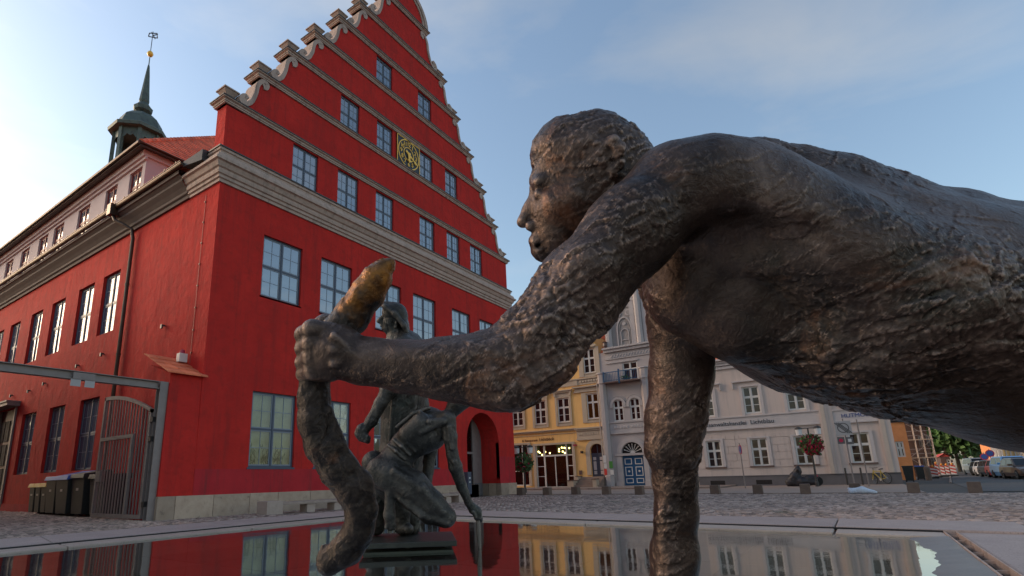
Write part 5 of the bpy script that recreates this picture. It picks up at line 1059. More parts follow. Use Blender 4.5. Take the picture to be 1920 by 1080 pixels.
pch([(1136, 272, HD-0.108, 8), (1148, 266, HD-0.114, 9), (1160, 278, HD-0.116, 9), (1160, 300, HD-0.112, 8), (1148, 320, HD-0.104, 8)], 0.008); pe(1142, 296, HD-0.092, 13, 0.02); S1.p.append(('c', px(1144, 284, HD-0.125), rp(8, HD), px(1146, 300, HD-0.12), rp(7, HD), 0.008, -1))
pc((1160, 372, HD, 76), (1290, 430, 1.24, 112), 0.06)                                 # neck
# shoulders and trunk
pch([(1268, 352, 1.08, 74), (1330, 334, 1.08, 64), (1400, 340, 1.10, 62), (1500, 376, 1.10, 58)], 0.05)
pch([(1330, 475, 1.29, 138), (1420, 482, 1.32, 184), (1540, 537, 1.29, 198), (1700, 580, 1.23, 195), (1920, 622, 1.20, 212), (2060, 640, 1.20, 208)], 0.06)
pch([(1320, 364, 1.08, 60), (1430, 416, 1.09, 80), (1560, 486, 1.085, 96), (1720, 566, 1.07, 108), (1860, 616, 1.08, 116)], 0.08)    # flank muscle
pch([(1300, 552, 1.20, 82), (1390, 596, 1.18, 76), (1500, 645, 1.18, 64)], 0.05)      # chest
pe(1600, 640, 1.12, 108, 0.08)
pch([(1330, 420, 1.36, 100), (1300, 540, 1.36, 86)], 0.05)                            # far shoulder
pch([(1335, 450, 1.17, 26), (1400, 560, 1.12, 26), (1480, 650, 1.12, 24)], 0.035); pch([(1290, 480, 1.18, 24), (1350, 590, 1.14, 22), (1420, 660, 1.15, 18)], 0.03)   # folds under the arm
for i in range(5): pc((1560+i*70, 660+i*14, 1.045, 14), (1620+i*74, 500+i*22, 1.015, 11), 0.03)      # ribs
pch([(1360, 278, 1.20, 12), (1420, 292, 1.20, 14), (1580, 338, 1.20, 18), (1660, 366, 1.20, 18), (1800, 394, 1.20, 16), (1960, 414, 1.20, 14)], 0.07)  # spine
for a_, b_ in (((1312, 462, 1.04, 44), (1400, 458, 1.015, 40)), ((1400, 458, 1.015, 40), (1500, 452, 0.985, 18))): S1.p.append(('c', px(*a_[:3]), rp(a_[3], a_[2]), px(*b_[:3]), rp(b_[3], b_[2]), 0.045, -1))   # hollow of the armpit
# near arm
pch([(1262, 356, 1.08, 80), (1180, 438, 1.06, 80), (1085, 545, 1.04, 77), (1008, 640, 1.02, 71), (952, 692, 1.02, 70)], 0.03)
pch([(955, 692, 1.02, 73), (890, 694, 1.02, 62), (830, 692, 1.03, 54), (760, 687, 1.04, 45), (700, 678, 1.05, 40), (672, 676, 1.06, 40)], 0.025)
pe(930, 716, 1.00, 48, 0.03); pch([(1190, 390, 1.015, 46), (1100, 505, 0.985, 42), (1020, 612, 0.985, 32)], 0.03)
pch([(1050, 560, 1.09, 44), (960, 655, 1.06, 34), (870, 672, 1.02, 26)], 0.03); pch([(1120, 590, 1.00, 24), (1040, 690, 0.975, 26), (960, 740, 0.975, 24)], 0.03)
pch([(930, 660, 0.97, 16), (840, 668, 0.99, 14), (740, 664, 1.01, 9)], 0.02)
# fist: palm, four fingers wrapped round the eel, thumb across
pch([(672, 676, 1.06, 40), (628, 660, 1.06, 44), (606, 655, 1.065, 40)], 0.02); pc((640, 640, 1.05, 28), (600, 690, 1.05, 24), 0.02)
for ky, y2, r in ((622, 628, 19), (650, 654, 19), (676, 680, 18), (700, 702, 16)):
    pch([(618, ky, 1.045, r), (586, ky-4, 1.040, r), (571, y2, 1.075, r-2), (580, y2+2, 1.115, r-3), (606, y2+2, 1.125, r-4)], 0.007)
pch([(650, 640, 1.09, 20), (640, 614, 1.12, 18), (610, 606, 1.125, 15), (590, 614, 1.12, 13)], 0.012)
for ky in (628, 655, 682): pch([(668, 668, 1.022, 5), (625, ky, 1.012, 6)], 0.012)     # tendons on the back of the hand
# far arm down to the plate
pch([(1300, 530, 1.34, 76), (1278, 605, 1.34, 58), (1277, 700, 1.34, 54), (1265, 790, 1.33, 50), (1262, 845, 1.33, 44), (1266, 905, 1.33, 36), (1268, 960, 1.33, 36), (1265, 1040, 1.33, 41), (1263, 1110, 1.33, 42), (1260, 1230, 1.33, 34), (1256, 1290, 1.33, 28)], 0.025)
pe(1243, 840, 1.31, 30, 0.025); pc((1296, 640, 1.31, 30), (1290, 760, 1.30, 28), 0.03); pc((1250, 960, 1.30, 16), (1255, 1080, 1.30, 22), 0.03)
pch([(1255, 1290, 1.33, 28), (1240, 1322, 1.33, 30)], 0.02)
for i, z in enumerate((1.27, 1.31, 1.35, 1.39)): pch([(1240, 1318, z*0.4+1.33*0.6, 15), (1205-4*i, 1330, z, 12), (1170+6*i, 1338, z, 9)], 0.008)
pch([(1250, 1310, 1.28, 14), (1235, 1334, 1.24, 10)], 0.01)
# hips and kneeling legs beyond the right edge of the picture
pch([(2060, 640, 1.20, 208), (2180, 664, 1.20, 205)], 0.06); pe(2230, 600, 1.12, 120, 0.06); pe(2230, 600, 1.30, 120, 0.06)
for d in (1.10, 1.36): pch([(2210, 720, d, 140), (2170, 980, d, 105), (2150, 1240, d, 82)], 0.04); pch([(2150, 1260, d, 80), (2330, 1285, d, 74), (2520, 1300, d, 46), (2600, 1296, d, 40)], 0.03); pch([(2600, 1296, d, 38), (2650, 1310, d, 26)], 0.02)
HC = px(1112, 285, HD); FC = px(1030, 410, HD); HN = px(615, 655, 1.06); FA = px(800, 690, 1.03)
def near(V, c, r): return np.clip(1.6-1.6*np.linalg.norm(V-c, axis=1)/r, 0, 1)
def rough(V, N):
    w_ = 0.70+1.15*vnoise(V*4.7+3)-0.45*np.clip(N[:, 2], 0, 1)
    top_ = np.clip((N[:, 2]-0.35)*1.8, 0, 1); w_ = w_*(1-0.5*top_*((V-HC)@CR > 0.12))*(1-0.62*near(V, FC, 0.17))*(1-0.72*near(V, HN, 0.16))*(1-0.35*near(V, FA, 0.26))
    hair = near(V, HC, 0.17)*((V-HC)@CR > -0.10+0.9*np.maximum(HC[2]-V[:, 2]-0.02, 0))
    return np.clip(w_, 0.16, 1.4)+hair*0.75
BA = np.array([0.35*CR+0.94*CU*-0.25+0.2*CF, -0.3*CR+0.9*CU, CF]); BA /= np.linalg.norm(BA, axis=1)[:, None]
V, Q = S1.mesh(0.0037, [clay(0.0040, 13, 0.30, (1, 1, 1.5), mask=rough), dabs(0.0042, 29, (0.78, 1.3, 1), 5, rough, axes=BA), dabs(0.0019, 66, (0.85, 1.2, 1), 6, rough)])
MAN0 = (1.53, 0.05, 0.43)
man = thing('bronze_statue', 'large rough dark brown bronze man on all fours gripping an eel', 'statue', MAN0)
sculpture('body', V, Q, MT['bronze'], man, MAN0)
SE = Sculpt()
pch([(734, 491, 1.115, 5), (724, 500, 1.115, 15), (706, 522, 1.112, 26), (688, 552, 1.11, 30), (662, 590, 1.105, 32), (636, 622, 1.09, 31), (606, 650, 1.085, 28), (590, 700, 1.085, 27), (588, 745, 1.085, 28), (592, 790, 1.08, 31), (608, 836, 1.08, 34), (636, 879, 1.08, 34), (664, 916, 1.08, 33), (678, 957, 1.08, 28), (672, 996, 1.08, 28), (650, 1030, 1.08, 29), (618, 1054, 1.08, 24)], 0.012, SE)
SE.p.append(('c', px(742, 488, 1.09), rp(3, 1.1), px(716, 520, 1.085), rp(2.5, 1.1), 0.006, -1)); pe(715, 510, 1.094, 6, 0.006, 1, SE)
pch([(606, 1046, 1.08, 8), (606, 1026, 1.08, 5)], 0.012, SE); pch([(618, 770, 1.07, 7), (640, 836, 1.065, 7), (686, 898, 1.065, 7), (700, 950, 1.07, 6)], 0.012, SE); pch([(640, 600, 1.075, 8), (672, 560, 1.078, 8), (700, 520, 1.085, 5)], 0.02, SE)
V, Q = SE.mesh(0.0034, [clay(0.0016, 22, 0.35, (1, 1, 1), 2.0), dabs(0.0020, 34, (1, 1, 0.6), 8), dabs(0.0010, 80, (1, 1, 1), 9)])
sculpture('eel', V-np.array([0, 0, 1.26-MAN0[2]])+np.array([0, 0, 0]), Q, MT['eelbronze'], man, MAN0)
bpy.data.objects['eel'].location = (0, 0, 1.26-MAN0[2])
def plate(name, label, c, rz, sx, sy, zt, groupn=None):
    t = thing(name, label, 'pedestal', (c[0], c[1], 0.40), rz); h_ = zt-0.40
    q = MB(); q.box(-sx, sx, -sy, sy, h_-0.045, h_); q.build('bronze_plate', MT['slab'], t, bevel=0.006)
    q = MB(); q.box(-sx*0.93, sx*0.93, -sy*0.93, sy*0.93, -0.01, 0.030); q.build('stone_base', MT['mossstone'], t, bevel=0.008)
    l_ = MB(); l_.box(-0.02, 0.02, -0.02, 0.02, 0.05, h_-0.046); lm = l_.mesh('leg', MT['slab'])
    for a in (-0.8, 0, 0.8):
        for b in (-0.8, 0.8): place('leg', lm, t, (a*sx, b*sy, 0))
    return t

# ------------------------------------------------------------------ kneeling man and standing fisherman on the second plate
K = 4.78                                                     # metres along the view to the kneeling figure
S2 = Sculpt(); c2 = lambda x, y: (640+x/2.0, 540+y/2.0)
def p2(x, y, d, r): X, Y = c2(x, y); return (X, Y, K+d, r*(0.86 if r > 14 else 0.95)/2.0)
def pk(L, k=0.03): pch([p2(*q) for q in L], k, S2)
pk([(330, 545, 0, 78), (290, 560, 0, 74), (245, 590, 0.0, 64), (210, 640, 0.0, 66), (170, 690, 0.0, 72)], 0.05)      # trunk from shoulders to hips
pk([(350, 500, 0.06, 52), (385, 500, -0.05, 44)], 0.05); pk([(300, 505, -0.10, 44), (250, 550, -0.10, 42)], 0.05); pk([(330, 480, 0.12, 40), (260, 560, 0.12, 46)], 0.05)
pk([(400, 490, -0.10, 34), (408, 560, -0.12, 30), (416, 625, -0.12, 26)], 0.02); pk([(416, 625, -0.12, 25), (428, 670, -0.11, 30), (452, 745, -0.06, 22), (478, 806, -0.03, 16)], 0.015)
pk([(478, 806, -0.03, 17), (497, 830, -0.02, 22), (510, 838, -0.02, 20)], 0.012)
for i in range(4): pk([(500+i*6, 842, -0.045+0.004*i, 9), (505+i*6, 862, -0.05, 8), (512+i*4, 872, -0.03, 7), (516, 866, -0.005, 6)], 0.005)
pk([(494, 838, -0.06, 9), (504, 858, -0.065, 7)], 0.006)
pk([(345, 520, 0.16, 34), (335, 610, 0.18, 28), (325, 690, 0.14, 24)], 0.02); pk([(325, 690, 0.14, 23), (318, 780, 0.02, 18), (330, 800, -0.06, 16)], 0.015)
pk([(410, 470, 0.0, 30), (440, 425, 0.0, 42), (462, 418, 0.0, 38)], 0.03)                                     # head sunk between the arms
pk([(150, 690, -0.10, 68), (180, 700, -0.12, 70)], 0.05); pk([(122, 655, 0.10, 52), (150, 690, 0.12, 64)], 0.015)     # buttocks
pk([(185, 700, -0.12, 72), (270, 745, -0.16, 68), (340, 810, -0.18, 56), (392, 858, -0.18, 44)], 0.03)                # near thigh
pk([(392, 862, -0.18, 42), (330, 850, -0.20, 40), (260, 800, -0.20, 36), (205, 765, -0.18, 26), (190, 756, -0.17, 24)], 0.018)  # shin, folded back
pk([(186, 742, -0.19, 26), (182, 800, -0.19, 22), (180, 850, -0.20, 26), (186, 892, -0.20, 21)], 0.015)                # foot on its toes
for i, (x, r) in enumerate(((178, 9), (180, 8), (183, 8), (187, 7), (192, 7))): pk([(184+i*5-8, 872, -0.18+i*0.012-0.02, r+2), (174+i*5, 884+i, -0.20+i*0.018-0.02, r), (170+i*5, 897, -0.205+i*0.018-0.02, r)], 0.005)
pk([(150, 700, 0.14, 62), (190, 770, 0.26, 50), (230, 830, 0.26, 40)], 0.03); pk([(230, 835, 0.26, 36), (230, 900, 0.26, 30), (250, 905, 0.2, 24)], 0.02)   # far leg
for i in range(7): pk([(176+i*20, 590-i*21, -0.10, 7), (205+i*21, 612-i*18, -0.150, 8), (236+i*20, 640-i*15, -0.135, 6)], 0.010)
pk([(210, 520, 0.02, 7), (270, 470, 0.02, 8), (330, 450, 0.0, 8)], 0.02); pk([(330, 500, -0.17, 12), (380, 500, -0.16, 16), (300, 540, -0.165, 10)], 0.02)
pk([(200, 690, -0.245, 18), (300, 752, -0.27, 18), (380, 840, -0.26, 12)], 0.025); pk([(395, 880, -0.255, 12), (300, 850, -0.265, 14), (220, 790, -0.24, 8)], 0.02)
pk([(404, 520, -0.165, 10), (414, 600, -0.175, 9)], 0.015); pk([(424, 650, -0.165, 11), (448, 730, -0.11, 7)], 0.012)
V, Q = S2.mesh(0.0065, [clay(0.0035, 11, 0.4), dabs(0.0024, 24, (1, 1, 1), 11)])
pf = px(*p2(392, 900, -0.1, 0)[:3]); pc_ = px(765, 985, K+0.05)
KN0 = (float(pc_[0]), float(pc_[1]), 0.535)
kneel = thing('bronze_statue', 'naked bronze man crouching on one knee, arm reaching down to the water', 'statue', KN0)
sculpture('body', V, Q, MT['greenbronze'], kneel, KN0)
h0 = px(*p2(513, 850, -0.03, 0)[:3])
q = MB(); q.tube([h0+np.array([0, 0, 0.03])-np.array(KN0), h0-np.array([0, 0, 0.14])-np.array(KN0), np.array([h0[0]+0.01, h0[1], 0.40])-np.array(KN0)], [0.016, 0.022, 0.014], 8); q.build('spear_stub', MT['greenbronze'], kneel)
D3 = K+0.42
S3 = Sculpt()
def p3(x, y, d, r): X, Y = c2(x, y); return (X, Y, D3+d, r*(0.9 if r > 14 else 0.95)/2.0)
def ps(L, k=0.03, S=None): pch([p3(*q) for q in L], k, S or S3)
ps([(192, 112, 0, 38), (186, 130, 0, 34), (176, 146, 0, 24)], 0.02); ps([(152, 112, 0, 9), (142, 124, 0, 9), (150, 128, 0, 10)], 0.01); ps([(158, 140, 0, 9), (160, 150, 0, 10), (168, 156, 0, 12)], 0.012); ps([(162, 100, -0.03, 8), (162, 100, 0.03, 8)], 0.02)
ps([(150, 140, -0.012, 6), (150, 140, 0.012, 6)], 0.008); ps([(206, 128, -0.085, 7), (204, 142, -0.083, 6)], 0.01)
ps([(200, 150, 0, 28), (214, 186, 0, 32)], 0.02)                                                                     # neck
ps([(236, 215, -0.20, 42), (236, 215, 0.20, 42)], 0.06); ps([(236, 240, 0, 92), (234, 340, 0, 96), (228, 430, 0, 84), (226, 520, 0, 78), (224, 620, 0, 84), (222, 720, 0, 88), (220, 770, 0, 84)], 0.08)   # coat
ps([(222, 225, -0.24, 42), (196, 320, -0.25, 38), (178, 380, -0.26, 34)], 0.03); ps([(178, 380, -0.26, 33), (150, 430, -0.30, 27), (112, 500, -0.32, 24), (98, 518, -0.33, 19)], 0.02)
ps([(96, 520, -0.33, 19), (80, 532, -0.33, 28), (70, 545, -0.33, 24)], 0.012)
for i in range(4): ps([(66+i*9, 530+i*9, -0.37, 11), (62+i*10, 550+i*6, -0.375, 11), (72+i*9, 566+i*3, -0.34, 10), (86+i*6, 562, -0.31, 8)], 0.006)
ps([(94, 530, -0.30, 11), (76, 536, -0.285, 10), (66, 550, -0.29, 9)], 0.008)
ps([(260, 225, 0.24, 42), (285, 340, 0.26, 36), (300, 440, 0.22, 30), (300, 520, 0.16, 24)], 0.03)
ps([(170, 720, -0.12, 48), (130, 800, -0.14, 40), (128, 860, -0.14, 36), (132, 896, -0.14, 34)], 0.03); ps([(132, 896, -0.14, 30), (112, 905, -0.20, 22)], 0.02)
ps([(250, 760, 0.0, 52), (252, 850, -0.02, 46), (256, 895, -0.02, 44)], 0.03); ps([(256, 895, -0.02, 40), (236, 900, -0.1, 28)], 0.02)
for i in range(6): ps([(196+i*16, 400, -0.22+0.01*i, 7), (180+i*17, 600, -0.20, 8), (176+i*18, 780, -0.20, 9)], 0.03)
V, Q = S3.mesh(0.0065, [clay(0.0070, 11, 0.6, (1, 1, 0.40)), dabs(0.0022, 26, (1, 1, 0.6), 13)])
pc3 = px(757, 985, D3); ST0 = (float(pc3[0]), float(pc3[1]), 0.535)
stand = thing('bronze_statue', 'standing bronze fisherman in long coat and brimmed rain hat with clenched fist', 'statue', ST0)
sculpture('body', V, Q, MT['greenbronze'], stand, ST0)
SH = Sculpt()                                                # sou'wester with its long neck flap
ps([(190, 92, 0, 42), (206, 96, 0, 42), (214, 110, 0, 40)], 0.03, SH); ps([(146, 58, 0, 8), (170, 64, 0, 12), (196, 74, 0, 20)], 0.03, SH)
for s_ in (-1, 1): ps([(146, 58, 0.03*s_, 7), (165, 70, 0.07*s_, 9), (200, 96, 0.105*s_, 11), (234, 140, 0.12*s_, 10), (254, 185, 0.10*s_, 9), (264, 206, 0.04*s_, 8)], 0.02, SH)
ps([(236, 130, 0.06, 12), (246, 180, 0.05, 10)], 0.04, SH); ps([(236, 130, -0.06, 12), (246, 180, -0.05, 10)], 0.04, SH); ps([(240, 140, 0, 14), (252, 190, 0, 10)], 0.05, SH)
V, Q = SH.mesh(0.007, [clay(0.0025, 22, 0.5)])
sculpture('rain_hat', V, Q, MT['greenbronze'], stand, ST0)
dirx = math.atan2(CR[1], CR[0])
plc = px(768, 990, K+0.12)
ZP = 0.505
plate('statue_pedestal', 'low bronze plate on stub legs under the crouching and standing figures', (float(plc[0]), float(plc[1])), dirx+R(4), 0.40, 0.42, ZP)
plate('statue_pedestal', 'bronze plate in the water under the foreground man on all fours', (1.64, -0.24), dirx, 0.98, 0.30, 0.452)
# ------------------------------------------------------------------ street furniture
bm_ = MB(); bm_.hexa([(-0.20, -0.20, -0.05), (0.20, -0.20, -0.05), (0.20, 0.20, -0.05), (-0.20, 0.20, -0.05), (-0.19, -0.19, 0.43), (0.19, -0.19, 0.43), (0.19, 0.19, 0.43), (-0.19, 0.19, 0.43)])
bme = bm_.mesh('stone_bollard', MT['bollard'], bevel=0.02)
BL = [(977, 'squat brown stone bollard beside the town hall corner under the dark flower basket'), (1026, 'squat brown stone bollard in front of the left side of the restaurant window'), (1079.6, 'squat brown stone bollard between restaurant window and entrance steps'), (1137, 'squat brown stone bollard in front of the grey pier with posters'),
      (1199, 'squat brown stone bollard in front of the blue double door'), (1341, 'squat brown stone bollard before the left cellar window of the grey house'), (1421, 'squat brown stone bollard before the right cellar window of the grey house'), (1510, 'squat brown stone bollard in front of the covered motorbike'),
      (1604, 'squat brown stone bollard with the white plastic bag lying against it'), (1713, 'squat brown stone bollard at the right corner of the grey house'), (1828, 'rightmost squat brown stone bollard before the row of parked cars')]
for x, lab in BL:
    p = on_x(x, 918, 28.35); o = place('stone_bollard', bme, None, (28.35, p[1], 0), RNG.uniform(-0.06, 0.06)); tag(o, lab, 'bollard', 'stone bollards along the edge of the square')
# benches
def bench(loc, L, lab):
    t = thing('park_bench', lab, 'bench', loc, 0, 'benches along the town hall wall')
    for x in (0, L-0.62): q = MB(); q.box(x, x+0.62, -0.28, 0.28, 0, 0.44); q.build('end_block', MT['concrete'], t, bevel=0.015)
    for x in (L*0.38, L*0.66): q = MB(); q.box(x, x+0.35, -0.2, 0.2, 0, 0.27); q.build('support_block', MT['concrete'], t, bevel=0.01)
    for j in range(3): q = MB(); y = -0.26+j*0.18; q.box(0.63, L-0.63, y, y+0.16, 0.30, 0.39); q.build('seat_plank', MT['plank'], t, bevel=0.008)
    return t
bench((11.15, 16.1, 0), 4.4, 'long low concrete and wood bench under the first ground floor windows'); bench((16.2, 14.7, 0), 4.2, 'low concrete and wood bench left of the arched town hall portal')
q = MB(); q.box(-0.17, 0.17, -0.16, 0.16, 0.2, 1.35); o = thing('letter_box', 'dark blue post box standing beside the arched town hall portal', 'post box', (24.3, 17.15, 0)); q.build('case', MT['frame'], o, bevel=0.02); q = MB(); q.box(-0.05, 0.05, -0.05, 0.05, 0, 0.2); q.build('post', MT['lead'], o); q = MB(); q.box(-0.07, 0.07, -0.165, -0.16, 1.0, 1.08); q.box(-0.07, 0.07, -0.165, -0.16, 0.8, 0.86); q.build('label', MT['paper'], o)
# gate of the yard
GX = 8.33
gt = thing('yard_entrance', 'grey steel post and long overhead beam of the yard entrance', 'gate frame', (GX, 17.6, 0))
q = MB(); q.box(-0.13, 0.13, -0.12, -0.10, 0, 4.22); q.box(-0.13, 0.13, 0.10, 0.12, 0, 4.22); q.box(-0.015, 0.015, -0.1, 0.1, 0, 4.22); q.build('post', MT['steel'], gt)
q = MB(); q.box(-9, -0.14, -0.11, 0.11, 4.20, 4.22); q.box(-9, -0.14, -0.11, 0.11, 3.98, 4.0); q.box(-9, -0.14, -0.012, 0.012, 4.0, 4.2); q.build('beam', MT['steel'], gt)
for x in (-2.55, -2.2): q = MB(); q.box(x, x+0.25, -0.13, -0.12, 3.78, 3.97); q.build('small_sign', MT['signgrey'], gt)
q = MB(); q.box(-2.5, -1.95, -0.115, -0.108, 4.0, 4.18); q.build('joint_plate', MT['steel'], gt)
gl_ = thing('yard_gate_leaf', 'open grey steel barred gate leaf with arched top and small wicket door', 'gate', (8.22, 17.85, 0.06))
Lg = 3.5; top = lambda t: 3.32+0.72*math.sin(math.pi/2*min(1, t*1.06))**0.9        # t from hinge to free end
q = MB(); q.box(-0.04, 0.04, 0, 0.10, 0.0, 3.32); q.box(-0.04, 0.04, Lg-0.10, Lg, 0, 4.03); q.box(-0.04, 0.04, 0.1, Lg-0.1, 0, 0.12)
for i in range(14): a, b = i/14, (i+1)/14; q.hexa([(-0.04, a*Lg, top(a)-0.12), (0.04, a*Lg, top(a)-0.12), (0.04, b*Lg, top(b)-0.12), (-0.04, b*Lg, top(b)-0.12), (-0.04, a*Lg, top(a)), (0.04, a*Lg, top(a)), (0.04, b*Lg, top(b)), (-0.04, b*Lg, top(b))])
q.build('leaf_frame', MT['steel'], gl_)
wf = MB(); wf.box(-0.05, 0.05, 1.05, 1.17, 0.13, 2.62); wf.box(-0.05, 0.05, 1.17, Lg-0.11, 2.50, 2.62); wk = wf.build('wicket_frame', MT['steel'], gl_)
for i in range(1, 17):
    y = i*Lg/17; q = MB(); q.box(-0.018, 0.018, y-0.018, y+0.018, 0.12, top(y/Lg)-0.12); q.build('bar', MT['steel'], gl_)
for z in (0.35, 2.3, 2.9): q = MB(); q.box(-0.05, 0.05, -0.16, 0.0, z, z+0.16); q.build('hinge', MT['lead'], gl_)
q = MB(); q.box(-0.06, 0.06, Lg-0.4, Lg-0.12, 1.15, 1.5); q.build('lock_case', MT['steel'], gl_)
# wheelie bins
def bin_(x, y, w_, d, h_, lidm, lab, open_=0.0, wheels=True):
    t = thing('wheelie_bin', lab, 'bin', (x, y, 0), 0, 'wheelie bins along the side wall')
    q = MB(); a, b = w_/2, d/2; q.hexa([(-b*0.82, -a*0.84, 0.10), (b*0.82, -a*0.84, 0.10), (b*0.82, a*0.84, 0.10), (-b*0.82, a*0.84, 0.10), (-b, -a, h_-0.08), (b, -a, h_-0.08), (b, a, h_-0.08), (-b, a, h_-0.08)]); q.box(-b-0.03, b+0.03, -a-0.03, a+0.03, h_-0.08, h_-0.03)
    q.build('bin_body', MT['bin'], t, bevel=0.02)
    q = MB(); q.hexa([(-b-0.06, -a-0.05, h_-0.13), (b+0.05, -a-0.05, h_-0.13+open_), (b+0.05, a+0.05, h_-0.13+open_), (-b-0.06, a+0.05, h_-0.13), (-b-0.02, -a-0.02, h_+0.02), (b+0.02, -a-0.02, h_+0.05+open_), (b+0.02, a+0.02, h_+0.05+open_), (-b-0.02, a+0.02, h_+0.02)]); q.build('lid', MT[lidm], t, bevel=0.01)
    for s in (-1, 1): q = MB(); q.lathe([(0.11, -0.03), (0.11, 0.03)], (b*0.5, s*a*0.7, 0.11), 12, axis='y'); q.build('wheel', MT['rubber'], t)
    q = MB(); q.box(-b*0.93-0.012, -b*0.93-0.004, -0.10, 0.10, h_*0.62, h_*0.68); q.build('sticker', MT['signgrey'], t)
for i, (y, lab) in enumerate(((28.3, 'small black bin with yellow lid, furthest along the side wall'), (27.65, 'small black bin with yellow lid, middle one of three'), (27.0, 'small black bin with yellow lid, next to the big bins'))): bin_(8.85, y, 0.55, 0.62, 1.22, 'binyellow', lab)
bin_(8.8, 25.9, 1.0, 0.8, 1.46, 'binblue', 'big black bin with closed blue lid beside the small yellow lidded bins'); bin_(8.75, 24.6, 1.15, 0.85, 1.46, 'binblue', 'big black bin with blue lid standing ajar', 0.16); bin_(8.8, 23.3, 1.1, 0.85, 1.5, 'bin', 'big all black bin just left of the gate bars', 0.12); bin_(8.85, 21.8, 1.2, 0.85, 1.45, 'bin', 'big all black bin seen through the gate bars')
# lamp posts with flower balls
def leaf_ball(name, lab, cat, c, r, n1, n2, m1, m2, grp):
    t = thing(name, lab, cat, c, 0, grp)
    for nm, n_, m_, s in (('foliage', n1, m1, 0.10), ('blossoms', n2, m2, 0.085)):
        d = RNG.normal(0, 1, (n_, 3)); d /= np.linalg.norm(d, axis=1)[:, None]; rr = r*RNG.uniform(0.55, 1.08, n_)**0.6
        if nm == 'blossoms': d[:, 2] = np.where(RNG.random(n_) < 0.25, -np.abs(d[:, 2]), d[:, 2])
        C_ = d*rr[:, None]; A = RNG.normal(0, s, (n_, 3)); B = RNG.normal(0, s, (n_, 3))
        V_ = np.stack([C_-A*0.6, C_+B*0.6, C_+A*0.6, C_-B*0.6], 1).reshape(-1, 3); o = place(nm, np_mesh(nm, V_, np.arange(n_*4, dtype=np.int32).reshape(-1, 4), MT[m_]), t); o['kind'] = 'stuff'
    q = MB(); q.lathe([(r*0.15, -r*0.3), (r*0.5, -r*0.15), (r*0.55, 0.0)], (0, 0, 0), 10); q.build('basket', MT['bark'], t)
def lamp_post(x, y, h_, lab, lanterns=True):
    t = thing('street_lamp', lab, 'street lamp', (x, y, 0.03), 0, 'lamp posts with hanging flower balls')
    q = MB(); q.lathe([(0.10, 0), (0.10, 0.25), (0.065, 0.3), (0.055, 1.3), (0.045, h_)], (0, 0, 0), 10); q.build('post', MT['lead'], t)
    q = MB(); q.tube([(0, -0.5, h_), (0, 0.5, h_)], 0.025, 6); q.build('crossbar', MT['lead'], t)
    for s in (-1, 1):
        q = MB(); q.lathe([(0.10, h_-0.42), (0.17, h_-0.40), (0.19, h_-0.05)], (0, s*0.5, 0), 10); l_ = q.build('lantern', MT['lamp'], t); q = MB(); q.lathe([(0.21, h_-0.05), (0.19, h_+0.05), (0.05, h_+0.12)], (0, s*0.5, 0), 10); q.build('lantern_cap', MT['lead'], l_)
P = on_x(1535, 912, 40.0); L1 = (40.0, float(P[1])); lamp_post(L1[0], L1[1]+0.06, 3.5, 'dark lamp post with two white lanterns in front of the grey house'); leaf_ball('flower_ball', 'round hanging ball of pink and red blossoms on the lamp post before the grey house', 'flower basket', (40.0, L1[1]+0.0, 2.52), 0.62, 420, 430, 'leaf', 'pink', 'flower balls on lamp posts')
P = on_x(985, 925, 31.8); lamp_post(31.8, float(P[1]), 2.9, 'dark lamp post half hidden by the town hall corner'); leaf_ball('flower_ball', 'dark green flower ball with few red blossoms beside the town hall corner', 'flower basket', (31.8, float(P[1])+0.0, 1.92), 0.62, 460, 80, 'leafdark', 'pink', 'flower balls on lamp posts')
# signs
P = on_x(1398, 917, 37.5); t = thing('round_sign', 'slim post with small round red and blue sign seen almost edge on', 'road sign', (37.5, float(P[1]), 0.03)); q = MB(); q.tube([(0, 0, 0), (0, 0, 2.7)], 0.03, 8); q.build('post', MT['steel'], t)
q = MB(); q.lathe([(0.30, -0.02), (0.30, 0.0)], (0, 0, 2.3), 20, axis='y'); d_ = q.build('sign_disc', MT['signred'], t); d_.rotation_euler = (0, 0, R(25)); q = MB(); q.lathe([(0.23, 0.002), (0.23, 0.006)], (0, 0, 2.3), 20, axis='y'); q.build('sign_centre', MT['signblue'], d_)
t = thing('zone_sign', 'grey end of zone sign panel with crossed ring on two leaning posts', 'road sign', (37.6, 0.5, 0.03)); PX = 0
for a, b in ((on_x(1588, 815, 37.6), on_x(1603, 913, 37.6)), (on_x(1600, 815, 38.8), on_x(1629, 908, 38.8))):
    q = MB(); q.tube([(0.0+(b[0]-37.6), b[1]-0.5, 0), (a[0]-37.6, b[1]-0.5, 3.75)], 0.035, 8); q.build('post', MT['steel'], t)
yc = float(on_x(1581, 803, 37.55)[1])-0.5
q = MB(); q.box(-0.06, -0.03, yc-0.38, yc+0.38, 2.82, 3.62); sp_ = q.build('sign_panel', MT['signgrey'], t, bevel=0.01)
q = MB(); mp_ = lambda a, d, z: (-0.062-d, yc+a, z)
for i in range(28):
    a0, a1 = 2*math.pi*i/28, 2*math.pi*(i+1)/28; q.prism([(r_*math.cos(a_), 3.24+r_*math.sin(a_)) for r_, a_ in ((0.23, a0), (0.23, a1), (0.28, a1), (0.28, a0))], 0, 0.004, mp_)
for o_ in (-0.09, 0.0, 0.09): q.prism([(-0.30+o_, 2.95), (-0.26+o_, 2.92), (0.30+o_, 3.52), (0.26+o_, 3.55)], 0.005, 0.008, mp_)
q.build('zone_symbol', MT['signdark'], sp_)
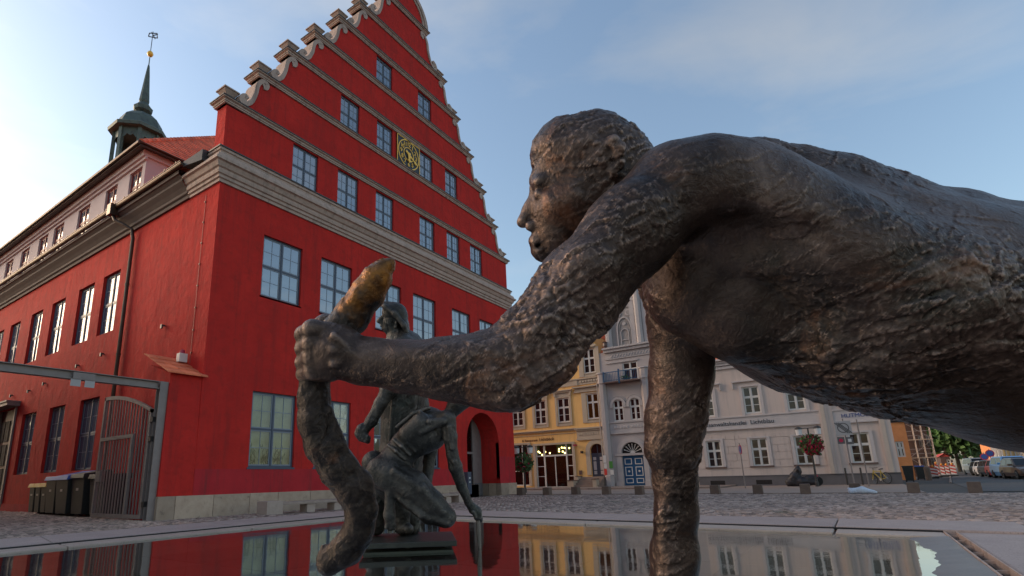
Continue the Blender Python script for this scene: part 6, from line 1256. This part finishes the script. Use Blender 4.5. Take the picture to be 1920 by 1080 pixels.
q = MB(); q.box(-0.06, -0.03, yc-0.36, yc-0.03, 2.32, 2.72); s1 = q.build('small_panel', MT['signdark'], t); q = MB(); q.box(-0.066, -0.061, yc-0.28, yc-0.12, 2.45, 2.62); q.build('panel_print', MT['paper'], s1)
q = MB(); q.box(-0.06, -0.03, yc+0.03, yc+0.36, 2.36, 2.74); s1 = q.build('small_panel', MT['signdark'], t); q = MB(); q.lathe([(0.10, -0.066), (0.10, -0.061)], (0, yc+0.2, 2.55), 14, axis='x'); q.build('panel_print', MT['pink'], s1)
for px_, lab in ((1590, 'left short steel pipe post by the grey wall'), (1619, 'right short steel pipe post by the grey wall')):
    P = on_x(px_, 911, 43.0); t = thing('pipe_post', lab, 'post', (43.0, float(P[1]), 0.03)); q = MB(); q.tube([(0, 0, 0), (0, 0, 1.05)], 0.05, 8); q.build('pipe', MT['lead'], t)
# covered motorbike
P = on_x(1512, 909, 41.2); y_ = float(P[1]); SM = Sculpt()
SM.chain([(41.2, y_+0.85, 0.32), (41.2, y_+0.55, 0.62), (41.2, y_+0.35, 0.95), (41.2, y_+0.30, 1.22)], [0.26, 0.28, 0.20, 0.10], 0.12); SM.chain([(41.2, y_+0.9, 0.25), (41.2, y_+0.2, 0.30), (41.2, y_-0.5, 0.28)], [0.24, 0.30, 0.18], 0.12); SM.cap((41.2, y_-0.2, 0.5), 0.22, (41.2, y_-0.6, 0.55), 0.14, 0.1); SM.cap((41.2-0.35, y_+0.32, 1.05), 0.06, (41.2+0.35, y_+0.32, 1.05), 0.06, 0.15)
V, Q = SM.mesh(0.035, [clay(0.03, 5, 0.5)]); t = thing('covered_motorbike', 'motorbike hidden under a dark tarpaulin beside the lamp post', 'motorbike', (41.2, y_, 0.03)); place('tarpaulin', np_mesh('tarpaulin', V-np.array([41.2, y_, 0.03]), Q, MT['tarp'], True), t)
for yy in (0.75, -0.62): q = MB(); q.lathe([(0.20, -0.06), (0.30, -0.04), (0.30, 0.04), (0.20, 0.06)], (0, yy, 0.30), 16, axis='x'); q.build('wheel', MT['rubber'], t)
q = MB(); q.lathe([(0.03, -0.02), (0.09, 0), (0.03, 0.02)], (-0.25, -0.62, 0.62), 10, axis='x'); q.build('tail_light', MT['signred'], t)
# bicycle leaning on the wall
t = thing('bicycle', 'yellow and black bicycle leaning against the grey house near its corner', 'bicycle', (43.5, -0.80, 0.03)); t.rotation_euler = (0, R(6), R(42))
def wheel(x):
    q = MB(); N_ = 28
    q.tube([(x+0.33*math.cos(2*math.pi*i/N_), 0, 0.34+0.33*math.sin(2*math.pi*i/N_)) for i in range(N_+1)], 0.022, 6, caps=False); w_ = q.build('wheel', MT['rubber'], t); q = MB()
    for i in range(12): a = math.pi*2*i/12; q.tube([(x, 0, 0.34), (x+0.31*math.cos(a), 0, 0.34+0.31*math.sin(a))], 0.004, 4)
    q.lathe([(0.03, -0.05), (0.03, 0.05)], (x, 0, 0.34), 8, axis='y'); q.build('spokes', MT['rim'], w_)
wheel(-0.52); wheel(0.52)
q = MB()
for a, b in (((-0.52, 0, 0.34), (-0.08, 0, 0.30)), ((-0.08, 0, 0.30), (-0.22, 0, 0.85)), ((-0.52, 0, 0.34), (-0.20, 0, 0.78)), ((-0.08, 0, 0.30), (0.34, 0, 0.78)), ((-0.20, 0, 0.78), (0.34, 0, 0.84)), ((0.32, 0, 0.92), (0.52, 0, 0.34))): q.tube([a, b], 0.022, 6)
q.build('frame', MT['bikeyellow'], t); q = MB(); q.tube([(0.32, 0, 0.92), (0.29, 0, 1.05)], 0.018, 6); q.tube([(0.24, -0.28, 1.06), (0.30, -0.12, 1.05), (0.30, 0.12, 1.05), (0.24, 0.28, 1.06)], 0.016, 6); q.build('handlebar', MT['black'], t)
q = MB(); q.hexa([(-0.36, -0.08, 0.88), (-0.10, -0.03, 0.88), (-0.10, 0.03, 0.88), (-0.36, 0.08, 0.88), (-0.36, -0.07, 0.94), (-0.10, -0.02, 0.92), (-0.10, 0.02, 0.92), (-0.36, 0.07, 0.94)]); q.build('saddle', MT['black'], t, bevel=0.01); q = MB(); q.lathe([(0.09, 0.03), (0.09, 0.04)], (-0.08, 0, 0.30), 14, axis='y'); q.tube([(-0.08, -0.10, 0.30), (-0.02, -0.10, 0.14)], 0.012, 5); q.tube([(-0.08, 0.10, 0.30), (-0.14, 0.10, 0.46)], 0.012, 5); q.build('crank', MT['rim'], t)
# plastic bag
P = on_x(1621, 927, 28.1); SB = Sculpt(); by = float(P[1])
SB.chain([(28.1, by+0.42, 0.10), (28.1, by+0.05, 0.15), (28.05, by-0.38, 0.06)], [0.11, 0.13, 0.05], 0.08); SB.cap((28.1, by+0.35, 0.12), 0.1, (28.15, by+0.5, 0.22), 0.03, 0.05)
V, Q = SB.mesh(0.016, [clay(0.022, 8, 0.6), clay(0.010, 22, 0.6)]); tag(place('plastic_bag', np_mesh('plastic_bag', V-np.array([28.1, by, 0]), Q, MT['bag'], True), None, (28.1, by, 0.01)), 'crumpled white and blue plastic bag lying against a stone bollard', 'bag')

# ------------------------------------------------------------------ side street: houses, scaffold, trees, cars
def block_house(name, lab, x0, x1, y0, y1, h_, m, face, wins, roofm='tile', rh=4.0, wm='darkglass', fm='white'):
    """box house; face = '-x' or '+y'; wins = list of (a, z, w, h) on that face"""
    t = thing(name, lab, 'house', (x0, y0, 0)); X, Y = x1-x0, y1-y0
    mp_ = (lambda a, d, z: (d, Y-a, z)) if face == '-x' else (lambda a, d, z: (a, Y-d, z))
    q = MB(); q.quad((0, 0, 0), (0, Y, 0), (0, Y, h_), (0, 0, h_)) if face != '-x' else None
    q.quad((X, 0, 0), (X, Y, 0), (X, Y, h_), (X, 0, h_)); q.quad((0, 0, 0), (X, 0, 0), (X, 0, h_), (0, 0, h_))
    if face == '-x': q.quad((0, Y, 0), (X, Y, 0), (X, Y, h_), (0, Y, h_))
    L = Y if face == '-x' else X
    sheet(q, 0, L, 0, h_, [(a, a+w_, z, z+hh) for a, z, w_, hh in wins], 0.18, mp_); q.build('wall', MT[m], t, recalc=False)
    for a, z, w_, hh in wins: window(t, mp_(a, 0.06, z) if face == '-x' else mp_(a+w_, 0.06, z), -math.pi/2 if face == '-x' else math.pi, w_, hh, [1, 1], [1, 1], [0.6, 0.4], MT[fm], MT[fm], MT[wm], fr=0.07, sash=0.05, bar=0.03, panes='one')
    q = MB(); q.quad((-0.2, -0.2, h_), (X+0.2, -0.2, h_), (X+0.2, Y/2, h_+rh), (-0.2, Y/2, h_+rh)); q.quad((-0.2, Y+0.2, h_), (X+0.2, Y+0.2, h_), (X+0.2, Y/2, h_+rh), (-0.2, Y/2, h_+rh)); q.poly([(0, 0, h_), (0, Y, h_), (0, Y/2, h_+rh-0.1)]); q.poly([(X, 0, h_), (X, Y, h_), (X, Y/2, h_+rh-0.1)]); q.build('roof', MT[roofm], t, recalc=False)
    return t
ya = lambda px_, x: float(on_x(px_, 880, x)[1])
block_house('orange_house', 'orange brick house end wall behind the grey house corner', 60, 68, ya(1714, 60), 3.0, 4.8, 'orange', '-x', [(3.0-ya(1697, 60)-0.3, 1.9, 0.55, 1.3), (2, 2.4, 0.9, 1.4)], rh=0.5, roofm='greybase')
y0, y1 = ya(1760, 80), ya(1712, 80)
sc_ = block_house('scaffolded_house', 'dark brown gutted house behind a scaffold', 81.5, 92, y0+0.2, y1+2, 7.6, 'brickdark', '-x', [(3.1, 1.0, 0.5, 1.2), (3.8, 1.0, 0.5, 1.2), (3.1, 3.3, 0.5, 1.2), (3.8, 3.3, 0.5, 1.2), (3.1, 5.6, 0.5, 1.2), (3.8, 5.6, 0.5, 1.2)], rh=0.6, fm='greyhouse2', roofm='greybase')
t = thing('scaffold', 'metal scaffold with pale decks in front of the gutted brown house', 'scaffold', (80, y0, 0)); SW = y1-y0
for xx in (0, 1.1):
    for k in range(4): q = MB(); y_ = k*SW/3; q.tube([(xx, y_, 0), (xx, y_, 8.0)], 0.05, 6); q.build('pole', MT['scaffold'], t)
for z in (2.0, 4.0, 6.0):
    q = MB(); q.box(-0.05, 1.15, -0.1, SW+0.1, z, z+0.08); q.build('deck', MT['plinth'], t); q = MB(); q.tube([(0, 0, z+1.0), (0, SW, z+1.0)], 0.035, 6); q.tube([(0, 0, z+0.5), (0, SW, z+0.5)], 0.03, 6); q.build('guard_rail', MT['scaffold'], t)
    q = MB(); q.tube([(0, 0 if z % 4 else SW, z-1.9), (0, SW if z % 4 else 0, z)], 0.03, 6); q.build('brace', MT['scaffold'], t)
block_house('low_house', 'low brick house with red roof beyond the scaffold', 104, 112, ya(1786, 104), ya(1768, 104), 2.4, 'brickdark', '-x', [(0.6, 0.9, 0.8, 1.1)], rh=0.5, roofm='barrier_red')
hx = [78, 86, 94, 102]
for i, (m, lab) in enumerate((('ytrim', 'pale cream house front at the right end of the side street'), ('yellowhouse2', 'ochre yellow house front with dark windows in the side street'), ('greyhouse2', 'plain grey house front between two yellow ones in the side street'), ('orange', 'orange ochre house front farthest along the right side of the side street'))):
    off = -(hx[i]-78)*0.012
    block_house('street_house', lab, hx[i], hx[i]+7.95, -26+off, -14.2+off, 9.0, m, '+y', [(1.0+2.4*a, z, 1.1, 1.7) for a in range(3) for z in (1.2, 4.2, 7.0)])['group'] = 'houses on the right side of the side street'
    if i == 0: continue
# the house on the other side of the yard entrance, just out of the picture on the left
block_house('yard_house', 'brown plastered house on the far side of the yard entrance, left of the square', -8, 3.2, 18.2, 58, 9.3, 'warmgrey', '-x', [(3+4*a, z, 1.2, 1.8) for a in range(8) for z in (1.2, 4.6)], rh=1.2)
def tree(x, y, h_, r, lab, n_=2600, leafm='leaf'):
    t = thing('broadleaf_tree', lab, 'tree', (x, y, 0), 0, 'trees closing the side street')
    q = MB(); q.tube([(0, 0, 0), (0.1, 0.05, h_*0.25), (0.0, 0.2, h_*0.5), (0.2, 0.1, h_*0.8)], [0.35, 0.28, 0.2, 0.06], 8)
    for i in range(7): a = i*2.4; z = h_*(0.3+0.07*i); q.tube([(0.05, 0.1, z), (r*0.35*math.cos(a), r*0.35*math.sin(a), z+h_*0.1), (r*0.7*math.cos(a), r*0.7*math.sin(a), z+h_*0.16)], [0.14, 0.09, 0.03], 6)
    q.build('trunk', MT['bark'], t)
    cl = RNG.normal(0, 1, (26, 3)); cl /= np.linalg.norm(cl, axis=1)[:, None]; cl *= RNG.uniform(0.25, 0.85, 26)[:, None]; cl[:, :2] *= r; cl[:, 2] = h_*0.58+cl[:, 2]*h_*0.40
    k = RNG.integers(0, 26, n_); C_ = cl[k]+RNG.normal(0, 0.20*r, (n_, 3)); C_[:, 2] = np.maximum(C_[:, 2], h_*0.12+RNG.random(n_)); s = 0.28
    A, B = RNG.normal(0, s, (n_, 3)), RNG.normal(0, s, (n_, 3)); V_ = np.stack([C_-A, C_+B, C_+A, C_-B], 1).reshape(-1, 3)
    place('crown', np_mesh('crown', V_, np.arange(4*n_, dtype=np.int32).reshape(-1, 4), MT[leafm]), t)
for px_, x, h_, r, lab, lm in ((1752, 132, 15, 4.2, 'tall green tree directly beyond the scaffold', 'leaf'), (1782, 126, 13, 4.5, 'broad green tree in the middle of the street end', 'leaf'), (1815, 128, 12, 4.5, 'darker green tree beyond the white van', 'leafdark'), (1840, 134, 14, 4.5, 'green tree beside the farthest orange house front', 'leaf'), (1735, 140, 16, 5, 'green tree half hidden by the scaffold', 'leafdark'), (1800, 142, 16, 5.5, 'tall green tree rising behind the others at the street end', 'leafdark')): tree(x, ya(px_, x), h_, r, lab, 3200, lm)
def loft(q, secs):
    n_ = len(secs[0]); k = len(q.v)
    for s in secs: q.v += [tuple(map(float, p)) for p in s]
    for i in range(len(secs)-1):
        for j in range(n_): q.f.append((k+i*n_+j, k+i*n_+(j+1) % n_, k+(i+1)*n_+(j+1) % n_, k+(i+1)*n_+j)); q.m.append(q.cur)
    q.f.append(tuple(k+j for j in range(n_))[::-1]); q.f.append(tuple(k+(len(secs)-1)*n_+j for j in range(n_))); q.m += [q.cur]*2
def car(lab, x, y, rz, paint, L=4.2, Wd=1.78, H=1.5, kind='hatch'):
    t = thing('parked_car', lab, 'car', (x, y, 0.01), rz, 'cars parked along the side street'); hw = Wd/2
    def sec(xx, z0, z1, w_): return [(xx, -w_*0.92, z0), (xx, -w_, z0+(z1-z0)*0.35), (xx, -w_*0.97, z1-0.08), (xx, -w_*0.86, z1), (xx, w_*0.86, z1), (xx, w_*0.97, z1-0.08), (xx, w_, z0+(z1-z0)*0.35), (xx, w_*0.92, z0)]
    hood = 0.60*H if kind != 'van' else 0.58*H; q = MB()
    loft(q, [sec(-L/2, 0.35, hood*0.9, hw*0.85), sec(-L/2+0.12, 0.24, hood+0.05, hw*0.97), sec(-L*0.25, 0.2, hood+0.06, hw), sec(L*0.12, 0.2, hood+0.05, hw), sec(L*0.36, 0.22, hood-0.06, hw*0.98), sec(L/2-0.12, 0.24, hood-0.18, hw*0.93), sec(L/2, 0.34, hood-0.36, hw*0.8)])
    q.build('body', MT['car_'+paint], t, bevel=0.02)
    xb0, xb1, xt0, xt1 = {'hatch': (-L*0.46, L*0.24, -L*0.38, L*0.05), 'suv': (-L*0.48, L*0.22, -L*0.44, L*0.06), 'van': (-L*0.49, L*0.36, -L*0.48, L*0.22)}[kind]; zb, zt = hood+0.02, H; wb, wt = hw*0.90, hw*0.74
    q = MB(); q.hexa([(xb0, -wb, zb), (xb1, -wb, zb), (xb1, wb, zb), (xb0, wb, zb), (xt0, -wt, zt-0.05), (xt1, -wt, zt-0.05), (xt1, wt, zt-0.05), (xt0, wt, zt-0.05)]); q.hexa([(xt0, -wt, zt-0.05), (xt1, -wt, zt-0.05), (xt1, wt, zt-0.05), (xt0, wt, zt-0.05), (xt0+0.15, -wt*0.85, zt), (xt1-0.2, -wt*0.85, zt), (xt1-0.2, wt*0.85, zt), (xt0+0.15, wt*0.85, zt)]); q.build('cabin', MT['car_'+paint], t)
    def pan(nm, f0, f1, s0, s1, side):
        # quad on the cabin shell between heights f and along-fractions s
        P = []
        for f_, s_ in ((f0, s0), (f0, s1), (f1, s1), (f1, s0)):
            z = zb+(zt-0.05-zb)*f_; w_ = wb+(wt-wb)*f_; xa, xc = xb0+(xt0-xb0)*f_, xb1+(xt1-xb1)*f_
            if side in (1, -1): P.append((xa+(xc-xa)*s_, side*(w_+0.008), z))
            elif side == 'f': P.append((xc+0.01, (s_*2-1)*w_, z))
            else: P.append((xa-0.01, (s_*2-1)*w_, z))
        q = MB(); q.poly(P); return q.build(nm, MT['carglass'], t, recalc=False)
    pan('windscreen', 0.08, 0.95, 0.06, 0.94, 'f'); pan('rear_window', 0.2, 0.9, 0.1, 0.9, 'r')
    for s in (1, -1):
        for a, b in ((0.08, 0.47), (0.51, 0.93)): pan('side_window', 0.12, 0.92, a, b, s)
    for xx in (-L*0.31, L*0.31):
        for s in (-1, 1):
            q = MB(); q.lathe([(0.20, -0.10), (0.32, -0.09), (0.33, 0.0), (0.32, 0.09), (0.20, 0.10)], (xx, s*(hw-0.10), 0.33), 18, axis='y'); w_ = q.build('wheel', MT['rubber'], t); q = MB(); q.lathe([(0.04, s*0.09), (0.19, s*0.102), (0.20, s*0.08)], (xx, s*(hw-0.10), 0.33), 12, axis='y'); q.build('rim', MT['rim'], w_)
    for s in (-1, 1):
        q = MB(); q.hexa([(L/2-0.30, s*hw*0.52, hood-0.40), (L/2-0.02, s*hw*0.52, hood-0.42), (L/2-0.16, s*hw*0.90, hood-0.38), (L/2-0.4, s*hw*0.90, hood-0.36), (L/2-0.36, s*hw*0.54, hood-0.20), (L/2-0.14, s*hw*0.54, hood-0.22), (L/2-0.2, s*hw*0.9, hood-0.21), (L/2-0.45, s*hw*0.88, hood-0.19)]); q.build('headlight', MT['headlight'], t)
        q = MB(); q.box(xb1-0.35, xb1-0.18, min(s*hw*0.92, s*(hw+0.18)), max(s*hw*0.92, s*(hw+0.18)), zb+0.02, zb+0.17); q.build('mirror', MT['car_'+paint], t, bevel=0.02); q = MB(); q.box(-L/2-0.01, -L/2+0.1, min(s*hw*0.6, s*hw*0.84), max(s*hw*0.6, s*hw*0.84), hood-0.25, hood-0.05); q.build('tail_light', MT['signred'], t)
    q = MB(); q.box(L/2-0.10, L/2+0.012, -hw*0.48, hw*0.48, 0.46, hood-0.40); q.build('grille', MT['black'], t); q = MB(); q.box(L/2+0.013, L/2+0.02, -0.26, 0.26, 0.40, 0.51); q.build('number_plate', MT['paper'], t); q = MB(); q.box(L/2-0.12, L/2+0.006, -hw*0.78, hw*0.78, 0.25, 0.36); q.build('lower_grille', MT['black'], t)
for lab, pxx, x, paint, kw in (('small white and red delivery van, farthest of the parked row', 1832, 92, 'van', dict(kind='van', H=1.95, L=4.6)), ('dark grey hatchback parked next to the white van', 1848, 80, 'dark', {}), ('silver grey car parked between two dark cars', 1857, 75, 'silver', {}), ('dark blue black estate car in the middle of the parked row', 1870, 69, 'dark', dict(L=4.5)), ('red car parked behind the blue one', 1886, 64.5, 'carred', dict(H=1.5)), ('light blue people carrier facing the square', 1900, 60.5, 'blue', dict(kind='suv', H=1.68, L=4.4)), ('brown car at the right edge, nearest of the parked row', 1921, 56.5, 'brown', {})):
    car(lab, x, ya(pxx, x), math.pi+0.12, paint, **kw)
# road works
def post_barrier(px_, x, h_, w_, lab):
    t = thing('warning_beacon', lab, 'barrier', (x, ya(px_, x), 0)); q = MB(); q.box(-0.25, 0.25, -0.3, 0.3, 0, 0.12); q.build('foot', MT['rubber'], t)
    q = MB(); q.box(-0.03, 0.03, -w_/2, w_/2, 0.2, h_); b_ = q.build('board', MT['barrier_white'], t)
    for i in range(3): z = 0.28+i*(h_-0.2)/3; q = MB(); q.poly([(-0.034, -w_/2, z), (-0.034, w_/2, z+0.14), (-0.034, w_/2, z+0.14+(h_-0.2)/6), (-0.034, -w_/2, z+(h_-0.2)/6)]); q.build('stripe', MT['barrier_red'], b_, recalc=False)
    q = MB(); q.lathe([(0.08, h_), (0.1, h_+0.1), (0.05, h_+0.2)], (0, 0, 0), 8); q.build('lamp', MT['barrier_orange'], t)
for px_, x, h_, w_, lab in ((1749, 66, 1.0, 0.62, 'broad red and white striped barrier nearest the square'), (1757, 72, 1.3, 0.26, 'slim orange and white beacon leaning by the broad barrier'), (1767, 76, 1.15, 0.3, 'red and white warning beacon, left of a pair'), (1776, 77, 1.15, 0.3, 'red and white warning beacon, right of a pair'), (1787, 79, 1.2, 0.45, 'red and white barrier with orange lamps, farthest along the kerb')): post_barrier(px_, x, h_, w_, lab)
t = thing('stone_post', 'round brown stone post near the corner bins', 'post', (57, ya(1738, 57), 0)); q = MB(); q.lathe([(0.2, 0), (0.21, 0.9), (0.17, 1.02), (0.05, 1.06)], (0, 0, 0), 12); q.build('shaft', MT['bollard'], t)
for px_, x, m_, lab in ((1702, 52, 'bin', 'dark bin at the foot of the grey house corner'), (1724, 60, 'binblue', 'dark bin with blue lid beside the round stone post')):
    t = thing('wheelie_bin', lab, 'bin', (x, ya(px_, x), 0)); q = MB(); q.hexa([(-0.25, -0.22, 0.08), (0.25, -0.22, 0.08), (0.25, 0.22, 0.08), (-0.25, 0.22, 0.08), (-0.32, -0.3, 1.05), (0.32, -0.3, 1.05), (0.32, 0.3, 1.05), (-0.32, 0.3, 1.05)]); q.build('bin_body', MT['bin'], t, bevel=0.02); q = MB(); q.box(-0.34, 0.34, -0.32, 0.32, 1.05, 1.14); q.build('lid', MT[m_], t, bevel=0.02)
    for s in (-1, 1): q = MB(); q.lathe([(0.1, -0.03), (0.1, 0.03)], (0.2, s*0.2, 0.1), 10, axis='y'); q.build('wheel', MT['rubber'], t)
for px_, x, z, lab in ((1851, 73, 1.85, 'left round no stopping sign above the parked cars'), (1863, 70, 2.1, 'right round no stopping sign above the parked cars')):
    t = thing('no_stopping_sign', lab, 'road sign', (x, ya(px_, x), 0)); q = MB(); q.tube([(0, 0, 0), (0, 0, z+0.4)], 0.035, 6); q.build('post', MT['steel'], t); q = MB(); q.lathe([(0.32, -0.03), (0.32, 0.0)], (-0.05, 0, z), 20, axis='x'); d_ = q.build('sign_disc', MT['signred'], t); q = MB(); q.lathe([(0.24, -0.036), (0.24, -0.031)], (-0.05, 0, z), 18, axis='x'); q.build('sign_centre', MT['signblue'], d_)
